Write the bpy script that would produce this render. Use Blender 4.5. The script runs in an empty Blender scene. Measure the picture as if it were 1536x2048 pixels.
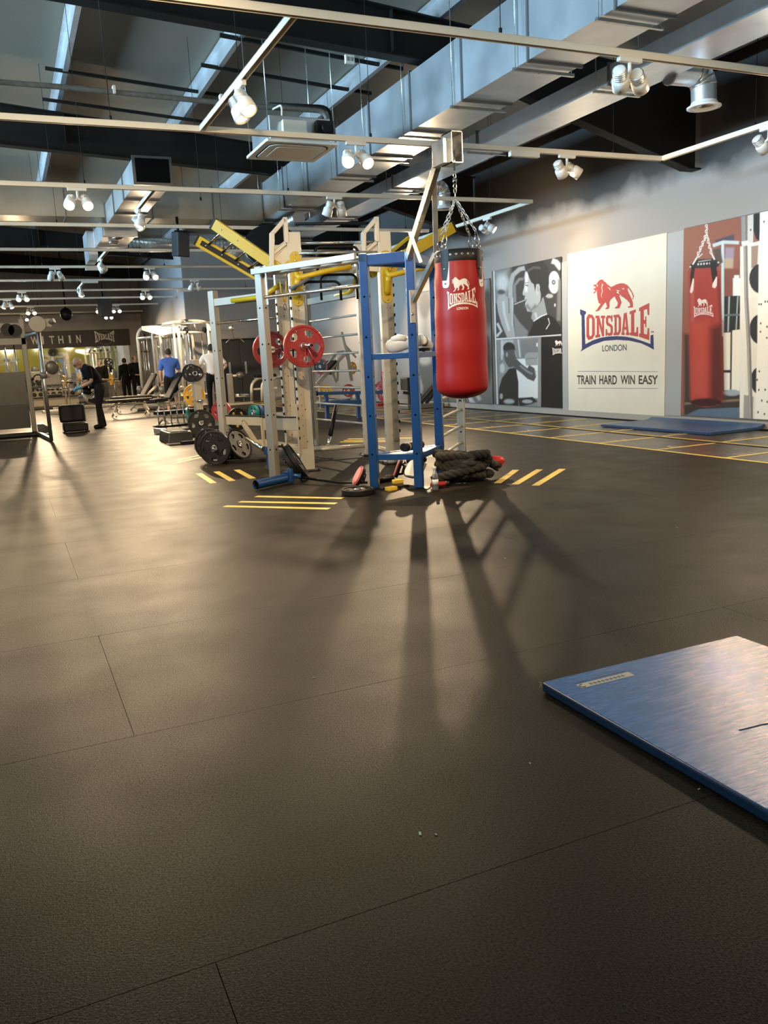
import bpy, bmesh, math, random
import numpy as np
from mathutils import Vector, Matrix, Euler
random.seed(7)
C = bpy.context.scene.collection
SC = bpy.context.scene
PI = math.pi

# ------------------------------------------------------------------ camera (solved from the photograph's vanishing points)
F, CX, CY, EYE = 1660.0, 768.0, 1024.0, 1.30
def _n(v): return v / np.linalg.norm(v)
_A = _n(np.array([10 - CX, -(750 - CY), -F]))
_B = np.array([1010 - CX, -(701 - CY), -F])
_U = _n(np.cross(_B, _A)); _U = _U if _U[1] > 0 else -_U
_M = np.array([np.cross(_A, _U), _A, _U])
_O = np.array([0, 0, EYE])
def ray(px, py): return _M @ np.array([px - CX, -(py - CY), -F])
def G(px, py, z=0.0):                      # point of the horizontal plane at height z
    r = ray(px, py); return Vector(_O + r * (z - EYE) / r[2])
def PX(px, py, x):                         # point of the plane x = const
    r = ray(px, py); return Vector(_O + r * x / r[0])
def PY(px, py, y):                         # point of the plane y = const
    r = ray(px, py); return Vector(_O + r * y / r[1])
def to_px(P):                              # (n,3) -> (n,2) photograph coordinates, used to size the wall prints
    q = (np.asarray(P) - _O) @ _M
    return np.stack([CX - F * q[:, 0] / q[:, 2], CY + F * q[:, 1] / q[:, 2]], 1)
cam = bpy.data.cameras.new('camera'); co = bpy.data.objects.new('camera', cam); C.objects.link(co)
cam.sensor_width = 36; cam.lens = F / 2048 * 36; cam.clip_start = .05; cam.clip_end = 200
co.matrix_world = Matrix(_M.tolist()).to_4x4(); co.location = (0, 0, EYE)
SC.camera = co

# ------------------------------------------------------------------ world, daylight, exposure
SC.view_settings.view_transform = 'Standard'; SC.view_settings.look = 'None'
SC.view_settings.gamma = 1.0; SC.view_settings.use_curve_mapping = False
SC.view_settings.exposure = 0.25
w = bpy.data.worlds.new('world'); SC.world = w; w.use_nodes = True
w.node_tree.nodes['Background'].inputs[0].default_value = (.55, .75, 1, 1)
w.node_tree.nodes['Background'].inputs[1].default_value = .6
def area(name, loc, rot, sx, sy, e, col):
    l = bpy.data.lights.new(name, 'AREA'); l.shape = 'RECTANGLE'; l.size = sx; l.size_y = sy; l.energy = e; l.color = col
    o = bpy.data.objects.new(name, l); C.objects.link(o); o.location = loc; o.rotation_euler = rot; return o
# daylight through the long strip window of the left wall
day = area('window_daylight', (-8.9, 12, 4.2), (0, -PI / 2 - .22, 0), 1.4, 34, 2700, (.44, .74, 1)); day.data.spread = math.radians(66)
SPOT_GAIN = 1.15

# ------------------------------------------------------------------ materials
MATS = {}
def mat(name, col, rough=.5, metal=0., var=0., vs=6., bump=0., bs=60., spec=.5, coat=0., emit=0., stretch=None):
    if name in MATS: return MATS[name]
    m = bpy.data.materials.new(name); m.use_nodes = True; nt = m.node_tree; b = nt.nodes['Principled BSDF']
    b.inputs['Base Color'].default_value = (*col, 1); b.inputs['Roughness'].default_value = rough
    b.inputs['Metallic'].default_value = metal; b.inputs['Specular IOR Level'].default_value = spec
    b.inputs['Coat Weight'].default_value = coat
    if emit:
        b.inputs['Emission Color'].default_value = (*col, 1); b.inputs['Emission Strength'].default_value = emit
    if var or bump:
        tc = nt.nodes.new('ShaderNodeTexCoord'); src = tc.outputs['Object']
        if stretch:
            mp = nt.nodes.new('ShaderNodeMapping'); mp.inputs['Scale'].default_value = stretch
            nt.links.new(src, mp.inputs[0]); src = mp.outputs[0]
    if var:
        n = nt.nodes.new('ShaderNodeTexNoise'); n.inputs['Scale'].default_value = vs; n.inputs['Detail'].default_value = 6
        nt.links.new(src, n.inputs['Vector'])
        r = nt.nodes.new('ShaderNodeMapRange'); r.inputs[1].default_value = .3; r.inputs[2].default_value = .7
        r.inputs[3].default_value = 1 - var; r.inputs[4].default_value = 1 + var
        nt.links.new(n.outputs[0], r.inputs[0])
        mx = nt.nodes.new('ShaderNodeVectorMath'); mx.operation = 'SCALE'; mx.inputs[0].default_value = col
        nt.links.new(r.outputs[0], mx.inputs['Scale']); nt.links.new(mx.outputs[0], b.inputs['Base Color'])
        r2 = nt.nodes.new('ShaderNodeMapRange'); r2.inputs[1].default_value = .3; r2.inputs[2].default_value = .7
        r2.inputs[3].default_value = max(.02, rough * (1 - var * .5)); r2.inputs[4].default_value = min(1, rough * (1 + var * .5))
        nt.links.new(n.outputs[0], r2.inputs[0]); nt.links.new(r2.outputs[0], b.inputs['Roughness'])
    if bump:
        n = nt.nodes.new('ShaderNodeTexNoise'); n.inputs['Scale'].default_value = bs; n.inputs['Detail'].default_value = 3
        nt.links.new(src, n.inputs['Vector'])
        bp = nt.nodes.new('ShaderNodeBump'); bp.inputs['Strength'].default_value = bump; bp.inputs['Distance'].default_value = .01
        nt.links.new(n.outputs[0], bp.inputs['Height']); nt.links.new(bp.outputs[0], b.inputs['Normal'])
    MATS[name] = m; return m
def floor_mat(name, base, rough, spec):
    m = bpy.data.materials.new(name); m.use_nodes = True; nt = m.node_tree; b = nt.nodes['Principled BSDF']; L = nt.links.new
    tc = nt.nodes.new('ShaderNodeTexCoord')
    def noise(s, d, det=5):
        n = nt.nodes.new('ShaderNodeTexNoise'); n.inputs['Scale'].default_value = s; n.inputs['Detail'].default_value = det
        L(tc.outputs['Object'], n.inputs['Vector']); return n.outputs[0]
    def rng(v, a, c, lo=.3, hi=.7):
        r = nt.nodes.new('ShaderNodeMapRange'); r.inputs[1].default_value = lo; r.inputs[2].default_value = hi
        r.inputs[3].default_value = a; r.inputs[4].default_value = c; L(v, r.inputs[0]); return r.outputs[0]
    def mul(a, c):
        n = nt.nodes.new('ShaderNodeMath'); n.operation = 'MULTIPLY'; L(a, n.inputs[0]); L(c, n.inputs[1]); return n.outputs[0]
    patches = rng(noise(1.1, 0, 8), .78, 1.2); grain = rng(noise(150, 0, 2), .1, 2.3)
    v = mul(patches, grain)
    s = nt.nodes.new('ShaderNodeVectorMath'); s.operation = 'SCALE'; s.inputs[0].default_value = base; L(v, s.inputs['Scale'])
    L(s.outputs[0], b.inputs['Base Color'])
    L(mul(rng(noise(2.3, 0, 8), rough * .9, rough * 1.1), rng(noise(170, 0, 2), .72, 1.2)), b.inputs['Roughness'])
    b.inputs['Specular IOR Level'].default_value = spec
    bp = nt.nodes.new('ShaderNodeBump'); bp.inputs['Strength'].default_value = .3; bp.inputs['Distance'].default_value = .004
    L(noise(210, 0, 3), bp.inputs['Height']); L(bp.outputs[0], b.inputs['Normal'])
    MATS[name] = m; return m
def ribbed(name, col, rough, metal, axis, freq, strength):
    m = mat(name, col, rough, metal); nt = m.node_tree; b = nt.nodes['Principled BSDF']
    tc = nt.nodes.new('ShaderNodeTexCoord'); wv = nt.nodes.new('ShaderNodeTexWave'); wv.bands_direction = axis
    wv.inputs['Scale'].default_value = freq; nt.links.new(tc.outputs['Object'], wv.inputs['Vector'])
    bp = nt.nodes.new('ShaderNodeBump'); bp.inputs['Strength'].default_value = strength; bp.inputs['Distance'].default_value = .01
    nt.links.new(wv.outputs[0], bp.inputs['Height']); nt.links.new(bp.outputs[0], b.inputs['Normal']); return m
def vcol_mat(name, rough=.45):
    m = bpy.data.materials.new(name); m.use_nodes = True; b = m.node_tree.nodes['Principled BSDF']
    a = m.node_tree.nodes.new('ShaderNodeAttribute'); a.attribute_name = 'print'
    m.node_tree.links.new(a.outputs['Color'], b.inputs['Base Color']); b.inputs['Roughness'].default_value = rough; b.inputs['Specular IOR Level'].default_value = .15
    MATS[name] = m; return m
RUBBER = floor_mat('rubber_floor', (.0165, .0135, .009), .475, .085)
TRACKF = floor_mat('track_floor', (.050, .042, .032), .28, .5)
WALL = mat('wall_paint', (.38, .37, .37), .6, var=.05, vs=1.5, bump=.05, bs=80)
WALLG = mat('wall_grey_paint', (.33, .31, .29), .6, var=.05, vs=1.5)
DARKB = mat('dark_steel', (.014, .0122, .0095), .6, var=.2, vs=2, spec=.15)
DECK = ribbed('roof_deck', (.38, .33, .25), .38, .7, 'Y', 9, .35)
GALV = mat('galvanised', (.74, .76, .77), .34, .85, var=.16, vs=1.6, bump=.04, bs=5)
GALV2 = mat('galvanised_bright', (.78, .80, .82), .3, .8, var=.1, vs=3)
CREAM = mat('track_cream', (.78, .70, .56), .45)
WHITE = mat('white_plastic', (.80, .77, .70), .4)
SILV = mat('silver_powder', (.41, .38, .32), .38, .25, var=.06, vs=3)
SILV2 = mat('silver_light', (.57, .525, .435), .36, .2, var=.05, vs=3)
BEIGE = mat('beige_panel', (.46, .385, .27), .35, .1, var=.05)
CHROME = mat('chrome', (.78, .76, .72), .14, 1.)
STEEL = mat('brushed_steel', (.52, .50, .46), .28, .9, var=.1, vs=8)
BLUE = mat('blue_powder', (.008, .058, .20), .3, 0, var=.08, vs=5, coat=.2)
YEL = mat('yellow_powder', (.60, .385, .012), .33, 0, var=.06, vs=5)
BLACK = mat('black_plastic', (.006, .006, .006), .45, spec=.3)
BLACKR = mat('black_rubber', (.008, .0075, .007), .5, bump=.1, bs=90, spec=.3)
REDP = mat('red_rubber', (.34, .028, .028), .42, var=.1, vs=8)
REDV = mat('red_vinyl', (.32, .012, .011), .40, var=.06, vs=4, bump=.06, bs=14, spec=.3)
YELP = mat('yellow_rubber', (.66, .36, .03), .42, var=.08)
MATB = mat('mat_blue', (.06, .195, .50), .27, var=.12, vs=3, bump=.16, bs=9, stretch=(2.0, 22, 1))
MATB2 = mat('mat_navy', (.035, .085, .20), .4, var=.12, vs=3)
MATSIDE = mat('mat_side_navy', (.012, .05, .13), .45)
TAPE = mat('tape_yellow', (.72, .52, .11), .5, var=.1, vs=14)
GLASSD = mat('dark_gap', (.004, .004, .004), .7, spec=.05)
ROPE = mat('rope_black', (.034, .031, .026), .85, bump=.6, bs=240)
SKIN = mat('skin', (.56, .33, .22), .5, var=.05)
LEATH_W = mat('white_leather', (.72, .69, .62), .4, var=.06)
LAMPON = mat('lamp_glow', (1, .84, .58), .3, emit=60)
LAMPDIM = mat('lamp_glow_side', (1, .84, .58), .3, emit=6)
INKR = mat('ink_red', (.44, .055, .047), .45)
INKB = mat('ink_blue', (.018, .025, .11), .45)
INKK = mat('ink_black', (.03, .03, .03), .45)
INKG = mat('ink_grey', (.10, .10, .11), .45)
INKW = mat('ink_white', (.74, .64, .56), .45)
POSTER = mat('poster_cream', (.69, .63, .50), .5, var=.03, vs=2, spec=.2)

# ------------------------------------------------------------------ mesh helpers
class MB:
    def __init__(s): s.v = []; s.f = []; s.sm = []; s.mi = []; s.m = 0
    def add(s, vs, fs, smooth=False, xf=None):
        o = len(s.v)
        for p in vs:
            p = Vector(p); s.v.append(tuple(xf @ p) if xf is not None else tuple(p))
        for f in fs: s.f.append([i + o for i in f]); s.sm.append(smooth); s.mi.append(s.m)
        return s
    def box(s, c, d, rz=0, xf=None):
        hx, hy, hz = d[0] / 2, d[1] / 2, d[2] / 2; cr, sr = math.cos(rz), math.sin(rz); vs = []
        for z in (-hz, hz):
            for x, y in ((-hx, -hy), (hx, -hy), (hx, hy), (-hx, hy)):
                vs.append((c[0] + x * cr - y * sr, c[1] + x * sr + y * cr, c[2] + z))
        return s.add(vs, [(3, 2, 1, 0), (4, 5, 6, 7), (0, 1, 5, 4), (1, 2, 6, 5), (2, 3, 7, 6), (3, 0, 4, 7)], xf=xf)
    def beam(s, a, b, w, h, up=(0, 0, 1)):
        a, b = Vector(a), Vector(b); d = (b - a).normalized(); up = Vector(up)
        x = d.cross(up)
        if x.length < 1e-4: x = d.cross(Vector((1, 0, 0)))
        x.normalize(); y = x.cross(d).normalized(); vs = []
        for p in (a, b):
            for sx, sy in ((-1, -1), (1, -1), (1, 1), (-1, 1)): vs.append(p + x * sx * w / 2 + y * sy * h / 2)
        return s.add(vs, [(0, 1, 2, 3), (7, 6, 5, 4), (4, 5, 1, 0), (5, 6, 2, 1), (6, 7, 3, 2), (7, 4, 0, 3)])
    def tube(s, pts, r, n=10, closed=False, caps=True):
        pts = [Vector(p) for p in pts]; N = len(pts); vs = []; nx = None
        for i, p in enumerate(pts):
            if closed: d = (pts[(i + 1) % N] - pts[i - 1])
            else: d = pts[min(i + 1, N - 1)] - pts[max(i - 1, 0)]
            if d.length < 1e-9: d = Vector((0, 0, 1))
            d.normalize()
            if nx is None:
                nx = d.orthogonal().normalized()
            else:
                nx = (nx - d * nx.dot(d)); nx = nx.normalized() if nx.length > 1e-6 else d.orthogonal().normalized()
            ny = d.cross(nx); rr = r[i] if isinstance(r, (list, tuple)) else r
            for k in range(n):
                t = 2 * PI * k / n; vs.append(p + nx * rr * math.cos(t) + ny * rr * math.sin(t))
        fs = []
        for i in range(N if closed else N - 1):
            a, b = i * n, ((i + 1) % N) * n
            for k in range(n): fs.append((a + k, a + (k + 1) % n, b + (k + 1) % n, b + k))
        s.add(vs, fs, True)
        if caps and not closed:
            o = len(s.v) - len(vs)
            s.f.append([o + k for k in reversed(range(n))]); s.sm.append(False); s.mi.append(s.m)
            s.f.append([o + (N - 1) * n + k for k in range(n)]); s.sm.append(False); s.mi.append(s.m)
        return s
    def lathe(s, prof, n=24, xf=None, a0=0, a1=2 * PI):
        vs = []; fs = []; full = abs(a1 - a0 - 2 * PI) < 1e-6; K = n if full else n + 1
        for r, z in prof:
            for k in range(K):
                t = a0 + (a1 - a0) * k / n; vs.append((max(r, 1e-4) * math.cos(t), max(r, 1e-4) * math.sin(t), z))
        for i in range(len(prof) - 1):
            for k in range(n if full else n):
                k2 = (k + 1) % K; fs.append((i * K + k, i * K + k2, (i + 1) * K + k2, (i + 1) * K + k))
        return s.add(vs, fs, True, xf)
    def ell(s, c, r, n=14, m=10, xf=None):
        prof = [(math.sin(PI * i / m), -math.cos(PI * i / m)) for i in range(m + 1)]
        X = Matrix.Translation(c) @ Matrix.Diagonal((r[0], r[1], r[2], 1))
        return s.lathe(prof, n, (xf @ X) if xf is not None else X)
    def prism(s, pts, t, xf=None):                       # 2-D outline (x,y) extruded to z = t
        n = len(pts)
        vs = [(p[0], p[1], 0) for p in pts] + [(p[0], p[1], t) for p in pts]
        fs = [tuple(reversed(range(n))), tuple(range(n, 2 * n))] + [(i, (i + 1) % n, n + (i + 1) % n, n + i) for i in range(n)]
        return s.add(vs, fs, False, xf)
    def quad(s, a, b, c, d): return s.add([a, b, c, d], [(0, 1, 2, 3)])
    def mesh(s, name, mats):
        me = bpy.data.meshes.new(name); me.from_pydata(s.v, [], s.f)
        for m in (mats if isinstance(mats, (list, tuple)) else [mats]): me.materials.append(m)
        me.polygons.foreach_set('use_smooth', s.sm); me.polygons.foreach_set('material_index', s.mi); me.update(); return me
    def build(s, name, mats, parent=None, bevel=0, **tags):
        o = bpy.data.objects.new(name, s.mesh(name, mats)); C.objects.link(o)
        if parent is not None: adopt(o, parent)
        if bevel:
            b = o.modifiers.new('bevel', 'BEVEL'); b.width = bevel; b.segments = 2; b.limit_method = 'ANGLE'; b.angle_limit = .7
        for k, v in tags.items(): o[k] = v
        return o
def mtx(root):
    m = Matrix.Identity(4); ch = []
    o = root
    while o is not None: ch.append(o); o = o.parent
    for o in reversed(ch):
        m = m @ o.matrix_parent_inverse @ Matrix.LocRotScale(o.location, o.rotation_euler, o.scale)
    return m
def adopt(o, parent):                                     # keep world placement
    o.parent = parent; o.matrix_parent_inverse = mtx(parent).inverted()
def thing(name, label, cat, loc=(0, 0, 0), group=None, rz=0):
    o = bpy.data.objects.new(name, None); C.objects.link(o); o.location = loc; o.rotation_euler = (0, 0, rz)
    o.empty_display_size = .1; o['label'] = label; o['category'] = cat
    if group: o['group'] = group
    return o
def tag(o, label, cat, group=None, kind=None):
    o['label'] = label; o['category'] = cat
    if group: o['group'] = group
    if kind: o['kind'] = kind
    return o
def struct(name, mb, m, parent=None, **k):
    o = mb.build(name, m, parent, **k)
    if parent is None: o['kind'] = 'structure'
    return o
def dup(root, label, loc=None, rot=None, group=None, mats=None):
    r = root.copy(); C.objects.link(r); r['label'] = label
    if loc is not None: r.location = loc
    if rot is not None: r.rotation_euler = rot
    if group: r['group'] = group
    def rec(src, dst):
        for ch in [o for o in src.children]:
            c = ch.copy(); C.objects.link(c); c.parent = dst
            if mats and c.type == 'MESH' and c.data.materials and c.data.materials[0].name in mats:
                c.data = c.data.copy(); c.data.materials[0] = mats[c.data.materials[0].name]
            rec(ch, c)
    rec(root, r); return r
def rotmat(axis_z, about=0.0):                            # rotation taking +Z onto a direction
    return (Vector(axis_z).to_track_quat('Z', 'Y').to_matrix().to_4x4()) @ Matrix.Rotation(about, 4, 'Z')
def arc(c, r, a0, a1, n, u, v):
    c, u, v = Vector(c), Vector(u), Vector(v)
    return [c + u * r * math.cos(a0 + (a1 - a0) * i / n) + v * r * math.sin(a0 + (a1 - a0) * i / n) for i in range(n + 1)]
def fillet(pts, r, n=5):                                  # rounded polyline
    pts = [Vector(p) for p in pts]; out = [pts[0]]
    for i in range(1, len(pts) - 1):
        a, p, b = pts[i - 1], pts[i], pts[i + 1]
        d0, d1 = (a - p), (b - p); k = min(r, d0.length * .49, d1.length * .49)
        p0, p1 = p + d0.normalized() * k, p + d1.normalized() * k
        for j in range(n + 1):
            t = j / n; out.append(p0 * (1 - t) ** 2 + p * 2 * t * (1 - t) + p1 * t * t)
    out.append(pts[-1]); return out

# ------------------------------------------------------------------ print helpers (flat lettering and pictures)
def inside(loops, X, Y):
    r = np.zeros(X.shape, bool)
    for lp in loops:
        n = len(lp)
        for i in range(n):
            x0, y0 = lp[i]; x1, y1 = lp[(i + 1) % n]
            if y0 == y1: continue
            c = ((y0 > Y) != (y1 > Y)) & (X < (x1 - x0) * (Y - y0) / (y1 - y0) + x0)
            r ^= c
    return r
def stencil(mb, loops, fn, cell, run=10 ** 6, union=False):
    P = [p for l in loops for p in l]
    x0, x1 = min(p[0] for p in P), max(p[0] for p in P); y0, y1 = min(p[1] for p in P), max(p[1] for p in P)
    nx, ny = max(2, int((x1 - x0) / cell)), max(2, int((y1 - y0) / cell))
    xs = x0 + (np.arange(nx) + .5) * (x1 - x0) / nx; ys = y0 + (np.arange(ny) + .5) * (y1 - y0) / ny
    X, Y = np.meshgrid(xs, ys)
    if union:
        m = np.zeros(X.shape, bool)
        for l in loops: m |= inside([l], X, Y)
    else: m = inside(loops, X, Y)
    ex = lambda i: x0 + i * (x1 - x0) / nx
    ey = lambda j: y0 + j * (y1 - y0) / ny
    for j in range(ny):
        i = 0
        while i < nx:
            if not m[j, i]: i += 1; continue
            k = i
            while k < nx and m[j, k] and k - i < run: k += 1
            mb.quad(fn(ex(i), ey(j)), fn(ex(k), ey(j)), fn(ex(k), ey(j + 1)), fn(ex(i), ey(j + 1))); i = k
GLY = {
 'L': [[(0,0),(.95,0),(.95,.34),(.78,.34),(.72,.14),(.52,.14),(.52,.88),(.68,.88),(.68,1),(0,1),(0,.88),(.16,.88),(.16,.12),(0,.12)]],
 'N': [[(0,0),(.5,0),(.5,.12),(.36,.12),(.36,.62),(.7,0),(.88,0),(.88,.88),(1,.88),(1,1),(.56,1),(.56,.88),(.68,.88),(.68,.42),(.38,1),(0,1),(0,.88),(.14,.88),(.14,.12),(0,.12)]],
 'S': [[(0,0),(0,.34),(.2,.34),(.28,.14),(.62,.14),(.68,.22),(.68,.36),(.6,.43),(.2,.52),(.04,.64),(.04,.88),(.2,1),(.62,1),(.74,.94),(.78,1),(.94,1),(.94,.68),(.76,.68),(.66,.86),(.4,.86),(.34,.8),(.34,.7),(.4,.64),(.8,.54),(.98,.42),(.98,.12),(.84,0),(.36,0),(.22,.06),(.16,0)]],
 'D': [[(0,0),(.7,0),(.98,.18),(.98,.82),(.7,1),(0,1),(0,.88),(.14,.88),(.14,.12),(0,.12)],[(.42,.14),(.58,.14),(.66,.24),(.66,.76),(.58,.86),(.42,.86)]],
 'O': [[(.25,0),(.75,0),(1,.15),(1,.85),(.75,1),(.25,1),(0,.85),(0,.15)],[(.42,.13),(.58,.13),(.67,.2),(.67,.8),(.58,.87),(.42,.87),(.33,.8),(.33,.2)]],
 'A': [[(0,0),(.42,0),(.42,.11),(.32,.11),(.36,.24),(.62,.24),(.66,.11),(.56,.11),(.56,0),(1,0),(1,.11),(.92,.11),(.68,1),(.3,1),(.06,.11),(0,.11)],[(.4,.37),(.58,.37),(.49,.75)]],
 'E': [[(0,0),(1,0),(1,.32),(.84,.32),(.78,.14),(.46,.14),(.46,.44),(.6,.44),(.6,.34),(.72,.34),(.72,.66),(.6,.66),(.6,.56),(.46,.56),(.46,.86),(.78,.86),(.84,.68),(1,.68),(1,1),(0,1),(0,.88),(.14,.88),(.14,.12),(0,.12)]],
 'V': [[(0,1),(.4,1),(.4,.88),(.36,.88),(.52,.35),(.66,.88),(.58,.88),(.58,1),(1,1),(1,.88),(.92,.88),(.64,0),(.36,0),(.08,.88),(0,.88)]],
 'R': [[(0,0),(.46,0),(.46,.12),(.4,.12),(.4,.42),(.5,.42),(.66,0),(1,0),(1,.12),(.92,.12),(.78,.46),(.94,.58),(.94,.86),(.78,1),(0,1),(0,.88),(.12,.88),(.12,.12),(0,.12)],[(.4,.56),(.6,.56),(.66,.62),(.66,.82),(.6,.88),(.4,.88)]],
 'T': [[(.28,0),(.72,0),(.72,.12),(.64,.12),(.64,.86),(.78,.86),(.84,.68),(1,.68),(1,1),(0,1),(0,.68),(.16,.68),(.22,.86),(.36,.86),(.36,.12),(.28,.12)]],
}
# emblem outlines, drawn in a plain 2-D frame (x right, y down)
LION = [(198,650),(215,648),(222,640),(235,622),(250,611),(268,612),(278,625),(290,632),(300,645),(318,658),(330,668),(350,660),(372,648),(400,640),(428,640),(445,648),(458,655),(478,680),(498,712),(508,740),(500,762),(492,765),(500,745),(490,715),(470,685),(462,675),(458,690),(470,720),(485,750),(495,775),(500,800),(500,825),(462,828),(460,820),(478,812),(474,790),(455,770),(430,750),(412,740),(400,725),(396,740),(405,765),(412,790),(402,815),(395,832),(362,833),(362,824),(378,815),(384,790),(368,762),(358,740),(340,755),(325,770),(318,790),(320,815),(315,835),(290,840),(288,832),(300,822),(295,800),(290,785),(275,800),(255,828),(240,850),(212,857),(210,850),(222,842),(240,815),(252,800),(235,790),(228,760),(222,720),(222,690),(218,700),(205,718),(196,718),(197,708),(210,700),(206,690),(196,690),(198,680),(212,676),(214,668),(206,664),(196,662)]
LION_CUTS = [[(368,690),(400,697),(384,704),(396,722),(374,712),(382,700)], [(300,668),(322,676),(330,694),(322,690),(314,678)], [(262,640),(270,648),(262,672),(268,700),(258,730),(262,760),(254,730),(262,700),(256,672)], [(216,652),(228,650),(230,662),(222,672),(226,660)], [(412,684),(428,676),(434,690),(426,684)]]
SWASH = [(93,838),(138,856),(138,872),(128,885),(133,1108),(190,1078),(250,1058),(312,1048),(375,1045),(440,1049),(500,1060),(570,1082),(634,1106),(634,1040),(656,1034),(660,1150),(610,1122),(560,1100),(470,1080),(375,1074),(280,1082),(190,1112),(140,1138),(97,1165),(108,1140),(104,890),(93,875)]
def _curve(tab, x): return float(np.interp(x, [t[0] for t in tab], [t[1] for t in tab]))
LTOP = [(140,872),(210,888),(290,888),(350,884),(410,876),(470,858),(545,830),(625,790)]
LBOT = [(140,1082),(210,1058),(290,1045),(350,1039),(410,1036),(470,1038),(545,1050),(625,1077)]
LCOL = [('O',142,206),('N',211,286),('S',289,346),('D',350,409),('A',411,471),('L',474,543),('E',546,625)]
def lonsdale_letters():
    out = []
    for ch, a, b in LCOL:
        loops = []
        for lp in GLY[ch]:
            q = []
            for i in range(len(lp)):
                (x0, y0), (x1, y1) = lp[i], lp[(i + 1) % len(lp)]
                for t in (0, .5): q.append((x0 + (x1 - x0) * t, y0 + (y1 - y0) * t))
            loops.append([(a + u * (b - a), _curve(LBOT, a + u * (b - a)) * (1 - v) + _curve(LTOP, a + u * (b - a)) * v) for u, v in q])
        out.append(loops)
    return out
def text_mesh(name, body, m, parent, origin, xdir, zdir, width, height):
    cu = bpy.data.curves.new('t', 'FONT'); cu.body = body; cu.align_x = 'LEFT'; cu.offset = .022
    o = bpy.data.objects.new('t', cu); C.objects.link(o); bpy.context.view_layer.update()
    dg = bpy.context.evaluated_depsgraph_get(); me = bpy.data.meshes.new_from_object(o.evaluated_get(dg))
    bpy.data.objects.remove(o); me.name = name
    n = len(me.vertices); P = np.empty(n * 3); me.vertices.foreach_get('co', P); P = P.reshape(n, 3)
    lo, hi = P.min(0), P.max(0); s = (P - lo) / np.maximum(hi - lo, 1e-6)
    origin, xdir, zdir = (np.array(a, float) for a in (origin, xdir, zdir))
    Q = origin + np.outer(s[:, 0] * width, xdir) + np.outer(s[:, 1] * height, zdir)
    me.vertices.foreach_set('co', Q.ravel()); me.materials.clear(); me.materials.append(m); me.update()
    t = bpy.data.objects.new(name, me); C.objects.link(t)
    if parent is not None: adopt(t, parent)
    return t
def soft(X, Y, poly, blur):
    ins = inside([poly], X, Y); d = np.full(X.shape, 1e9); n = len(poly)
    for i in range(n):
        x0, y0 = poly[i]; x1, y1 = poly[(i + 1) % n]; dx, dy = x1 - x0, y1 - y0
        t = np.clip(((X - x0) * dx + (Y - y0) * dy) / max(dx * dx + dy * dy, 1e-9), 0, 1)
        d = np.minimum(d, np.hypot(X - x0 - t * dx, Y - y0 - t * dy))
    return np.clip(.5 + np.where(ins, d, -d) / max(blur, .1), 0, 1)
def line(p, w):
    q = []; r = []
    for i, (x, y) in enumerate(p):
        a = p[max(i - 1, 0)]; b = p[min(i + 1, len(p) - 1)]; dx, dy = b[0] - a[0], b[1] - a[1]; l = math.hypot(dx, dy) or 1
        q.append((x - dy / l * w / 2, y + dx / l * w / 2)); r.append((x + dy / l * w / 2, y - dx / l * w / 2))
    return q + r[::-1]
def oval(cx, cy, rx, ry, n=20): return [(cx + rx * math.cos(2 * PI * i / n), cy + ry * math.sin(2 * PI * i / n)) for i in range(n)]
def picture(name, xw, y0, y1, z0, z1, base, layers, frame, ny, parent, nz=None):
    """flat photographic print on a wall panel: colours painted per vertex in the print's own frame (frame = origin, scale)"""
    nz = nz or int(ny * (z1 - z0) / abs(y1 - y0)); ys = np.linspace(y0, y1, ny); zs = np.linspace(z0, z1, nz)
    Yg, Zg = np.meshgrid(ys, zs); P = np.stack([np.full(Yg.size, xw), Yg.ravel(), Zg.ravel()], 1)
    px = to_px(P); X = ((px[:, 0] - frame[0]) * frame[2]).reshape(Yg.shape); Y = ((px[:, 1] - frame[1]) * frame[2]).reshape(Yg.shape)
    col = np.ones(Yg.shape + (3,)) * np.array(base)
    for poly, c, blur in layers:
        c = np.array(c if isinstance(c, (tuple, list)) else (c * 1.02, c, c * .95)); a = soft(X, Y, poly, blur)[..., None]; col = col * (1 - a) + c * a
    rs = np.random.RandomState(3); col *= 1 + (rs.rand(*Yg.shape, 1) - .5) * .06
    idx = np.arange(Yg.size).reshape(Yg.shape)
    F4 = np.stack([idx[:-1, :-1], idx[:-1, 1:], idx[1:, 1:], idx[1:, :-1]], -1).reshape(-1, 4)
    me = bpy.data.meshes.new(name); me.from_pydata(P.tolist(), [], F4.tolist())
    a = me.color_attributes.new('print', 'FLOAT_COLOR', 'POINT')
    a.data.foreach_set('color', np.concatenate([col.reshape(-1, 3), np.ones((Yg.size, 1))], 1).ravel())
    me.materials.append(MATS.get('photo_print') or vcol_mat('photo_print')); me.update()
    o = bpy.data.objects.new(name, me); C.objects.link(o); adopt(o, parent); return o

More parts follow.
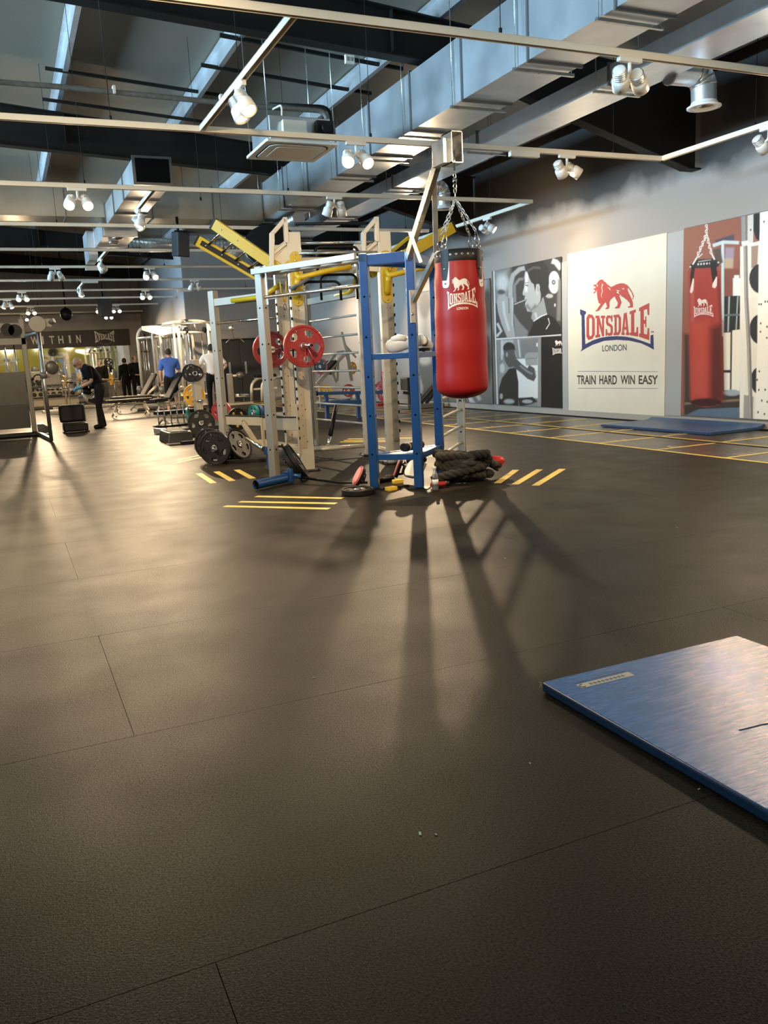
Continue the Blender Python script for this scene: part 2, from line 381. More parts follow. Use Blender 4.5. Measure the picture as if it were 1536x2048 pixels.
def two_tone(name, lo, hi, z):
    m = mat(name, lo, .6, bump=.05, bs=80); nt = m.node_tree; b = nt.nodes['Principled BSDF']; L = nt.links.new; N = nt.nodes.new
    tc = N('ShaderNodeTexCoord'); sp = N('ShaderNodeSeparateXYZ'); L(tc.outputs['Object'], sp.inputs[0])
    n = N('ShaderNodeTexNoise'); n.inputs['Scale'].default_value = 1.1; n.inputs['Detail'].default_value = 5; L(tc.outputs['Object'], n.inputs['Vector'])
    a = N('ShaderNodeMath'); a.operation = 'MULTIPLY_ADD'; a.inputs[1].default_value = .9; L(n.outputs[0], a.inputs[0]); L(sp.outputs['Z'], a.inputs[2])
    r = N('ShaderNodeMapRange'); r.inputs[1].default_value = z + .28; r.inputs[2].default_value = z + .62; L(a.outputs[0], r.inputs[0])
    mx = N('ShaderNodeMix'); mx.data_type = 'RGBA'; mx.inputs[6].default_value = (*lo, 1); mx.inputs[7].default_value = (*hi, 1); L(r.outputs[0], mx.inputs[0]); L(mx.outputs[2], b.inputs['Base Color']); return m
# ================================================================== SETTING
XW, YF, ZR = 9.97, 38.6, 3.70                # right wall, far wall, track height
fl = MB(); fl.box((.55, 16.3, -.06), (19.2, 45.2, .09)); floor = struct('floor', fl, RUBBER)
seams = [-6.02 + 1.28 * k for k in range(36)]
for i in range(len(seams) - 1):
    y0, y1 = seams[i], min(seams[i + 1], YF)
    if y0 >= YF: break
    cuts = [-9, .27 if i % 2 else -1.9, 5.0 if i % 2 else 3.1, 7.19]
    for a, b in zip(cuts, cuts[1:]):
        MB().box(((a + b) / 2, (y0 + y1) / 2, -.0075), (b - a - .002, y1 - y0 - .002, .015)).build('rubber_sheet', RUBBER, floor)
# running-track strip along the right wall
tr = MB(); tr.box((7.705, 16.3, -.0065), (.97, 45, .017)); tr.box((8.98, 16.3, -.0065), (1.38, 45, .017)); tr.build('track_lane', TRACKF, floor)
tl = MB(); tl.box((7.21, 16.3, .0035), (.05, 45, .003))
for k in range(28):
    y = 3.55 + k * 1.105
    tl.box((7.71, y, .0035), (.95, .05, .003)); tl.box((8.95, y + .02, .0035), (1.3, .05, .003))
tl.box((8.32, 16.3, .0035), (.035, 45, .003))
tl.build('track_line', TAPE, floor)
tn = MB()
rr = random.Random(4)
for k in range(26):
    y = 3.3 + k * 1.105
    for s in range(2 + k % 2): tn.box((7.55 + .1 * s, y + .35, .0028), (.025, .22, .0015), rr.uniform(-.5, .5))
    tn.box((8.75, y + .4, .0028), (.3, .03, .0015), rr.uniform(-.3, .3))
tn.build('painted_number', mat('worn_white_paint', (.35, .33, .28), .5, var=.5, vs=30), floor)

# roof: sloping deck, purlins, rafters with haunches
def zroof(x): return 6.22 - .09 * x
b = MB(); b.add([(-9.3, -6.5, zroof(-9.3)), (10.3, -6.5, zroof(10.3)), (10.3, 39, zroof(10.3)), (-9.3, 39, zroof(-9.3)),
                 (-9.3, -6.5, zroof(-9.3) + .1), (10.3, -6.5, zroof(10.3) + .1), (10.3, 39, zroof(10.3) + .1), (-9.3, 39, zroof(-9.3) + .1)],
                [(0, 1, 2, 3), (7, 6, 5, 4), (0, 4, 5, 1), (1, 5, 6, 2), (2, 6, 7, 3), (3, 7, 4, 0)])
ceiling = struct('ceiling', b, DECK)
sk = MB()
for y in (17.6,): sk.box((.1, y - 1.9, zroof(.1) - .02), (2.5, 1.6, .02))
sk.build('rooflight_panel', mat('rooflight', (.72, .80, .84), .35), ceiling)
for x in (-6.9, -4.8, -2.7, -.65, 1.42, 3.5, 5.6, 7.7, 9.5):
    p = MB(); z = zroof(x)
    p.box((x - .04, 16.3, z - .12), (.012, 44.8, .22)); p.box((x - .01, 16.3, z - .225), (.075, 44.8, .012)); p.box((x + .022, 16.3, z - .208), (.01, 44.8, .03)); p.box((x - .075, 16.3, z - .012), (.075, 44.8, .012))
    p.build('purlin', GALV2, ceiling)
for i, y in enumerate((-3, 3.6, 10.2, 16.8, 23.4, 30, 36.6)):
    pts = [(-9.2, zroof(-9.2) - .25), (9.93, zroof(9.93) - .25), (9.93, 3.86), (9.74, 3.86), (5.9, 4.93), (-9.2, 5.83)]
    r = MB(); X = Matrix.Translation((0, y + .006, 0)) @ Matrix.Rotation(PI / 2, 4, 'X')
    r.prism(pts, .012, X)
    for (a, bb) in ((pts[3], pts[4]), (pts[4], pts[5]), (pts[0], pts[1])):
        r.beam((a[0], y, a[1]), (bb[0], y, bb[1]), .20, .018)
    r.box((9.84, y, 3.86), (.24, .2, .02))
    for xs in (-2, 1.5, 4.9): r.box((xs, y, zroof(xs) - .5), (.012, .18, .5))
    r.build('rafter', DARKB, ceiling)
    c = MB(); c.box((9.86, y, 1.93), (.016, .19, 3.86)); c.box((9.95, y, 1.93), (.02, .19, 3.86)); c.box((9.9, y, 1.93), (.1, .012, 3.86))
    if y in (3.6,): c.build('column', DARKB, ceiling)
for (xa, xb, y, dz) in ((1.42, 3.5, 14.6, .2), (1.42, 3.5, 15.9, .28), (3.5, 5.6, 12.0, .22), (3.5, 5.6, 13.2, .22), (1.42, 3.5, 19.6, .2), (3.5, 5.6, 19.2, .2)):
    MB().beam((xa - .3, y, zroof(xa) - dz), (xb + .35, y, zroof(xb) - dz), .045, .045).build('sag_rod', DARKB, ceiling)
# walls
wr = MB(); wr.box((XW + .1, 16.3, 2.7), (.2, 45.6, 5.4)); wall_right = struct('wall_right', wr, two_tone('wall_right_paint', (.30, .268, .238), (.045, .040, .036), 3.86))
wf = MB(); wf.box((.5, YF + .1, 3), (19.2, .2, 7)); wall_far = struct('wall_far', wf, WALLG)
wb = MB(); wb.box((5.75 + 2.15, 28.8 + 4.9, 2.7), (4.3, 9.8, 5.9)); wall_block = struct('wall_block', wb, WALL)
wb2 = MB(); wb2.box((7.9, 28.79, 2.7), (4.26, .02, 5.6)); wb2.build('front_face', WALLG, wall_block)
wk = MB(); wk.box((.5, -6.2, 3), (19.2, .2, 7)); wall_back = struct('wall_back', wk, mat('yellow_wall_paint', (.72, .55, .03), .55))
wk2 = MB(); wk2.box((.5, -6.09, .6), (19.2, .02, 1.2)); wk2.build('lower_panel', WALLG, wall_back)
wl = MB(); wl.box((-9.1, 16.3, 1.7), (.2, 45.6, 3.4)); wl.box((-9.1, 16.3, 6.1), (.2, 45.6, 2.2)); wl.box((-9.1, -5.7, 4.2), (.2, 1.6, 1.7)); wl.box((-9.1, 34.6, 4.2), (.2, 9, 1.7))
struct('wall_left', wl, WALLG)
bb = MB(); bb.box((XW - .02, 16.3, .05), (.045, 45, .10)); bb.box((XW - .012, 16.3, .108), (.03, 45, .012)); struct('baseboard_right', bb, mat('baseboard_grey', (.36, .34, .30), .5))
bb = MB(); bb.box((7.8, 28.76, .05), (4.2, .04, .10)); struct('baseboard_far', bb, MATS['baseboard_grey'])
# black double door in the block's front
d = thing('door_1', 'wide matt black door in the far grey wall', 'door', (7.5, 28.76, 0)); d['kind'] = 'structure'
for cx in (7.10, 7.92):
    leaf = MB().box((cx, 28.75, 1.05), (.80, .05, 2.08)).build('door_leaf', mat('door_black', (.018, .019, .019), .45), d, bevel=.006)
    pl = MB(); pl.box((cx - .25 if cx > 7.5 else cx + .0, 28.715, 1.15), (.07, .012, .42)); pl.build('push_plate', STEEL, leaf)
    MB().ell((cx + .02, 28.71, .78), (.03, .02, .03)).build('lock', CHROME, leaf)
fr = MB(); fr.box((6.67, 28.76, 1.07), (.06, .07, 2.14)); fr.box((8.35, 28.76, 1.07), (.06, .07, 2.14)); fr.box((7.51, 28.76, 2.12), (1.74, .07, .06)); fr.build('door_frame', BLACK, d)
# mirror along the far wall under the sign
m_ = thing('wall_mirror', 'long frameless mirror on the far wall below the black sign', 'mirror', (2.4, YF, 0))
for k in range(4):
    MB().box((-.2 + k * 1.52 , YF - .02, 1.22), (1.51, .02, 2.2)).build('mirror_pane', mat('mirror_silver', (.82, .84, .80), .03, 1.), m_)
# dark mirror panel on the block's right part
mm = tag(MB().box((9.35, 28.76, 1.45), (.95, .02, .9)).build('dark_panel', mat('dark_glass', (.02, .022, .022), .08)), 'dark reflective panel on the far wall behind the silver machines', 'panel')
nt_ = thing('paper_notice', 'white paper notices pinned on the wall beside the column', 'notice', (9.95, 23.2, 1.9))
nm = MB(); nm.box((9.955, 23.3, 2.05), (.012, .42, .75)); nm.build('sheet', WHITE, nt_)
nm = MB(); nm.box((9.955, 23.3, 2.62), (.012, .36, .22)); nm.build('heading', INKG, nt_)

# black sign above the mirror: WITHIN / EVERLAST
sg = thing('wall_sign', 'long black fascia sign with spaced white capitals over the mirror', 'sign', (2.3, YF - .05, 2.7))
sa, sb_ = PY(-30, 686, YF - .06), PY(257.5, 660, YF - .06); z0s, z1s = 2.33, 3.03
MB().box(((sa.x + sb_.x) / 2, YF - .03, (z0s + z1s) / 2), (sb_.x - sa.x, .06, z1s - z0s)).build('board', mat('sign_brown_black', (.030, .020, .017), .45), sg)
for ch, xa, xb in (('W', 63, 78), ('I', 84.5, 88.5), ('T', 100, 110), ('H', 118, 128), ('I', 139, 143), ('N', 154, 163)):
    a, c = PY(xa, 690, YF - .062), PY(xb, 690, YF - .062)
    text_mesh('letter', ch, mat('sign_white', (.78, .76, .72), .5), sg, (a.x, YF - .063, 2.50), (1, 0, 0), (0, 0, 1), c.x - a.x, .33)
ev = MB(); a, c = PY(189.5, 678, YF).x, PY(229.5, 678, YF).x; W8 = c - a; xs = [0, .16, .29, .41, .53, .64, .755, .875, 1.0]
for i, ch in enumerate('EVERLAST'):
    u0, u1 = xs[i] + .005, xs[i + 1] - .008
    def fe(u, v, u0=u0, u1=u1):
        x = u0 + u * (u1 - u0); q = abs(2 * x - 1) ** 1.6
        lo, hi = .42 - .22 * q, .70 + .24 * q
        return (a + x * W8, YF - .063, z0s + (z1s - z0s) * (lo + (hi - lo) * v))
    stencil(ev, GLY[ch], fe, .045)
ev.build('letters', MATS['sign_white'], sg)
rg = MB()
for s in (1, -1):
    for i in range(24):
        t0, t1 = PI * i / 24, PI * (i + 1) / 24
        q = [(a + W8 * (.5 + .42 * math.cos(t) * k), YF - .0625, (z0s + z1s) / 2 + s * .30 * math.sin(t) * k) for t, k in ((t0, 1), (t1, 1), (t1, .93), (t0, .93))]
        rg.quad(*q)
rg.build('ring', mat('sign_grey', (.16, .15, .14), .5), sg)

# ================================================================== WALL PRINTS ON THE RIGHT WALL
XP = 9.93
def wallpt(px, py, x=XP): p = PX(px, py, x); return p.y, p.z
ps = thing('wall_poster', 'tall cream poster with red lion emblem, blue swash and slogan', 'poster', (XP, 12.1, .1))
MB().box((XP + .012, 12.08, 1.565), (.024, 2.62, 2.93)).build('poster_panel', POSTER, ps)
Z2 = lambda X, Y: (1136 + X / 3.84, 400 + Y / 3.84)
def onwall(x):
    def f(X, Y):
        px, py = Z2(X, Y); y, z = wallpt(px, py); return (x, y, z)
    return f
mb = MB(); stencil(mb, [LION], onwall(XP - .0015), 1.2); mb.build('lion_print', INKR, ps)
for lc in LION_CUTS: mb = MB(); stencil(mb, [lc], onwall(XP - .0025), 1.2); mb.build('lion_highlight', POSTER, ps)
mb = MB()
for loops in lonsdale_letters(): stencil(mb, loops, onwall(XP - .0015), 1.3)
mb.build('lettering', INKR, ps)
mb = MB(); stencil(mb, [SWASH], onwall(XP - .0015), 1.3); mb.build('swash', INKB, ps)
def wtext(body, x0, x1, yb, yt, m, parent, frame=Z2):
    (ya, za), (yb_, zb) = wallpt(*frame(x0, yb)), wallpt(*frame(x1, yb)); (_, zt) = wallpt(*frame(x0, yt))
    return text_mesh('lettering', body, m, parent, (XP - .0015, ya, za), (0, -1, 0), (0, 0, 1), ya - yb_, zt - za)
wtext('LONDON', 263, 451, 1164, 1116, INKG, ps)
for wd, a, c in (('TRAIN', 70, 213), ('HARD', 241, 376), ('WIN', 404, 514), ('EASY', 543, 691)): wtext(wd, a, c, 1415, 1346, mat('ink_brown', (.045, .035, .028), .45), ps)
wtext('TM', 633, 659, 1021, 1008, INKG, ps)
mb = MB()
for yy in (1314, 1444):
    f = onwall(XP - .0015); mb.quad(f(75, yy), f(690, yy + 2), f(690, yy + 5), f(75, yy + 3))
mb.build('rule_line', INKG, ps)
tag(MB().box((XP + .014, 10.58, 1.565), (.02, .36, 2.9)).build('wall_strip', mat('strip_grey', (.34, .34, .33), .5)), 'plain grey upright strip between cream poster and red bag mural', 'wall panel')
tag(MB().box((XP + .014, 13.49, 1.5), (.02, .17, 2.8)).build('wall_strip', MATS['strip_grey']), 'narrow grey upright strip left of the cream poster', 'wall panel')

# greyscale collage
cl = thing('photo_mural', 'black and white boxing photo collage left of the cream poster', 'mural', (XP, 14.85, .1))
MB().box((XP + .012, 14.85, 1.57), (.022, 2.5, 2.88)).build('mural_panel', INKG, cl)
FR1 = (940, 480, 3.84)
L1 = [([(185, 200), (712, 100), (712, 730), (200, 770)], .055, 6),
      ([(185, 240), (300, 215), (290, 440), (200, 470)], .30, 60), (oval(250, 330, 45, 60), .50, 40), (oval(240, 400, 30, 20), .08, 15),
      (line([(312, 470), (310, 350), (330, 270), (380, 225), (420, 215)], 34), .36, 10), (line([(345, 480), (340, 350), (380, 300), (410, 300)], 22), .20, 10),
      (line([(700, 220), (660, 170), (630, 160)], 40), .55, 12), (oval(645, 325, 44, 86), .66, 7), (oval(642, 325, 15, 20), .10, 5), (oval(642, 325, 6, 8), .4, 3),
      (line([(690, 300), (685, 480), (680, 620)], 30), .17, 18), (oval(610, 430, 28, 16), .40, 8), (oval(652, 500, 6, 12), .6, 3),
      ([(205, 470), (225, 425), (260, 415), (290, 440), (320, 428), (335, 470), (330, 620), (350, 748), (285, 748), (240, 640), (215, 550)], .34, 9),
      (line([(255, 470), (262, 560), (300, 700)], 18), .52, 12), (line([(297, 445), (300, 560)], 8), .12, 6), (line([(325, 440), (325, 660)], 8), .50, 4),
      ([(330, 555), (385, 640), (445, 700), (440, 745), (350, 748)], .20, 14),
      (line([(210, 640), (240, 700), (205, 740)], 18), .5, 8),
      ([(480, 545), (548, 470), (560, 420), (585, 540), (592, 570), (490, 625), (470, 600)], .30, 8), (line([(500, 560), (515, 610)], 18), .5, 12),
      ([(424, 238), (416, 290), (426, 322), (403, 408), (408, 425), (424, 428), (418, 448), (430, 468), (422, 490), (440, 548), (482, 552), (505, 520), (540, 470), (545, 420), (540, 330), (500, 250), (460, 230)], .40, 5),
      (line([(440, 250), (432, 330), (430, 400)], 22), .62, 14), (line([(424, 345), (446, 352)], 9), .06, 3), (line([(420, 332), (450, 326)], 5), .08, 3), (line([(418, 462), (436, 458)], 6), .12, 3), (line([(432, 500), (470, 540), (510, 500)], 26), .18, 20),
      ([(424, 238), (446, 180), (500, 152), (560, 162), (602, 215), (608, 330), (592, 420), (548, 450), (540, 395), (512, 335), (500, 395), (490, 340), (470, 325), (452, 285), (440, 245)], .040, 6),
      (line([(440, 240), (490, 210), (540, 215)], 16), .10, 12), ([(508, 345), (528, 337), (537, 360), (533, 395), (514, 435), (505, 395)], .46, 4), (line([(520, 355), (524, 395)], 6), .2, 3),
      (line([(340, 495), (425, 460)], 6), .5, 3),
      ([(440, 748), (465, 690), (488, 628), (590, 566), (652, 600), (700, 675), (712, 725)], .022, 5), (line([(488, 624), (540, 588), (592, 568)], 7), .70, 3), (line([(600, 600), (612, 640), (585, 685)], 6), .62, 3),
      ([(75, 235), (186, 235), (210, 1270), (75, 1270)], .13, 5), (oval(105, 320, 35, 60), .32, 25), (oval(150, 430, 30, 90), .05, 25), (oval(105, 500, 26, 55), .40, 22), (oval(105, 560, 24, 22), .5, 12), (oval(140, 700, 50, 120), .20, 40), (oval(165, 780, 24, 100), .03, 20), (oval(110, 900, 40, 100), .05, 30), (oval(115, 1160, 22, 40), .42, 8), (line([(60, 1180), (110, 1260)], 26), .5, 8),
      ([(205, 760), (546, 745), (546, 1285), (212, 1285)], .22, 4), ([(240, 770), (330, 765), (330, 900), (240, 880)], .40, 18), (line([(245, 770), (245, 920)], 14), .5, 6), (line([(370, 765), (385, 900)], 12), .48, 4), (line([(475, 760), (480, 850)], 10), .5, 5), ([(390, 770), (545, 750), (545, 910), (395, 905)], .18, 10), (oval(516, 805, 8, 16), .6, 3),
      ([(355, 915), (524, 905), (524, 1215), (360, 1210)], .70, 5), (line([(370, 1010), (520, 1010)], 4), .5, 3), ([(420, 885), (440, 865), (522, 862), (525, 960), (430, 965)], .30, 6), (line([(425, 915), (520, 905)], 5), .15, 3), (line([(522, 900), (524, 1270)], 6), .55, 2),
      (oval(300, 830, 46, 46), .030, 6), ([(258, 850), (350, 840), (358, 900), (340, 970), (290, 980), (266, 920)], .085, 7), (line([(345, 850), (356, 900)], 8), .3, 5), (oval(283, 880, 9, 18), .28, 4),
      ([(228, 960), (262, 930), (300, 980), (320, 1040), (270, 1100), (222, 1120)], .26, 10), (oval(248, 985, 18, 36), .5, 14),
      ([(245, 1060), (300, 990), (352, 980), (372, 1090), (372, 1275), (222, 1278), (220, 1150)], .028, 7),
      ([(330, 930), (360, 915), (395, 950), (440, 985), (455, 960), (495, 985), (510, 1045), (490, 1086), (440, 1065), (380, 1010), (340, 985)], .085, 5), (line([(385, 965), (440, 1010), (480, 1030)], 14), .24, 9), (line([(500, 1000), (506, 1045)], 8), .35, 4),
      ([(370, 1215), (480, 1205), (520, 1240), (470, 1260), (380, 1280)], .03, 6), (oval(440, 1240, 40, 14), .4, 8), (oval(300, 1240, 40, 18), .4, 16), (oval(240, 1200, 12, 22), .35, 8),
      ([(522, 755), (546, 752), (546, 1285), (522, 1285)], .25, 2), ([(546, 742), (714, 720), (714, 1296), (546, 1288)], .016, 2),
      (line([(200, 762), (714, 727)], 9), .70, 2), (line([(183, 240), (210, 1270)], 9), .62, 2)]
picture('collage_print', XP - .0005, 16.10, 13.60, .13, 3.01, (.1, .1, .1), L1, FR1, 190, cl)
# small white emblem on the collage's black band
sx = lambda X, Y: (633 + (X - 93) * .1835, 852 + (Y - 980) * .1835)
def onc(X, Y):
    zx, zy = sx(X, Y); zx = min(zx, 710); y, z = wallpt(940 + zx / 3.84, 480 + zy / 3.84); return (XP - .0015, y, z)
mb = MB(); stencil(mb, [[(X, Y - 80) for X, Y in LION]], onc, 5); mb.build('lion_print', INKW, cl); mb = MB()
for loops in lonsdale_letters()[:5]: stencil(mb, loops, onc, 5)
mb.build('lettering', INKW, cl); mb = MB(); stencil(mb, [SWASH], onc, 5); mb.build('swash', INKW, cl)
# far photographic panel (half hidden by the rig)
c2 = thing('photo_mural', 'dim grey photo mural furthest along the right wall behind the rig', 'mural', (XP, 18.3, .1))
MB().box((XP + .012, 18.3, 1.5), (.022, 4.2, 2.75)).build('mural_panel', INKG, c2)
FR2 = (0, 0, 1.0)
L2 = [([(800, 590), (880, 575), (880, 690), (800, 700)], .22, 15), (oval(828, 650, 16, 40), .34, 12), (oval(850, 610, 12, 26), .15, 10), (oval(866, 650, 10, 40), .30, 8), (line([(815, 700), (822, 760), (806, 800)], 10), .38, 5),
      ([(810, 720), (880, 715), (880, 810), (805, 800)], .10, 12), (line([(812, 740), (830, 790)], 8), .30, 5), (line([(826, 725), (842, 775), (838, 800)], 9), .28, 5), (line([(835, 805), (872, 765)], 6), .03, 4), (line([(845, 808), (880, 770)], 5), .03, 4), (oval(850, 720, 12, 10), .3, 8),
      (oval(960, 560, 14, 24), .3, 8), (oval(975, 620, 10, 40), .05, 8), (oval(955, 612, 9, 16), .35, 6), (oval(965, 680, 14, 40), .16, 12), (line([(935, 790), (950, 812)], 8), .45, 4), (line([(945, 775), (960, 800)], 7), .4, 4), (oval(975, 720, 8, 50), .04, 8)]
picture('mural_print', XP - .0005, 20.3, 16.18, .13, 2.85, (.15, .145, .135), L2, FR2, 150, c2)
# red punch-bag mural
c3 = thing('photo_mural', 'colour photo mural of a red punch bag at right edge of wall', 'mural', (XP, 8.7, .1))
MB().box((XP + .012, 8.7, 1.58), (.022, 3.38, 2.92)).build('mural_panel', INKG, c3)
FR3 = (1300, 400, 4.1)
RD, RDD, RDL = (.34, .052, .042), (.105, .028, .024), (.46, .075, .055)
L3 = [([(280, 1100), (780, 1080), (780, 1700), (280, 1700)], (.05, .045, .04), 30), ([(590, 560), (760, 560), (760, 1000), (590, 1000)], (.22, .08, .06), 30),
      ([(530, 330), (690, 280), (690, 330), (540, 350)], (.08, .07, .09), 14), ([(620, 390), (690, 390), (680, 540), (610, 550)], (.32, .25, .30), 20), ([(610, 480), (680, 480), (680, 560), (610, 560)], (.45, .33, .22), 16),
      (line([(515, 375), (600, 345), (730, 350)], 28), (.50, .54, .52), 6), (line([(596, 345), (596, 1120)], 22), (.50, .58, .56), 5), (line([(545, 400), (570, 520)], 60), (.10, .07, .06), 14),
      ([(610, 790), (740, 780), (735, 1090), (605, 1090)], (.03, .035, .035), 8), (line([(650, 790), (640, 1080)], 12), (.35, .38, .36), 4), (line([(720, 790), (705, 1080)], 10), (.35, .38, .36), 4), (line([(610, 945), (745, 940)], 16), (.12, .15, .15), 4),
      ([(680, 640), (745, 640), (745, 785), (680, 785)], (.74, .72, .66), 5), ([(690, 618), (730, 615), (730, 645), (690, 645)], (.74, .72, .66), 5),
      ([(600, 1090), (660, 1085), (655, 1560), (608, 1560)], (.74, .68, .56), 5), ([(675, 1070), (745, 1060), (735, 1570), (668, 1570)], (.76, .70, .58), 5), (line([(600, 1405), (660, 1405)], 22), (.03, .03, .03), 5),
      ([(280, 1690), (760, 1600), (760, 1720), (280, 1790)], (.05, .04, .035), 8), (line([(285, 1670), (740, 1640)], 18), (.22, .15, .10), 10), ([(280, 1770), (400, 1715), (760, 1700), (760, 1830), (280, 1830)], (.10, .15, .21), 8), (oval(670, 1580, 70, 26), (.3, .34, .36), 14),
      ([(312, 590), (335, 545), (545, 545), (575, 590), (588, 1000), (598, 1350), (596, 1640), (560, 1685), (460, 1702), (370, 1685), (335, 1640), (325, 1200)], RD, 6),
      ([(330, 1000), (470, 1000), (470, 1620), (345, 1620)], RDL, 70), ([(500, 1050), (600, 1000), (610, 1650), (490, 1660)], RDD, 60), (oval(460, 1660, 130, 35), (.05, .02, .02), 18), (line([(560, 640), (580, 1000)], 26), (.20, .04, .035), 16), (line([(345, 650), (350, 1000)], 30), (.42, .09, .075), 20),
      ([(322, 560), (330, 530), (385, 488), (520, 480), (572, 510), (560, 548), (440, 560)], (.035, .035, .035), 5), (line([(395, 505), (500, 492)], 8), (.35, .34, .3), 3)]
L3 += [(oval(395 + 24 * i, 527 - 2 * i, 7, 9), (.6, .58, .5), 3) for i in range(5)] + [(oval(330, 548, 8, 8), (.55, .5, .45), 3), (oval(560, 512, 7, 8), (.55, .5, .45), 3)]
L3 += [([(345, 520), (378, 505), (362, 610), (352, 690), (330, 740), (330, 620)], (.025, .025, .025), 4), ([(490, 510), (535, 505), (553, 600), (545, 660), (515, 690), (503, 600)], (.025, .025, .025), 4),
       ([(330, 735), (352, 640), (360, 650), (355, 740), (342, 764), (328, 758)], (.78, .62, .52), 3), ([(512, 690), (545, 625), (551, 640), (549, 700), (534, 724), (512, 716)], (.78, .62, .52), 3)]
for A_, B_, n_ in (((466, 200), (462, 290), 4), ((460, 290), (385, 470), 8), ((466, 290), (505, 440), 7)):
    for i in range(n_):
        t = (i + .5) / n_; X_, Y_ = A_[0] + (B_[0] - A_[0]) * t, A_[1] + (B_[1] - A_[1]) * t
        L3.append((oval(X_ + (3 if i % 2 else -3), Y_, 8 if i % 2 else 11, 14), (.74, .68, .60), 3)); L3.append((oval(X_ + (3 if i % 2 else -3), Y_, 2.5 if i % 2 else 5, 8), (.25, .12, .09), 3))
L3 += [(line([(385, 470), (350, 530)], 12), (.7, .65, .58), 4), (line([(505, 440), (530, 490)], 12), (.7, .65, .58), 4), (line([(400, 470), (430, 440)], 7), (.65, .6, .52), 3)]
L3 += [([(740, 380), (775, 380), (800, 800), (800, 1830), (735, 1830)], (.72, .68, .58), 4), ([(800, 380), (905, 340), (890, 1830), (780, 1830)], (.68, .63, .53), 8), ([(905, 80), (1700, -60), (1700, 1900), (862, 1830)], (.74, .70, .60), 3), ([(800, 130), (850, 115), (845, 370), (800, 380)], (.55, .53, .48), 5), ([(830, 380), (890, 370), (880, 540), (830, 560)], (.30, .20, .16), 8), ([(770, 1590), (850, 1600), (840, 1830), (765, 1830)], (.30, .29, .26), 8)]
L3 += [([(848, 118), (905, 104), (900, 335), (870, 320), (848, 250)], (.03, .03, .03), 5), (oval(905, 645, 92, 122), (.035, .037, .04), 5), (oval(900, 1060, 85, 122), (.035, .037, .04), 5), (oval(895, 1480, 70, 112), (.035, .037, .04), 5), ([(903, 60), (1010, 40), (1010, 1900), (864, 1830)], (.76, .72, .62), 3),
       (line([(760, 380), (905, 345)], 20), (.70, .66, .57), 4), (line([(800, 785), (890, 780)], 12), (.72, .66, .55), 4), (line([(800, 1190), (880, 1195)], 12), (.72, .66, .55), 4), (line([(765, 1585), (870, 1605)], 22), (.74, .67, .54), 4),
       (line([(778, 130), (790, 800), (812, 1200), (830, 1830)], 32), (.20, .18, .16), 5), (line([(772, 130), (784, 800), (806, 1200), (822, 1830)], 8), (.42, .40, .36), 4), (line([(760, 130), (765, 360)], 26), (.25, .26, .26), 6), (line([(752, 360), (810, 350)], 40), (.62, .62, .58), 5)]
for X_, Y_ in ((934, 178), (944, 833), (964, 833), (912, 855), (894, 855), (908, 1012), (960, 1040), (906, 1080), (958, 1130), (896, 1405), (878, 1475), (944, 1555), (893, 1557), (917, 1645), (886, 1740), (938, 1755), (961, 1655), (826, 245), (1010, 500), (1010, 900), (1010, 1300)): L3.append((oval(X_, Y_, 6, 10), (.04, .035, .03), 3))
picture('mural_print', XP - .0005, 10.40, 7.0, .14, 3.03, (.27, .105, .072), L3, FR3, 300, c3, nz=330)
s3 = lambda X, Y: (1300 + (358 + (X - 93) * .286) / 4.1, 400 + (900 + (Y - 940) * .286) / 4.1)
def on3(X, Y): y, z = wallpt(*s3(X, Y)); return (XP - .0015, y, z)
mb = MB(); stencil(mb, [LION], on3, 4); PK = mat('ink_pale_pink', (.70, .56, .50), .5); mb.build('lion_print', PK, c3); mb = MB()
for loops in lonsdale_letters(): stencil(mb, loops, on3, 4)
mb.build('lettering', PK, c3); mb = MB(); stencil(mb, [SWASH], on3, 4); mb.build('swash', PK, c3)

# ================================================================== CEILING SERVICES
def rail(label, path, group='lighting tracks under the roof', box=None, wires=True):
    t = thing('lighting_track', label, 'light track', path[0], group)
    for a, b in zip(path, path[1:]):
        mb = MB(); a, b = Vector(a), Vector(b); d = (b - a).normalized(); s = d.cross(Vector((0, 0, 1)))
        mb.beam(a, b, .050, .006, (0, 0, 1))
        for k in (-1, 1): mb.beam(a + s * .022 * k - Vector((0, 0, .026)), b + s * .022 * k - Vector((0, 0, .026)), .006, .056)
        mb.beam(a - Vector((0, 0, .012)), b - Vector((0, 0, .012)), .028, .004)
        mb.build('track_channel', CREAM, t)
        if wires:
            n = max(1, int((b - a).length / 2.4))
            for i in range(n):
                p = a.lerp(b, (i + .5) / n); p.x = 6.25 if 5.0 < p.x < 6.1 else 7.4 if 6.4 < p.x < 7.3 else p.x; p.x = 2.95 if (12.5 < p.y < 21 and 1.9 < p.x < 2.9) else p.x; w_ = MB(); w_.tube([p, (p.x, p.y, zroof(p.x) - .02)], .0035, 5); w_.tube([p + Vector((0, 0, .0)), p + Vector((0, 0, .045))], .014, 6); w_.build('hanging_wire', DARKB, t)
    for bx in box or []:
        MB().box((bx[0], bx[1], ZR - .075), (.42, .06, .07)).build('feed_box', WHITE, t, bevel=.006)
    return t
XE = 8.2
ords = ['nearest', 'second', 'third', 'fourth', 'fifth', 'sixth', 'seventh', 'eighth', 'ninth', 'tenth', 'farthest']
YR = [5.95, 9.0, 12.0, 15.1, 18.1, 21.0, 24.0, 26.95, 29.8, 33.0, 36.9]
rail('cream lighting track crossing the very top of the picture, nearest one', [(-8.5, 5.95, ZR), (XE - .3, 5.95, ZR)])
rail('cream lighting track with a bend near the wall, second nearest cross track', [(-8.5, 9.0, ZR), (XE, 9.0, ZR), (XE, 3.0, ZR)], box=[(6.05, 9.0)])
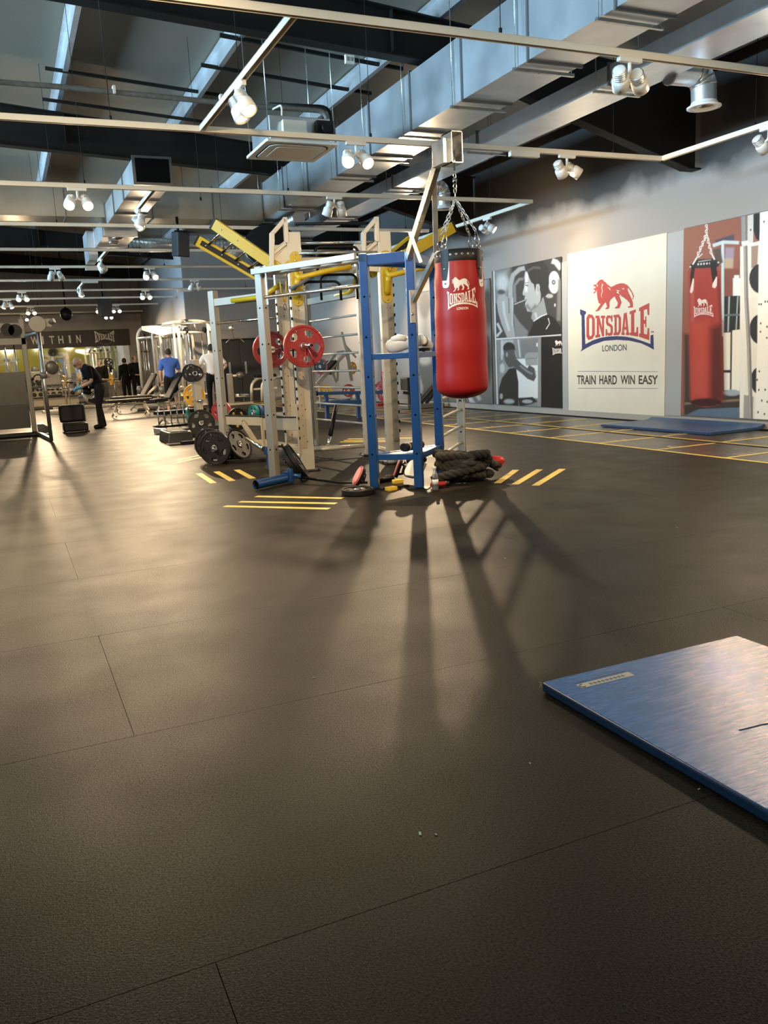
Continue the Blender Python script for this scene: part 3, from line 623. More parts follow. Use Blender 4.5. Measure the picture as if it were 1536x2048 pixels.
rail('cream lighting track bending away beside the wall, third nearest cross track', [(-8.5, 12.0, ZR), (XE, 12.0, ZR), (XE, 26.5, ZR)])
for i in range(3, 11):
    y = YR[i]; x1 = 7.9 if y < 28 else 5.6
    rail('cream lighting track running across the hall, %s from the camera' % ords[i], [(-8.5, y, ZR), (x1, y, ZR)], box={5: [(2.2, y)], 6: [(2.35, y)], 7: [(5.4, y)]}.get(i))
rail('short cream lighting track joining the two nearest cross tracks', [(2.13, 5.97, ZR), (2.13, 8.97, ZR)])
rail('short cream track stub ending in a twin lamp below the left branch duct', [(2.13, 12.03, ZR), (2.13, 13.7, ZR)])
rail('short cream track stub far left, behind the vent box', [(2.18, 18.13, ZR), (2.18, 19.9, ZR)])
rail('short cream track stub farthest left, over the weights area', [(2.25, 24.03, ZR), (2.25, 26.6, ZR)])

def spot(label, x, y, dirs, power=150, cone=62, z=ZR, along='x', glow=True, split=False):
    t = thing('track_spotlight', label, 'spotlight', (x, y, z), 'twin spotlights on the lighting tracks')
    mb = MB(); sz = (.24, .045, .05) if along == 'x' else (.045, .24, .05)
    mb.box((x, y, z - .065), sz); mb.build('adapter', WHITE, t, bevel=.006)
    nk = MB(); c = Vector((x, y, z - .09)); nk.tube([c, c - Vector((0, 0, .10))], .016, 8)
    heads = []
    for k, d in enumerate(dirs):
        d = Vector(d).normalized(); s = -1 if k % 2 == 0 else 1
        side = Vector((s, 0, 0)) if along == 'x' else Vector((0, s, 0))
        hc = c + side * .10 - Vector((0, 0, .14))
        nk.tube(fillet([c - Vector((0, 0, .02)), c - Vector((0, 0, .10)), hc], .04), .015, 8); heads.append((hc, d))
    nk.build('neck', WHITE, t)
    for hc, d in heads:
        X = Matrix.Translation(hc) @ rotmat(d)
        h = MB(); X = X @ Matrix.Scale(1.12, 4); h.lathe([(0, -.10), (.040, -.10), (.046, -.095), (.046, -.02), (.060, -.01), (.064, .0), (.064, .085), (.058, .085), (.050, .04), (.0, .03)], 18, X)
        hd = h.build('lamp_head', WHITE, t)
        f = MB()
        for q in range(4): f.lathe([(.040, -.09 + .018 * q), (.054, -.09 + .018 * q), (.054, -.083 + .018 * q), (.040, -.083 + .018 * q)], 14, X)
        f.build('cooling_fin', GALV, hd)
        e = MB(); e.lathe([(0, .052), (.030, .054), (.054, .068)], 18, X); e.build('lens', LAMPON if glow else LAMPDIM, hd)
    beams = [(h[0], h[1], power * wt) for h, wt in zip(heads, split)] if split else [((heads[0][0] + heads[-1][0]) / 2, sum((h[1] for h in heads), Vector()).normalized(), power)]
    for hc, d, e in beams:
        l = bpy.data.lights.new('spot_beam', 'SPOT'); l.energy = e * SPOT_GAIN; l.color = (1, .74, .455); l.spot_size = math.radians(cone); l.spot_blend = .7; l.shadow_soft_size = .05
        o = bpy.data.objects.new('spot_beam', l); C.objects.link(o)
        o.matrix_world = Matrix.Translation(hc + d * .16) @ (-d).to_track_quat('Z', 'Y').to_matrix().to_4x4(); adopt(o, t)
    return t
TOC = (-.12, -.78, -.62)                       # tilt towards the camera side of the hall
A_ = spot('twin white spotlight on the short joining track, upper left, one head glowing', 2.13, 7.45, [(.25, -.55, -.8), (.2, -.35, -.95)], power=60, along='y', glow=False)
spot('glaring twin spotlight in front of the main duct beside the air conditioner', 3.84, 9.0, [(-.30, -.70, -.62), (.10, -.74, -.66)], power=380, cone=100)
spot('twin white spotlight aimed away at the wall, upper right near the round duct', 5.06, 5.95, [(.6, .62, -.45), (.75, .55, -.36)], power=230, cone=95, glow=False)
spot('twin spotlight with one glaring head on the track before the right wall', 6.68, 9.0, [(.55, .25, -.6), (.72, -.25, -.5)], power=150, cone=130)
spot('glaring spotlight at the right picture edge above the red bag mural', XE, 7.3, [(-.55, -.55, -.62), (.7, .0, -.55)], power=380, along='y', cone=110, split=(.66, .34))
spot('glaring twin spotlight in front of the cross duct, left side', 1.14, 12.0, [(-.25, -.75, -.6), (.12, -.75, -.62)], power=400, cone=100)
spot('twin white spotlight under the left branch duct', 2.13, 13.5, [(-.3, -.2, -.9), (.4, -.45, -.8)], power=90, along='y', glow=False)
spot('twin white spotlight under the main duct behind the glaring lamp, unlit side', 4.73, 12.0, [(-.2, .45, -.85), (.3, .5, -.85)], power=300, cone=95, glow=False)
spot('small twin spotlight on the bent track by the wall, right of the chain', XE, 13.4, [(.5, -.5, -.5), (.8, .3, -.2)], power=250, along='y', cone=130, split=(.5, .5))
spot('glaring spotlight above the cable towers, upper of the two', 3.45, 21.0, [(-.15, -.75, -.62), (.1, -.78, -.6)], power=600, cone=100)
spot('glaring spotlight above the cable towers, lower of the two', 4.23, 26.95, [(-.15, -.75, -.62), (.1, -.78, -.6)], power=600, cone=100)
spot('twin white spotlight hanging at the end of the stub behind the vent box', 2.18, 19.4, [(.55, .55, -.62), (.4, .65, -.65)], power=420, cone=90, along='y', glow=False)
spot('twin white spotlight at left on the sixth track', 1.33, 21.0, [(-.2, .6, -.75), (.4, .6, -.75)], power=380, cone=95, glow=False)
spot('twin white spotlight at the end of the farthest stub', 2.25, 25.8, [(-.2, -.3, -.9), (.5, -.3, -.8)], power=90, along='y', glow=False)
spot('small twin spotlight right of the cable towers behind the rig post', 5.14, 24.0, [(-.3, .55, -.75), (.4, .55, -.75)], power=650, cone=105, glow=False)
spot('glaring spotlight far left above the cable frame, upper one', .73, 26.95, [(-.1, -.75, -.62), (.1, -.78, -.6)], power=600, cone=100)
spot('glaring spotlight far left above the cable frame, middle one', 1.12, 33.0, [(-.1, -.75, -.62), (.1, -.78, -.6)], power=400, cone=100)
spot('glaring spotlight far left above the cable frame, lowest one', .95, 36.9, [(-.1, -.75, -.62), (.1, -.78, -.6)], power=350, cone=100)
spot('glaring spotlight over the black sign near its right end', 4.2, 36.9, [(-.1, -.75, -.62), (.1, -.78, -.6)], power=350, cone=100)
spot('glaring spotlight right of the hanging loudspeaker over the sign', 4.06, 33.0, [(-.1, -.75, -.62), (.1, -.78, -.6)], power=350, cone=100)
spot('glaring spotlight behind the hanging loudspeaker over the sign', 3.5, 33.0, [(-.1, -.75, -.62), (.1, -.78, -.6)], power=200)
spot('small spotlight at far left on the ninth track', .34, 29.8, [(-.3, -.3, -.9), (.3, -.4, -.85)], power=200, glow=False)
# lamp behind the bag chains, then unseen fill lamps added to brighten the hall
spot('twin spotlight at the far end of the bent track, behind the bag chains', XE, 16.4, [(-.42, -.82, -.38), (-.48, -.80, -.36)], power=1000, cone=80, along='y')
FWD = (.05, .84, -.48)                         # tilt away from the camera, down the hall
outs = [(-2.2, 12.0, TOC, 90), (-1.6, 18.1, TOC, 160), (-3.5, 24, TOC, 200), (-5, 15.1, TOC, 90), (-.8, 15.1, TOC, 170),
        (XE, 4.4, (.75, .1, -.5), 150), (XE, 19.5, (.6, -.1, -.6), 300), (XE, 23.5, (.55, .3, -.6), 380),
        (.4, 3.0, FWD, 700), (2.6, 3.0, FWD, 90), (5.0, 3.0, FWD, 130), (-2, 5.95, FWD, 420), (-1.5, 9.0, (.35, .6, -.6), 420), (-1.2, 21, (.3, .7, -.6), 420), (-1.2, 24, (.2, .75, -.6), 420), (-1, 29.8, (.2, .75, -.55), 420)]
for i, (x, y, d, p) in enumerate(outs):
    spot('added fill spotlight outside the picture, aimed over the hall floor or wall', x, y, [d, (d[0] * .9, d[1], d[2])], power=p, cone=95, along='y' if x == XE else 'x')['group'] = 'added fill spotlights outside the picture'
rail('cream lighting track above the camera, outside the picture', [(-8.5, 3.0, ZR), (XE - .3, 3.0, ZR)])

# main rectangular duct: sections with flanges
def duct(label, xa, xb, za, zb, ys, m=GALV, name='air_duct', hang=True, axis='y'):
    t = thing(name, label, 'air duct', ((xa + xb) / 2, ys[0], za))
    def bx(mb, y0, y1, g=0.):
        if axis == 'y': mb.box(((xa + xb) / 2, (y0 + y1) / 2, (za + zb) / 2), (xb - xa + g, y1 - y0, zb - za + g))
        else: mb.box(((y0 + y1) / 2, (xa + xb) / 2, (za + zb) / 2), (y1 - y0, xb - xa + g, zb - za + g))
    for a, b_ in zip(ys, ys[1:]):
        mb = MB(); bx(mb, a + .012, b_ - .012); mb.build('duct_section', m, t)
    for y in ys:
        mb = MB(); bx(mb, y - .012, y + .012, .045); mb.build('flange', mat('flange_dark', (.16, .155, .15), .45, .6), t)
        if hang:
            h = MB()
            for x in (xa - .03, xb + .03):
                p = (x, y + .2) if axis == 'y' else (y + .2, x)
                h.tube([(p[0], p[1], za - .03), (p[0], p[1], zroof(p[0]) - .02)], .005, 5)
            p0, p1 = ((xa - .06, y + .2), (xb + .06, y + .2)) if axis == 'y' else ((y + .2, xa - .06), (y + .2, xb + .06))
            h.beam((*p0, za - .03), (*p1, za - .03), .035, .03); h.build('hanger', STEEL, t)
    return t
duct('large galvanised duct running diagonally overhead with flanged sections', 5.25, 5.90, 4.20, 4.90, [2.2, 3.7, 5.0, 6.35, 7.7, 9.05, 10.4, 11.75, 13.1, 14.5, 15.9, 17.28])
duct('long slim grey duct between the main duct and the right wall', 6.60, 7.15, 4.20, 4.40, [2.4, 5.2, 8.1, 11.0, 13.9, 16.8, 19.7], m=GALV2)
duct('wide galvanised cross duct spanning the hall behind the branch duct', 17.3, 17.95, 4.17, 4.78, [-5.0, -3.4, -1.8, -.2, 1.4, 3.0, 4.2, 5.24], m=mat('galvanised_dull', (.40, .385, .33), .4, .8, var=.16, vs=1.6), axis='x', hang=False)
br = duct('short branch duct with a black square mouth, left of centre', 2.12, 2.66, 4.03, 4.40, [13.45, 14.7, 16.0, 17.29], hang=False)
MB().box((2.39, 13.43, 4.215), (.50, .012, .34)).build('black_grille', GLASSD, br)
vb = thing('vent_box', 'galvanised plenum with round spigot holes behind the cross duct', 'air duct', (2.45, 19.3, 4.0))
MB().box((2.45, 19.2, 4.12), (.62, 2.4, .35)).build('plenum', GALV, vb)
MB().box((2.10, 20.5, 4.02), (.2, .9, .62)).build('end_plate', GALV2, vb)
for y in (18.3, 18.95):
    MB().lathe([(.085, -.03), (.11, -.03), (.11, .0), (.085, .0)], 18, Matrix.Translation((2.42, y, 3.945))).build('spigot', STEEL, vb)
    MB().lathe([(0, 0), (.084, 0)], 18, Matrix.Translation((2.42, y, 3.94))).build('hole', GLASSD, vb)
for y in (18.05, 19.6): MB().box((2.45, y, 4.12), (.68, .05, .40)).build('band', GALV2, vb)
def round_duct(label, pts, r, ring_at, rr_):
    t = thing('round_duct', label, 'air duct', pts[0])
    path = fillet(pts, .34, 8); full = []
    mb = MB(); mb.tube(path, r, 20, caps=False); mb.build('duct_pipe', GALV2, t)
    for i in range(0, len(path), 2):
        d = (path[min(i + 1, len(path) - 1)] - path[max(i - 1, 0)]).normalized()
        X = Matrix.Translation(path[i]) @ rotmat(d); MB().lathe([(r, -.012), (r + .007, -.006), (r + .007, .006), (r, .012)], 20, X).build('seam_ring', STEEL, t)
    X = Matrix.Translation(ring_at)
    MB().lathe([(r, .05), (r + .02, .012), (rr_, 0), (rr_, -.012), (r - .01, -.012), (r - .03, .03)], 28, X).build('diffuser_rim', WHITE, t)
    cn = MB()
    for k in range(3): cn.lathe([(r * (.95 - .28 * k), .01), (r * (.78 - .28 * k), .05)], 24, X)
    cn.build('diffuser_cone', STEEL, t); return t
round_duct('shiny round duct elbow with a cream diffuser mouth, upper right', [(7.16, 7.75, 4.27), (7.62, 7.72, 4.27), (7.62, 7.70, 3.93)], .14, (7.62, 7.70, 3.92), .19)
round_duct('round duct drop with a cream diffuser behind the bag boom', [(7.1, 14.06, 4.30), (7.69, 14.06, 4.30), (7.69, 14.06, 3.92)], .125, (7.69, 14.06, 3.91), .18)
t = thing('spiral_duct', 'ribbed spiral duct running along under the main duct end', 'air duct', (5.7, 18, 4))
mb = MB(); a, b_ = Vector((5.62, 16.2, 4.05)), Vector((5.62, 21.5, 4.05)); mb.tube([a, b_], .13, 18); mb.build('duct_pipe', GALV2, t)
mb = MB(); mb.tube([a + (b_ - a) * (i / 900) + Vector((.133 * math.cos(i * .35), 0, .133 * math.sin(i * .35))) for i in range(900)], .005, 4, caps=False); mb.build('spiral_seam', STEEL, t)
t = thing('spiral_duct', 'spiral duct lying across behind the yellow arms, left of rig', 'air duct', (3, 19, 3.9))
mb = MB(); a, b_ = Vector((2.9, 20.2, 4.05)), Vector((5.4, 20.0, 4.05)); mb.tube([a, b_], .15, 18); mb.build('duct_pipe', GALV2, t)
mb = MB(); mb.tube([a + (b_ - a) * (i / 500) + Vector((0, .153 * math.cos(i * .35), .153 * math.sin(i * .35))) for i in range(500)], .005, 4, caps=False); mb.build('spiral_seam', STEEL, t)

# cassette air conditioner
ac = thing('air_conditioner', 'square cassette air conditioner hanging beneath the roof, left of main duct', 'air conditioner', (3.72, 10.85, 3.96))
def rring(w, d, r, n=5):
    q = []
    for cx, cy, a in ((w / 2 - r, d / 2 - r, 0), (-w / 2 + r, d / 2 - r, 90), (-w / 2 + r, -d / 2 + r, 180), (w / 2 - r, -d / 2 + r, 270)):
        for i in range(n + 1): t_ = math.radians(a + 90 * i / n); q.append((cx + r * math.cos(t_), cy + r * math.sin(t_)))
    return q
X = Matrix.Translation((3.72, 10.85, 3.95)); mb = MB(); mb.prism(rring(.95, .95, .03), .035, X); mb.build('face_panel', WHITE, ac, bevel=.006)
for q, (w0, m_, zz) in enumerate(((.80, GLASSD, 3.948), (.76, WHITE, 3.942), (.54, CREAM, 3.938))):
    mb = MB(); mb.prism(rring(w0, w0, .14 if q < 2 else .04), .012, Matrix.Translation((3.72, 10.85, zz))); mb.build(['louvre_gap', 'louvre_panel', 'intake_grille'][q], m_, ac)
MB().box((3.72, 10.85, 4.135), (.80, .80, .29)).build('casing', GALV, ac, bevel=.01)
mb = MB(); mb.box((4.02, 10.42, 4.15), (.22, .12, .16)); mb.tube([(4.02, 10.36, 4.14), (4.02, 10.30, 4.14)], .06, 12); mb.build('condensate_pump', BLACK, ac)
MB().box((3.62, 10.41, 4.12), (.30, .1, .18)).build('wiring_box', CREAM, ac)
for sx_ in (-1, 1):
    for sy_ in (-1, 1): MB().tube([(3.72 + .43 * sx_, 10.85 + .43 * sy_, 4.02), (3.72 + .43 * sx_, 10.85 + .43 * sy_, zroof(3.72) - .03)], .005, 5).build('hanging_rod', STEEL, ac)
t = thing('pipe_run', 'grey lagged pipe run crossing the roof to the air conditioner', 'pipe', (2, 10.9, 4.6))
mb = MB(); mb.tube(fillet([(-3, 11.2, 4.62), (1.0, 11.1, 4.60), (3.5, 11.0, 4.52), (4.25, 10.9, 4.50), (4.25, 10.85, 4.2)], .12), .032, 10); mb.build('lagged_pipe', mat('pipe_lagging', (.13, .12, .10), .7, var=.25, vs=20, bump=.3, bs=30), t)
mb = MB(); mb.tube(fillet([(3.55, 11.1, 4.58), (4.33, 11.0, 4.57), (4.33, 10.9, 4.2)], .12), .035, 10); mb.build('black_pipe', BLACKR, t)
mb = MB(); mb.tube(fillet([(3.55, 11.0, 4.5), (3.55, 10.6, 4.45), (3.5, 10.5, 4.2)], .1), .012, 8); mb.build('cable_conduit', CREAM, t)
for x in (.2, 1.6, 2.9): MB().box((x, 11.07, 4.6), (.03, .09, .09)).build('clip', WHITE, t)
s_ = thing('ceiling_socket', 'small white double socket on the dark rafter near the main duct', 'socket', (4.35, 10.1, 5.05))
p_ = PY(699, 119, 10.08); MB().box((p_.x, 10.08, p_.z), (.12, .04, .10)).build('face_plate', WHITE, s_, bevel=.005)
for k in (-1, 1): MB().box((p_.x + .028 * k, 10.057, p_.z), (.03, .008, .045)).build('outlet', STEEL, s_)

# loudspeakers on drop poles
def speaker(label, x, y, z, w_, h, pole):
    t = thing('loudspeaker', label, 'loudspeaker', (x, y, z))
    X = Matrix.Translation((x, y, z)) @ Matrix.Rotation(.5, 4, 'Z') @ Matrix.Rotation(.12, 4, 'X')
    c = MB(); c.prism([(-w_ / 2, -w_ * .35), (w_ / 2, -w_ * .35), (w_ * .38, w_ * .4), (-w_ * .38, w_ * .4)], h, X); c.build('cabinet', BLACK, t, bevel=.012)
    g = MB(); g.prism([(-w_ * .45, -w_ * .39), (w_ * .45, -w_ * .39), (w_ * .45, -w_ * .35), (-w_ * .45, -w_ * .35)], h * .94, X @ Matrix.Translation((0, 0, h * .03))); g.build('grille', mat('speaker_grille', (.06, .058, .055), .6, bump=.5, bs=200), t)
    MB().tube([(x, y, z + h * .9), (x, y, pole)], .028, 8).build('drop_pole', BLACK, t)
    MB().box((x, y, z + h + .02), (.14, .1, .03)).build('bracket', BLACK, t)
speaker('black loudspeaker on a drop pole under the cross duct, left of yellow arms', 3.42, 17.1, 3.42, .30, .46, 4.17)
speaker('black loudspeaker hanging far back above the right end of the sign', 3.35, 30.5, 3.10, .42, .62, 5.9)
t = thing('ceiling_projector', 'small dark dome camera hanging over the far mirror', 'camera', (2.35, 33.9, 3.4))
MB().ell((2.35, 33.9, 3.42), (.22, .22, .24)).build('dome', BLACK, t); MB().tube([(2.35, 33.9, 3.6), (2.35, 33.9, 5.95)], .03, 8).build('drop_pole', BLACK, t)

# ================================================================== FLOOR MARKINGS, MATS
def stripe(label, quads, group):
    t = thing('floor_marking', label, 'floor marking', (quads[0][0][0], quads[0][0][1], 0))
    for (a, b_) , w_ in quads_w(quads): 
        a, b_ = Vector((*a, 0)), Vector((*b_, 0)); d = (b_ - a).normalized(); s = Vector((-d.y, d.x, 0))
        mb = MB(); q = [a - s * w_ / 2, b_ - s * w_ / 2, b_ + s * w_ / 2, a + s * w_ / 2]; mb.add([p + Vector((0, 0, .0005)) for p in q] + [p + Vector((0, 0, .0018)) for p in q], [(4, 5, 6, 7), (0, 1, 5, 4), (1, 2, 6, 5), (2, 3, 7, 6), (3, 0, 4, 7)])
        mb.build('tape_stripe', TAPE, t)
def quads_w(qs): return [((a, b_), .075) for a, b_ in qs]
stripe('three long diagonal yellow tape stripes before the blue landmine', [((1.72, 7.58), (2.47, 6.81)), ((1.90, 7.73), (2.62, 7.02)), ((2.12, 7.93), (2.77, 7.25))], '')
stripe('three short yellow tape stripes beside the black weight plates', [((2.02, 10.17), (1.98, 9.18)), ((2.24, 10.17), (2.20, 9.20)), ((2.49, 10.14), (2.44, 9.22))], '')
stripe('three diagonal yellow tape stripes right of the rope heap', [((5.01, 7.71), (4.36, 7.05)), ((5.22, 7.56), (4.44, 6.86)), ((5.42, 7.42), (4.55, 6.67))], '')
stripe('three yellow tape stripes behind the rig, seen under the rungs', [((4.99, 12.66), (5.79, 11.92)), ((4.85, 12.48), (5.52, 11.80)), ((4.72, 12.3), (5.36, 11.66))], '')
stripe('yellow tape stripes behind the short white post', [((5.35, 9.95), (5.29, 9.0)), ((4.90, 9.55), (5.08, 9.05))], '')
stripe('two pale tape stripes left of the weight plates, washed by glare', [((2.55, 12.3), (2.05, 11.85)), ((2.50, 12.02), (1.93, 11.45))], '')

t = thing('exercise_mat', 'large blue ribbed exercise mat in the right foreground', 'mat', (2.3, 1.5, 0))
MB().box((2.245, 1.475, .0215), (1.01, 2.10, .035)).build('mat_body', MATSIDE, t, bevel=.006)
MB().box((2.245, 1.475, .0405), (1.00, 2.09, .004)).build('mat_cover', MATB, t, bevel=.0015)
for sx_ in (-1,): 
    mb = MB(); mb.tube([(1.745, 2.52, .037), (1.745, .43, .037)], .0035, 6); mb.build('edge_piping', MATSIDE, t)
lb = MB(); lb.box((1.955, 2.415, .0428), (.25, .038, .0008)); lab = lb.build('label_patch', mat('label_cream', (.66, .60, .46), .5), t)
lm = MB()
for k in range(9): lm.box((1.885 + .019 * k, 2.414, .0435), (.012, .014, .0006), .25)
lm.tube([(1.845 + .012 * math.cos(a), 2.414 + .012 * math.sin(a), .0437) for a in [q * .5 for q in range(2, 12)]], .002, 4); lm.build('faded_print', mat('label_ink', (.09, .14, .26), .5), lab)
ln = MB(); ln.box((1.955, 2.452, .0428), (.25, .006, .0008)); ln.build('label_line', MATS['label_ink'], t)
cr = MB(); cr.tube([(2.05 + .09 * i, 1.86 - .015 * i + .012 * math.sin(i * .9), .0408) for i in range(9)], .004, 5); cr.tube([(2.2 + .06 * i, 1.5 + .01 * i, .0408) for i in range(7)], .003, 5); cr.build('crease', MATSIDE, t)
sc = MB()
for x, y in ((2.12, 2.05), (2.17, 2.03)): sc.box((x, y, .0428), (.03, .008, .0006), .6)
sc.build('scuff', mat('scuff_pale', (.5, .58, .66), .5), t)
fy = MB(); rr = random.Random(2)
for k in range(9): fy.tube([(1.742, 2.522, .02 + .002 * k), (1.742 - rr.uniform(.004, .012), 2.522 + rr.uniform(-.004, .01), .02 + .003 * k)], .0012, 4)
fy.build('frayed_corner', mat('foam_pale', (.5, .42, .32), .8), t)
t = thing('exercise_mat', 'navy blue exercise mat lying by the right wall below the posters', 'mat', (9.3, 9.8, 0))
X = Matrix.Translation((9.32, 9.80, .004)) @ Matrix.Rotation(.03, 4, 'Z'); mb = MB()
prof = [(-.54, 0), (.42, 0), (.50, .02), (.545, .06), (.52, .085), (.44, .055), (.38, .045), (-.54, .045)]
mb.prism(prof, 2.25, X @ Matrix.Rotation(PI / 2, 4, 'X') @ Matrix.Translation((0, 0, -1.12))); mb.build('mat_body', MATB2, t, bevel=.006)
MB().box((8.775, 9.80, .027), (.012, 2.24, .03), .03).build('edge_piping', MATSIDE, t)
for (px, py, s_, lab) in ((840, 1668, .016, 'pale green scrap of litter alone in the middle foreground floor'), (872, 1670, .008, 'tiny white scrap just right of the pale green scrap'), (628, 1356, .011, 'tiny white dash of litter on the floor left of the mat'), (1060, 1527, .006, 'tiny pale speck on the floor below the mat corner'),
                          (1398, 1579, .008, 'left of two pale scraps by the long front edge of mat'), (1425, 1580, .007, 'right of two pale scraps by the long front edge of mat'), (1354, 1055, .012, 'tiny pale speck far right on the floor beyond the mat'), (1010, 1117, .012, 'tiny pale speck on the floor among the rig shadows')):
    p = G(px, py); tag(MB().box((p.x, p.y, .0015), (s_, s_ * .4, .002), px).build('paper_scrap', mat('scrap_green', (.3, .6, .5), .6) if px == 840 else mat('scrap_pale', (.6, .62, .58), .6)), lab, 'litter', 'litter scraps on the floor')

# ================================================================== WEIGHT PLATES
def plate_mesh(R, t, holes=5, rim=.86, hole=(.50, .76), span=.30, phase=0., hub=.027, N=100):
    """grip weight plate, axis +Z, centred; grip openings cut right through"""
    rad = [hub, hub + .02, R * .25, R * .36]
    k = 9
    for i in range(k + 1): rad.append(R * (hole[0] + (hole[1] - hole[0]) * i / k))
    rad += [R * rim, R * (rim + .03), R * .985, R]
    def half(i):
        r = rad[i] / R
        if r < .24: return t * .5
        if r < .8 * rim: return t * .30
        if r < rim + .001: return t * .32
        return t * .5 if r < .99 else t * .36
    nr = len(rad); inh = np.zeros((nr - 1, N), bool)
    for i in range(nr - 1):
        rm = (rad[i] + rad[i + 1]) / 2 / R; u = (rm - (hole[0] + hole[1]) / 2) / ((hole[1] - hole[0]) / 2)
        if abs(u) < 1:
            w_ = span * math.sqrt(max(0, 1 - abs(u) ** 2.6)) * (1 + .18 * u)
            for j in range(N):
                a = (2 * PI * (j + .5) / N - phase) % (2 * PI / holes) - PI / holes
                if abs(a) < w_: inh[i, j] = True
    mb = MB(); vs = []
    for sgn in (1, -1):
        for i in range(nr):
            for j in range(N):
                a = 2 * PI * j / N; vs.append((rad[i] * math.cos(a), rad[i] * math.sin(a), sgn * half(i)))
    V = lambda s, i, j: s * nr * N + i * N + j % N
    fs = []
    for i in range(nr - 1):
        for j in range(N):
            if inh[i, j]: continue
            fs.append((V(0, i, j), V(0, i + 1, j), V(0, i + 1, j + 1), V(0, i, j + 1))); fs.append((V(1, i, j + 1), V(1, i + 1, j + 1), V(1, i + 1, j), V(1, i, j)))
            for (di, dj, a, b_) in ((-1, 0, (i, j), (i, j + 1)), (1, 0, (i + 1, j + 1), (i + 1, j)), (0, -1, (i + 1, j), (i, j)), (0, 1, (i, j + 1), (i + 1, j + 1))):
                ii, jj = i + di, (j + dj) % N
                if ii < 0 or ii >= nr - 1 or inh[ii, jj]: fs.append((V(0, *a), V(0, *b_), V(1, *b_), V(1, *a)))
    mb.add(vs, fs, False); return mb
_plates = {}
def plate(label, loc, axis, R=.225, t=.05, m=BLACKR, holes=5, group=None, about=0., insert=None, face=None, hub=STEEL, name='weight_plate', span=.30, hole=(.50, .76)):
    key = (R, t, holes, m.name, span, insert.name if insert else '', face.name if face else '')
    o = thing(name, label, 'weight plate', loc, group); o.rotation_euler = rotmat(axis, about).to_euler()
    if key not in _plates:
        pm = plate_mesh(R, t, holes, span=span, hole=hole).mesh('plate_disc', m)
        if face:
            pm.materials.append(face)
            for p in pm.polygons:
                if p.normal.z > .7 and p.center.xy.length < R * .9: p.material_index = 1
        h = MB(); h.lathe([(.026, -t * .52), (.040, -t * .52), (.042, 0), (.040, t * .52), (.026, t * .52), (.026, -t * .52)], 20)
        _plates[key] = (pm, h.mesh('steel_hub', hub))
    for nm, me in zip(('plate_disc', 'steel_hub'), _plates[key]):
        c = bpy.data.objects.new(nm, me); C.objects.link(c); c.parent = o
    if insert:
        for k in range(holes):
            a = 2 * PI * (k + .5) / holes; mi_ = MB(); mi_.ell((R * .63 * math.cos(a), R * .63 * math.sin(a), 0), (R * .13, R * .17, t * .34), xf=Matrix.Identity(4))
            c = mi_.build('grip_insert', insert); c.parent = o
    mk = MB(); mk.box((0, R * .93, t * .505), (R * .05, R * .08, .003)) if False else mk.box((R * .03, R * .80, t * .34), (R * .035, R * .16, .004))
    c = mk.build('raised_mark', STEEL); c.parent = o
    return o

# ================================================================== TRAINING RIG
rig = thing('training_rig', 'tall silver, yellow and blue training rig in the middle of the floor', 'training rig', (3.75, 9.4, 0))
P2, P4, P3, P1 = (3.18, 9.42), (4.24, 9.26), (4.38, 10.30), (3.33, 10.46)          # core posts
PL, PF = (2.60, 8.86), (2.74, 11.72)                                              # wing posts on the left
BL, BM, BR, P5 = (3.25, 7.57), (3.60, 7.28), (4.14, 7.84), (5.02, 8.92)          # blue boxing station, ladder end post
PRr = (4.20, 11.95)                                                              # rear ladder post
ang = lambda a, b_: math.atan2(b_[1] - a[1], b_[0] - a[0])
def V3(p, z): return Vector((p[0], p[1], z))
def holes_on(post, p, w_, d_, rz, h, m=GLASSD, z0=.35, dz=.38, r=.011):
    mb = MB()
    for q in range(int((h - z0) / dz)):
        z = z0 + q * dz
        for a, off in ((rz, w_ / 2), (rz + PI, w_ / 2), (rz - PI / 2, d_ / 2)):
            dn = Vector((math.cos(a), math.sin(a), 0)); X = Matrix.Translation(V3(p, z) + dn * (off + .001)) @ rotmat(dn); mb.lathe([(0, 0), (r, 0)], 8, X)
    mb.build('bolt_hole', m, post)
def post(p, h, w_, d_, rz, m, base=None, name='post', bolts=True):
    mb = MB(); mb.box((p[0], p[1], h / 2 + .006), (w_, d_, h - .012), rz); o = mb.build(name, m, rig, bevel=.008)
    if base:
        bp = MB(); bp.box((p[0], p[1], .006), (base, base, .012), rz)
        for a in range(4):
            q = V3(p, .017) + Vector((math.cos(rz + PI / 4 + a * PI / 2), math.sin(rz + PI / 4 + a * PI / 2), 0)) * base * .6; bp.lathe([(0, .008), (.014, .008), (.014, -.008)], 6, Matrix.Translation(q))
        bp.build('foot_plate', BLACK, o)
    if bolts: holes_on(o, p, w_, d_, rz, h)
    return o
rc = ang(P2, P4)
for p, hh in ((P2, 2.74), (P4, 2.74), (P3, 2.74), (P1, 2.74)):
    o = post(p, hh, .16, .10, rc, SILV2, .26)
    # number strip and jutting slotted rail on the outer face
    sgn = -1 if p in (P2, P1) else 1
    n = Vector((math.cos(rc), math.sin(rc), 0)); f = Vector((math.sin(rc), -math.cos(rc), 0))
    st = MB(); st.box(V3(p, 1.25) + f * .054 + n * (-.035 if p in (P2, P1) else .03), (.07, .01, 1.95), rc); st.build('number_strip', BEIGE, o, bevel=.003)
    nm = MB()
    for q in range(15): nm.box(V3(p, .42 + q * .12) + f * .0605 + n * (-.035 if p in (P2, P1) else .03), (.014, .002, .02), rc)
    nm.build('height_number', mat('number_grey', (.28, .23, .17), .6), o)
    for q in range(16): MB().box(V3(p, .40 + q * .115) + f * .04 + n * sgn * .083, (.012, .04, .034), rc).build('hook_slot', GLASSD, o)
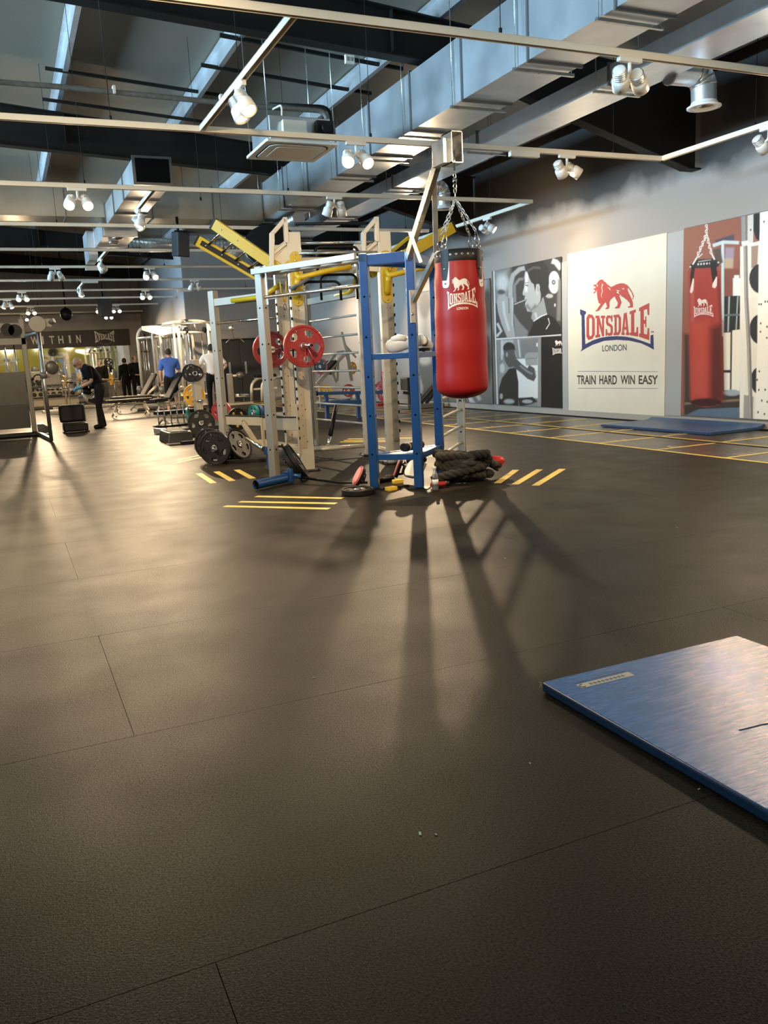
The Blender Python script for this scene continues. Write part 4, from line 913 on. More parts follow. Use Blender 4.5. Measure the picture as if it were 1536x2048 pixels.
for p in (P1,):  # navy upholstered strip behind post
    MB().box(V3(P1, 1.35) + Vector((.10, .03, 0)), (.04, .06, 2.1), rc).build('blue_strip', BLUE, rig)
MB().box(V3(P2, 1.35) + Vector((.10, .07, 0)), (.03, .06, 2.1), rc).build('blue_strip', BLUE, rig)
# rails tying the core, low and high
for a, b_, hi in ((P2, P1, 1), (P4, P3, 1), (P2, P4, 0), (P1, P3, 1)):
    if hi: mb = MB(); mb.tube([V3(a, .13), V3(b_, .13)], .028, 12); mb.build('tie_bar', SILV2, rig)
    MB().beam(V3(a, 2.42), V3(b_, 2.42), .06, .08).build('top_rail', SILV, rig, bevel=.005)
# white angled head plates on the left/right core posts
def head(p, s):
    n = Vector((math.cos(rc), math.sin(rc), 0)) * s; f = Vector((math.sin(rc), -math.cos(rc), 0)); o = V3(p, 0)
    X = Matrix((( -n.x, 0, f.x, o.x + f.x * .0), (-n.y, 0, f.y, o.y + f.y * .0), (0, 1, 0, 0), (0, 0, 0, 1)))
    outer = [(.07, 2.30), (.30, 2.36), (.26, 2.70), (.10, 2.88), (.07, 2.86)]
    mb = MB(); mb.prism([(.07, 2.28), (.28, 2.30), (.25, 2.44), (.07, 2.60)], .03, X)
    mb.build('head_gusset', SILV2, rig, bevel=.004)
    mb = MB(); pts = [Vector((-1, 0, 0))] * 0
    L3_ = lambda u, z: o - n * u + Vector((0, 0, z)) + f * .02
    mb.beam(L3_(.27, 2.36), L3_(.24, 2.73), .05, .09, f); mb.beam(L3_(.25, 2.71), L3_(.08, 2.88), .05, .07, f); mb.beam(L3_(.08, 2.90), L3_(.08, 2.62), .05, .07, f); mb.beam(L3_(.09, 2.62), L3_(.25, 2.50), .04, .05, f)
    mb.build('head_frame', SILV2, rig, bevel=.006)
    pl = MB(); pl.prism([(.08, 2.36), (.24, 2.42), (.23, 2.56), (.08, 2.66)], .02, X); pl.build('head_plate', mat('white_powder', (.66, .63, .57), .35), rig)
head(P2, 1); head(P4, 1)
# black bars across the top and bent grip handles
for dz, off in ((2.84, .0), (2.62, .05), (2.53, -.05), (2.50, .12)):
    f = Vector((math.sin(rc), -math.cos(rc), 0)); a, b_ = V3(P2, dz) + Vector((.05, .05, 0)) + f * off, V3(P4, dz) + Vector((-.1, .05, 0)) + f * off
    MB().tube([a, b_], .018 if dz > 2.6 else .014, 10).build('top_bar', BLACK if dz > 2.7 else STEEL, rig)
def grip(c, d, w_, h, drop):
    c, d = Vector(c), Vector(d).normalized(); up = Vector((0, 0, 1))
    mb = MB(); mb.tube(fillet([c - d * w_ / 2 - up * drop, c - d * w_ / 2 + up * h, c + d * w_ / 2 + up * h, c + d * w_ / 2 - up * drop], .09, 7), .016, 10); mb.build('grip_handle', BLACK, rig)
grip((3.68, 9.36, 2.36), (1, -.15, 0), .52, .22, 0); grip((3.86, 9.78, 2.36), (1, -.15, 0), .52, .22, 0)
grip((3.52, 9.50, 1.98), (1, -.15, 0), .46, .22, 0); grip((3.90, 9.90, 2.02), (1, -.15, 0), .46, .3, .0)
# yellow clamps and pull-up wings on the core posts
def yclamp(p):
    f = Vector((math.sin(rc), -math.cos(rc), 0)); n = Vector((math.cos(rc), math.sin(rc), 0))
    X = Matrix.Translation(V3(p, 0) + f * .055) @ Matrix(((n.x, 0, f.x, 0), (n.y, 0, f.y, 0), (0, 1, 0, 0), (0, 0, 0, 1)))
    oval_ = [(.062 * math.cos(a), (2.46 if math.sin(a) > 0 else 1.98) + .062 * math.sin(a)) for a in [2 * PI * q / 24 for q in range(24)]]
    mb = MB(); mb.prism(oval_, .022, X); o = mb.build('clamp_plate', YEL, rig, bevel=.004)
    b_ = MB()
    for z in (1.955, 2.49, 2.42): b_.lathe([(0, .006), (.011, .006), (.011, 0)], 8, Matrix.Translation(V3(p, z) + f * .077) @ rotmat(f))
    b_.build('bolt', STEEL, o)
    c = V3(p, 2.22) + f * .09
    mb = MB(); mb.tube(fillet([V3(p, 2.30) + f * .07, c + f * .06 + Vector((0, 0, .0)), c + n * .30 + f * .12 + Vector((0, 0, .06)), c + n * .62 + f * .10 + Vector((0, 0, .11))], .08), .030, 12); mb.build('grip_arm', YEL, rig)
    mb = MB(); mb.tube(fillet([V3(p, 2.02) + f * .075, V3(p, 2.12) + f * .11, c + f * .06], .06), .036, 12); mb.build('brace_tube', YEL, rig)
yclamp(P2); yclamp(P4)
MB().tube([V3(P4, 2.24) + Vector((.15, -.2, .06)), V3(P4, 2.27) + Vector((.32, -.25, .07))], .024, 10).build('grip_sleeve', CREAM, rig)
# inclined yellow ladder arms
def arms(lines, rungs):
    for a, b_ in lines:
        a, b_ = Vector(a), Vector(b_); d = (a - b_).normalized()
        o = MB().beam(b_, a, .095, .125).build('yellow_arm', YEL, rig, bevel=.006)
        s = d.cross(Vector((0, 0, 1))).normalized()
        cp = MB(); cp.beam(a, a + d * .022, .10, .13); cp.build('end_cap', BLACK, o)
        for k in (-1, 1):
            st = MB(); st.beam(b_ + s * .0485 * k + d * .1, a + s * .0485 * k - d * .05, .004, .06); st.build('grip_strip', BLACK if lines.index((tuple(a), tuple(b_))) == 1 else YEL, o)
            bo = MB(); L = (a - b_).length
            for q in range(4): bo.lathe([(0, .004), (.009, .004), (.009, 0)], 8, Matrix.Translation(b_ + d * L * (.15 + .24 * q) + s * (.051) * k) @ rotmat(s * k))
            bo.build('bolt', STEEL, o)
    (a0, b0), (a1, b1) = [(Vector(a), Vector(b_)) for a, b_ in lines]
    for q in range(rungs):
        t_ = (q + .35) / rungs; MB().tube([b0.lerp(a0, t_), b1.lerp(a1, t_)], .014, 8).build('rung', CHROME, rig)
tA, eA = PY(430, 449, 9.9), PY(562, 540, 9.42); tB, eB = PY(396, 482, 10.35), PY(530, 560, 10.05)
arms([(tuple(tA), tuple(eA)), (tuple(tB), tuple(eB))], 5)
tC, eC = PY(905, 455, 9.15), PY(795, 520, 9.2); tD, eD = PY(822, 480, 10.2), PY(740, 548, 10.2)
arms([(tuple(tC), tuple(eC)), (tuple(tD), tuple(eD))], 4)
cp = MB()
for (a, b_) in (((eA + Vector((-.03, 0, -.02))), eA + Vector((.24, -.02, .20))), (eA, Vector((P2[0] + .05, P2[1] - .06, 2.30)))): cp.beam(a, b_, .06, .05)
cp.build('arm_bracket', YEL, rig, bevel=.004)
cp = MB(); cp.beam(eC, Vector((P4[0], P4[1] - .06, 2.36)), .10, .09); cp.beam(eC + Vector((-.02, 0, -.05)), Vector((P4[0], P4[1] - .06, 2.18)), .07, .06); cp.build('arm_bracket', YEL, rig, bevel=.004)
MB().tube([eD, V3(P3, 2.3)], .03, 8).build('arm_bracket', YEL, rig)
# round black ball-strike board above the left side
sb2 = MB(); cB = PY(545, 497, 10.9); X = Matrix.Translation(cB) @ rotmat((-.15, -.70, .45)); sb2.lathe([(0, 0), (.36, 0), (.37, .008), (.37, .032), (.36, .04), (0, .04)], 40, X); sb2.build('strike_board', BLACK, rig)
MB().beam(cB + Vector((.02, .03, -.1)), V3(P1, 2.55), .05, .06).build('board_arm', SILV, rig)
# wing posts
aL = ang(PL, BL)
pl_ = post(PL, 2.30, .10, .085, aL, SILV, .2); pf_ = post(PF, 2.30, .115, .09, ang(PF, P1), SILV, .2)
p5_ = post(P5, 2.30, .09, .09, ang(BR, P5), SILV2, .0)
# monkey bars between left wing post and blue station
bk = MB(); n_ = Vector((math.cos(aL + PI / 2), math.sin(aL + PI / 2), 0))
m0, m1 = V3(PL, 2.24), V3(BL, 2.24)
for s in (-.12, .10):
    MB().beam(m0 + n_ * s, m1 + n_ * s, .035, .06).build('monkey_rail', SILV, rig, bevel=.004)
for q in range(5):
    p = m0.lerp(m1, (q + .5) / 5); d = (m1 - m0).normalized()
    mb = MB(); mb.tube(fillet([p - n_ * .12 - d * .09, p - d * .03, p + n_ * .10 + d * .09], .05), .014, 8); mb.build('monkey_rung', STEEL, rig)
MB().tube([V3(PL, 1.98), V3(BL, 1.98)], .019, 12).build('pull_up_bar', STEEL, rig)
br_ = MB(); br_.beam(V3(PL, 1.90) + (m1 - m0).normalized() * .06, V3(PL, 2.30) + (m1 - m0).normalized() * .06, .07, .012, n_); br_.build('mount_plate', STEEL, rig)
# link beams from rear-left wing post to core
MB().beam(V3(PF, 2.14), V3(P1, 2.14), .07, .10).build('link_beam', SILV, rig, bevel=.005)
mb = MB(); mb.tube(fillet([V3(PF, 2.13).lerp(V3(P1, 2.13), .35) + Vector((-.06, -.03, 0)), V3(PF, 2.13).lerp(V3(P1, 2.13), .8) + Vector((-.07, -.03, 0)), V3(P1, 2.24) + Vector((-.06, -.1, 0))], .1), .032, 10); mb.build('grip_arm', YEL, rig)
MB().tube([V3(PF, 1.86), V3(P1, 1.86)], .020, 12).build('pull_up_bar', CHROME, rig)
MB().tube([V3(P2, 2.10) + Vector((-.1, -.1, 0)), V3(P2, 2.18) + Vector((.1, -.2, .04))], .024, 10).build('foam_grip', mat('foam_grey', (.14, .14, .14), .7), rig)
# yellow strap with karabiner
sp = MB(); s0 = PY(568, 592, 9.25)
for s in (-1, 1): sp.tube([s0 + Vector((.035 * s, 0, .16)), s0 + Vector((.03 * s, -.01, .05)), s0 + Vector((.004 * s, -.01, -.07))], .008, 6)
so = sp.build('yellow_strap', YEL, rig); kb = MB(); kc = s0 + Vector((.0, -.01, -.12)); kb.tube([kc + Vector((.014 * math.cos(a), 0, .035 * math.sin(a))) for a in [2 * PI * q / 14 for q in range(14)]], .004, 6, closed=True); kb.build('karabiner', BLACK, so)
# blue boxing station
rb = ang(BL, BM)
def bpost(p):
    o = post(p, 2.27, .085, .085, rb, BLUE, None, 'blue_post'); 
    bp = MB(); bp.box((p[0], p[1], .005), (.20, .15, .01), rb); bp.build('foot_plate', BLACK, o); return o
for p in (BL, BM, BR): bpost(p)
for z, hh in ((2.21, .10), (1.30, .055), (.32, .06)):
    for a, b_ in ((BL, BM), (BM, BR), (BR, BL)):
        if z == 1.30 and (a, b_) == (BR, BL): continue
        MB().beam(V3(a, z), V3(b_, z), .06, hh).build('blue_rail', BLUE, rig, bevel=.005)
for z in (1.315, .335):
    mb = MB(); c = V3(BL, z) * .31 + V3(BM, z) * .38 + V3(BR, z) * .31
    mb.add([V3(BM, z) * .8 + c * .2, V3(BR, z) * .8 + c * .2, V3(BL, z) * .8 + c * .2, V3(BM, z + .012) * .8 + c * .2, V3(BR, z + .012) * .8 + c * .2, V3(BL, z + .012) * .8 + c * .2], [(2, 1, 0), (3, 4, 5), (0, 1, 4, 3), (1, 2, 5, 4), (2, 0, 3, 5)]); mb.build('shelf_plate', BLUE, rig)
# boom carrying the punch bag
YB = 6.25
tip = PY(904, 300, YB); mtop = V3(BM, 2.22); mlow = V3(BM, 1.80) + Vector((-.02, -.05, 0))
bs = Vector((.032, .004, 0))
k1 = PY(868, 346, YB + .42); k2 = PY(872, 508, YB + .55)
MB().beam(mtop + Vector((-.03, -.02, -.02)), PY(886, 292, YB + .08), .045, .085).build('boom', STEEL, rig, bevel=.004)
mb = MB(); pts = [mlow + Vector((.0, -.03, 0)), k2, k1, PY(884, 316, YB + .12)]
for a, b_ in zip(pts, pts[1:]): mb.beam(a, b_ , .045, .05)
mb.build('boom_brace', STEEL, rig, bevel=.004)
MB().beam(PY(820, 465, 6.95), PY(842, 525, 6.9), .016, .03).build('flat_strut', STEEL, rig)
pb = MB(); pb.box(mlow + Vector((.0, -.0, -.05)), (.05, .02, .30), rb + PI / 4); pb.build('mount_plate', SILV2, rig)
pb = MB(); pb.lathe([(0, .006), (.013, .006), (.013, 0)], 8, Matrix.Translation(mlow + Vector((-.01, -.013, -.12))) @ rotmat((-.2, -1, 0))); pb.build('bolt', STEEL, rig)
zt, zb_ = PY(904, 267, YB).z, PY(904, 330, YB).z; hx = tip.x
ch_ = MB()
for s in (-1, 1): ch_.box((hx + s * .048, YB, (zt + zb_) / 2), (.008, .17, zt - zb_))
ch_.box((hx, YB, zb_ + .004), (.104, .17, .008)); ch_.box((hx, YB, zt - .004), (.104, .17, .008)); ch_.build('channel_head', STEEL, rig)
MB().box((hx - .075, YB + .06, (zt + zb_) / 2 - .02), (.05, .2, (zt - zb_) * .8)).build('head_tube', STEEL, rig, bevel=.004)
MB().tube([(hx, YB - .03, zb_ + .10), (hx, YB - .03, zb_ - .05)], .009, 8).build('eye_bolt', STEEL, rig)
# ladder between blue station and short white post, and rear ladder
for z in (.22, .42, .62, .82, 1.02, 1.22, 1.42, 1.62, 1.82, 2.02): MB().tube([V3(BR, z), V3(P5, z)], .016, 10).build('ladder_rung', SILV2, rig)
post(PRr, 2.45, .08, .05, ang(PRr, P3), SILV, .2, bolts=False)
MB().box(V3(PRr, 1.3) + Vector((-.09, -.02, 0)), (.07, .05, 2.3), ang(PRr, P3)).build('blue_strip', BLUE, rig)
for z in (.42, .66, .9, 1.13, 1.37, 1.61, 1.86): MB().tube([V3(PRr, z), V3(P3, z)], .015, 10).build('ladder_rung', SILV, rig)
MB().beam(V3(PRr, 2.14), V3(P3, 2.14), .07, .09).build('link_beam', SILV, rig, bevel=.005)
mb = MB(); mb.tube(fillet([V3(PRr, 2.16).lerp(V3(P3, 2.16), .3) + Vector((.02, -.07, 0)), V3(PRr, 2.16).lerp(V3(P3, 2.16), .8) + Vector((-.02, -.07, 0)), V3(P3, 2.3) + Vector((-.1, -.06, 0))], .1), .032, 10); mb.build('grip_arm', YEL, rig)
# plate storage frames on the left side
def tray(a, b_, z, hh):
    a, b_ = Vector(a), Vector(b_)
    MB().beam(a + Vector((0, 0, z)), b_ + Vector((0, 0, z)), .03, hh).build('storage_beam', BEIGE, rig, bevel=.004)
    MB().beam(a + Vector((0, 0, z + hh / 2 + .006)), b_ + Vector((0, 0, z + hh / 2 + .006)), .05, .012).build('rubber_lip', BLACK, rig)
tray((2.78, 11.66, 0), (3.28, 10.52, 0), .52, .12)
tray((2.80, 9.95, 0), (3.10, 9.46, 0), .56, .15)
mb = MB(); a, b_ = Vector((2.84, 11.4, 0)), Vector((3.28, 10.52, 0)); pts = [a + Vector((0, 0, .50)), a + (b_ - a) * .15 + Vector((0, 0, .50)), a + (b_ - a) * .4 + Vector((0, 0, .22)), b_ + Vector((0, 0, .18))]
for p, q in zip(pts, pts[1:]): mb.beam(p, q, .03, .07)
mb.build('storage_bracket', BEIGE, rig, bevel=.003)
mb = MB(); mb.beam((2.80, 9.95, .27), (3.10, 9.46, .25), .03, .08); mb.build('storage_beam', BEIGE, rig, bevel=.003)
mb = MB(); mb.beam((2.80, 9.93, .64), (2.80, 9.93, .22), .03, .05, (0, 1, 0)); mb.beam((3.09, 9.40, .80), (3.09, 9.40, .20), .03, .05, (0, 1, 0)); mb.build('storage_upright', BEIGE, rig, bevel=.003)
sk_ = MB(); sk_.beam((2.9, 10.6, .30), (3.2, 10.0, .24), .25, .012); sk_.build('storage_tray', BEIGE, rig)
# foot lever with black foam on the rear side
ft = MB(); f0, f1 = Vector((4.02, 11.0, .10)), Vector((3.75, 10.2, .02)); lb0, lb1 = PY(656, 892, 10.6), PY(673, 812, 10.9)
MB().tube([lb0, lb0.lerp(lb1, .3)], .022, 10).build('lever_bar', CHROME, rig); MB().tube([lb0.lerp(lb1, .26), lb1], .030, 12).build('foam_grip', BLACKR, rig)
MB().box((lb0.x - .08, lb0.y, max(.02, lb0.z - .01)), (.42, .1, .03), rc).build('lever_base', BEIGE, rig)

# barbell on the rig hooks, with red plates
b0, b1 = Vector((2.95, 8.36, 1.45)), Vector((3.10, 10.98, 1.45)); bd = (b1 - b0).normalized()
b1 = b0 + bd * 2.2
bar = thing('barbell', 'steel barbell racked across the left side of the rig', 'barbell', b0)
MB().tube([b0 + bd * .42, b1 - bd * .42], .014, 12).build('bar_shaft', CHROME, bar)
for a, b_ in ((b0, b0 + bd * .42), (b1, b1 - bd * .42)):
    MB().tube([a, b_], .025, 16).build('bar_sleeve', CHROME, bar); MB().tube([b_, b_ + (b_ - a).normalized() * .03], .04, 16).build('sleeve_collar', CHROME, bar)
MB().lathe([(0, 0), (.015, 0)], 12, Matrix.Translation(b0 - bd * .001) @ rotmat(-bd)).build('end_recess', BLACK, bar)
plate('red grip weight plate on the near end of the racked barbell', b0 + bd * .30, -bd, .225, .055, REDP, 5, 'red plates on the barbell', about=.5, hole=(.46, .78), span=.34)
plate('red grip weight plate on the far end of the racked barbell', b1 - bd * .36, -bd, .225, .055, REDP, 5, 'red plates on the barbell', about=.1, hole=(.46, .78), span=.34)
clp = thing('bar_clip', 'red spring clip closing the near barbell sleeve', 'clip', b0 + bd * .2)
mb = MB(); cc = b0 + bd * .20; mb.tube([cc + bd * (.004 * q / 10) + Vector((.030 * math.cos(q * .6), 0, .030 * math.sin(q * .6))) for q in range(22)], .004, 6)
mb.build('coil', REDP, clp)
mb = MB()
for s in (-1, 1): mb.tube([cc + Vector((.012 * s, 0, -.028)), cc + Vector((.03 * s, -.05, -.10)), cc + Vector((.038 * s, -.07, -.15))], .008, 6)
mb.build('handle', REDP, clp)
for p in (P2, P1):
    h = MB(); q = V3(p, 1.42); h.beam(q + Vector((-.06, -.02, 0)), q + Vector((-.20, -.0, 0)), .05, .012); h.beam(q + Vector((-.20, 0, -.0)), q + Vector((-.205, 0, .07)), .05, .012, (0, 1, 0)); h.beam(q + Vector((-.07, 0, -.08)), q + Vector((-.07, 0, .08)), .05, .012, (0, 1, 0)); h.build('rack_hook', BLACK, rig)

# ================================================================== PUNCH BAG
mid = PY(919, 650, YB); rB = (PY(965.5, 650, YB) - PY(876, 650, YB)).length / 2 * .985
zT, zBt = PY(915, 507, YB).z, PY(925, 797, YB).z; BX, BY = hx + .03, YB
bag = thing('punch_bag', 'red vinyl punch bag hanging on chains from the steel boom', 'punch bag', (BX, BY, zBt))
prof = [(0, zBt)] + [(rB * (1.035 * math.sin(t_)), zBt + .10 - .10 * math.cos(t_)) for t_ in [PI / 2 * q / 7 for q in range(1, 8)]]
H_ = zT - zBt
prof += [(rB * (1.035 + .012 * math.sin(q * 1.3)) * (1 - .10 * (q / 20) ** 2.2), zBt + .10 + (H_ - .10) * q / 20) for q in range(1, 21)]
rT = prof[-1][0]
mb = MB(); mb.lathe(prof, 56, Matrix.Translation((BX, BY, 0)) ); mb.build('bag_body', REDV, bag)
sm = MB()
for a in (1.2,): sm.tube([(BX + r_ * 1.002 * math.cos(a), BY + r_ * 1.002 * math.sin(a), z) for r_, z in prof[8:]], .003, 5)
sm.build('seam', REDV, bag)
mb = MB(); mb.lathe([(rT * 1.005, zT - .075), (rT * 1.02, zT - .06), (rT * 1.0, zT + .012), (rT * .93, zT + .02), (0, zT + .03)], 48, Matrix.Translation((BX, BY, 0))); col_ = mb.build('top_collar', BLACKR, bag)
for z_ in (zT - .025,):
    ey = MB(); lc = MB(); n_e = 26
    for k in range(n_e):
        a = 2 * PI * k / n_e; d = Vector((math.cos(a), math.sin(a), 0)); X = Matrix.Translation(Vector((BX, BY, z_)) + d * rT * 1.012) @ rotmat(d)
        ey.lathe([(.004, .001), (.008, .003), (.010, 0)], 8, X)
        lc.tube([Vector((BX, BY, z_)) + d * rT * 1.02, Vector((BX, BY, z_ + .035)) + Vector((math.cos(a + .12), math.sin(a + .12), 0)) * rT * .98], .0035, 5)
    ey.build('eyelet', STEEL, col_, kind='stuff'); lc.build('lacing', BLACK, col_, kind='stuff')
to_cam = math.atan2(-BY, -BX)
anch = []
for k in range(4):
    a = to_cam + (-.62 + PI / 2 * k) + .02; d = Vector((math.cos(a), math.sin(a), 0)); s = Vector((-d.y, d.x, 0))
    def onb(u, z, e): 
        aa = a + u / rT; r_ = np.interp(z, [p[1] for p in prof], [p[0] for p in prof]) + e; return (BX + r_ * math.cos(aa), BY + r_ * math.sin(aa), z)
    wh = MB(); bk_ = MB()
    def patch(mb_, zs, ws, e, off=0):
        vs = []; fs = []
        for z, w_ in zip(zs, ws):
            for u in (-w_, -w_ / 2, 0, w_ / 2, w_): vs.append(onb(u + off, z, e))
        for i in range(len(zs) - 1):
            for j in range(4): fs.append((i * 5 + j, i * 5 + j + 1, i * 5 + j + 6, i * 5 + j + 5))
        mb_.add(vs, fs)
    patch(wh, [zT - .285, zT - .278, zT - .26, zT - .17, zT - .08], [.012, .025, .031, .032, .032], .003, .010); w_o = wh.build('strap_end', LEATH_W, bag)
    patch(bk_, [zT - .225, zT - .19, zT - .12, zT - .02, zT + .015], [.018, .027, .036, .039, .039], .006); b_o = bk_.build('strap', BLACK, bag)
    rv = MB()
    for z in (zT - .135, zT - .25): rv.lathe([(0, .004), (.007, .003), (.008, 0)], 8, Matrix.Translation(onb(.0 if z > zT - .2 else .008, z, .008)) @ rotmat(d))
    rv.build('rivet', STEEL, b_o); anch.append(Vector(onb(0, zT + .02, .0)))
def chain(mb, a, b_, L=.040, r=.0038, w_=.010):
    a, b_ = Vector(a), Vector(b_); d = (b_ - a); n = max(2, int(d.length / (L * .74))); u = d.normalized()
    for i in range(n):
        c = a + d * ((i + .5) / n); X = Matrix.Translation(c) @ rotmat(u, (i % 2) * PI / 2 + .4)
        pts = [X @ Vector((w_ * math.cos(t_), 0, (L / 2 - w_) * (1 if math.sin(t_) > 0 else -1) + w_ * math.sin(t_))) for t_ in [2 * PI * q / 10 + .01 for q in range(10)]]
        mb.tube(pts, r, 5, closed=True)
hubp = Vector((hx, YB - .03, PY(905, 397, YB).z))
for k, p in enumerate(anch):
    mb = MB(); top = hubp + (p - hubp) * .04; low = p + Vector((0, 0, .09)) + (hubp - p) * .12
    chain(mb, top, low); mb.build('chain', STEEL, bag, kind='stuff')
    kb = MB(); kk = [low + Vector((0, 0, .01)), low.lerp(p, .5) + Vector((.02, 0, 0)), p + Vector((.012, 0, .03)), p + Vector((-.012, 0, .03)), low.lerp(p, .5) + Vector((-.02, 0, 0))]
    kb.tube(kk, .004, 6, closed=True); kb.tube([p + Vector((.018 * math.cos(t_), .0, .018 + .02 * math.sin(t_))) for t_ in [2 * PI * q / 12 for q in range(12)]], .0035, 6, closed=True); kb.build('karabiner', CHROME, bag)
sw = MB(); zs_ = PY(905, 352, YB).z; top_ = Vector((hx, YB - .03, zs_))
sw.tube([top_ + Vector((.012 * math.cos(t_), 0, .022 * math.sin(t_))) for t_ in [2 * PI * q / 12 for q in range(12)]], .0045, 6, closed=True)
sw.tube([top_ - Vector((0, 0, .028)), top_ - Vector((0, 0, .065))], .013, 12); sw.tube([top_ - Vector((0, 0, .038)), top_ - Vector((0, 0, .052))], .018, 12)
sw.tube([top_ + Vector((.014 * math.cos(t_), 0, -.085 + .022 * math.sin(t_))) for t_ in [2 * PI * q / 12 for q in range(12)]], .0045, 6, closed=True)
sw.tube([top_ + Vector((-.02, 0, -.03)), top_ + Vector((.02, 0, -.03))], .005, 8); sw.build('swivel', CHROME, bag)
mb = MB(); chain(mb, top_ - Vector((0, 0, .10)), hubp); mb.build('chain', STEEL, bag, kind='stuff')
# emblem on the bag: white lion, lettering, LONDON
lc_ = PY(924, 598, YB); aC = to_cam + (lc_.x - BX) / rB * 1.0; sc_ = .262 / 567
aC = to_cam + math.asin(max(-1, min(1, ((924 - 919) / 45.))))
def onbag(X, Y):
    u = (X - 376) * sc_; z = PY(925, 601, YB).z - (Y - 985) * sc_; a = aC + u / rB
    r_ = float(np.interp(z, [p[1] for p in prof], [p[0] for p in prof])) + .0022
    return (BX + r_ * math.cos(a), BY + r_ * math.sin(a), z)
mb = MB(); stencil(mb, [LION], onbag, 2.2, run=16); mb.build('lion_print', INKW, bag)
mb = MB()
for loops in lonsdale_letters(): stencil(mb, loops, onbag, 2.2, run=16)
mb.build('lettering', INKW, bag)
mb = MB(); stencil(mb, [SWASH], onbag, 2.2, run=14); mb.build('swash', INKW, bag)
tm_ = text_mesh('lettering', 'LONDON', INKW, None, (0, 0, 0), (1, 0, 0), (0, 1, 0), 1, 1)
for v in tm_.data.vertices: v.co = onbag(268 + v.co.x * 200, 1170 - v.co.y * 46)
adopt(tm_, bag)
tf = MB()
for k in range(5): tf.tube([(BX + .02 * k - .04, BY - .01, zBt + .006), (BX + .024 * k - .05, BY - .015, zBt - .03)], .0025, 4)
tf.build('loose_thread', BLACK, bag)

# ================================================================== THINGS LYING AROUND THE BLUE STATION
def rope_strands(path, R=.043, rs=.0265, pitch=.19):
    P = [Vector(p) for p in path]; mbs = MB(); acc = [0]
    for i in range(1, len(P)): acc.append(acc[-1] + (P[i] - P[i - 1]).length)
    fr = []; nx = None
    for i, p in enumerate(P):
        d = (P[min(i + 1, len(P) - 1)] - P[max(i - 1, 0)]).normalized(); nx = d.orthogonal().normalized() if nx is None else (nx - d * nx.dot(d)).normalized(); fr.append((nx.copy(), d.cross(nx)))
    for s in range(3):
        pts = [p + (fr[i][0] * math.cos(acc[i] / pitch * 2 * PI + s * 2.094) + fr[i][1] * math.sin(acc[i] / pitch * 2 * PI + s * 2.094)) * (R - rs) * 1.25 for i, p in enumerate(P)]
        mbs.tube(pts, rs, 8)
    return mbs
def smooth(cp, step=.016):
    out = []
    for i in range(len(cp) - 1):
        p0, p1, p2, p3 = (Vector(cp[max(i - 1, 0)]), Vector(cp[i]), Vector(cp[i + 1]), Vector(cp[min(i + 2, len(cp) - 1)])); n = max(2, int((p2 - p1).length / step))
        for k in range(n):
            t_ = k / n; out.append(.5 * ((2 * p1) + (p2 - p0) * t_ + (2 * p0 - 5 * p1 + 4 * p2 - p3) * t_ ** 2 + (3 * p1 - p0 - 3 * p2 + p3) * t_ ** 3))
    out.append(Vector(cp[-1])); return out
rope = thing('battle_rope', 'thick black battle rope heaped on the floor by the blue station', 'rope', (4.16, 7.36, 0))
rr = random.Random(5); cps = []
RC = Vector((4.12, 7.38, 0)); ax = Vector((.95, -.32, 0)).normalized(); ay = Vector((.32, .95, 0))
for k in range(11):
    cx_, cy_ = rr.uniform(-.07, .14), rr.uniform(-.05, .06); ra, rb_ = rr.uniform(.19, .28) * (1 - .035 * k), rr.uniform(.10, .18) * (1 - .02 * k); a0 = rr.uniform(0, 6.3); s = 1 if k % 3 else -1; ti = rr.uniform(-.35, .35); tj = rr.uniform(-.3, .3)
    for q in range(5):
        a = a0 + s * q * 1.25; u_, v_ = cx_ + ra * math.cos(a), cy_ + rb_ * math.sin(a); z = .05 + .021 * k + ti * u_ * min(1, k / 2) + tj * v_ + .02 * math.sin(q * 2.2 + k)
        cps.append(RC + ax * u_ + ay * v_ + Vector((0, 0, min(.28, max(.05, z)))))
cps.append(RC + ax * -.24 + ay * .16 + Vector((0, 0, .29)))
rope_strands(smooth(cps)).build('rope_coil', ROPE, rope)
ends = [RC + ax * .40 + ay * -.02 + Vector((0, 0, .13)), RC + ax * .27 + ay * .10 + Vector((0, 0, .20)), RC + ax * .1 + ay * .14 + Vector((0, 0, .22)), RC + ax * -.08 + ay * .05 + Vector((0, 0, .24)), RC + ax * -.2 + ay * -.02 + Vector((0, 0, .2))]
rope_strands(smooth(ends)).build('rope_coil', ROPE, rope)
gl_ = MB(); gl_.tube([ends[4] + Vector((0, -.02, .03)), ends[4] + ax * .17 + Vector((0, -.02, .055))], .034, 12); gl_.build('rope_sleeve', BLACK, rope)
sl_ = MB()
for k in range(4): sl_.box(ends[4] + ax * (.03 + .035 * k) + Vector((0, -.045, .055)), (.018, .012, .014), .3)
sl_.build('sleeve_print', INKW, rope)

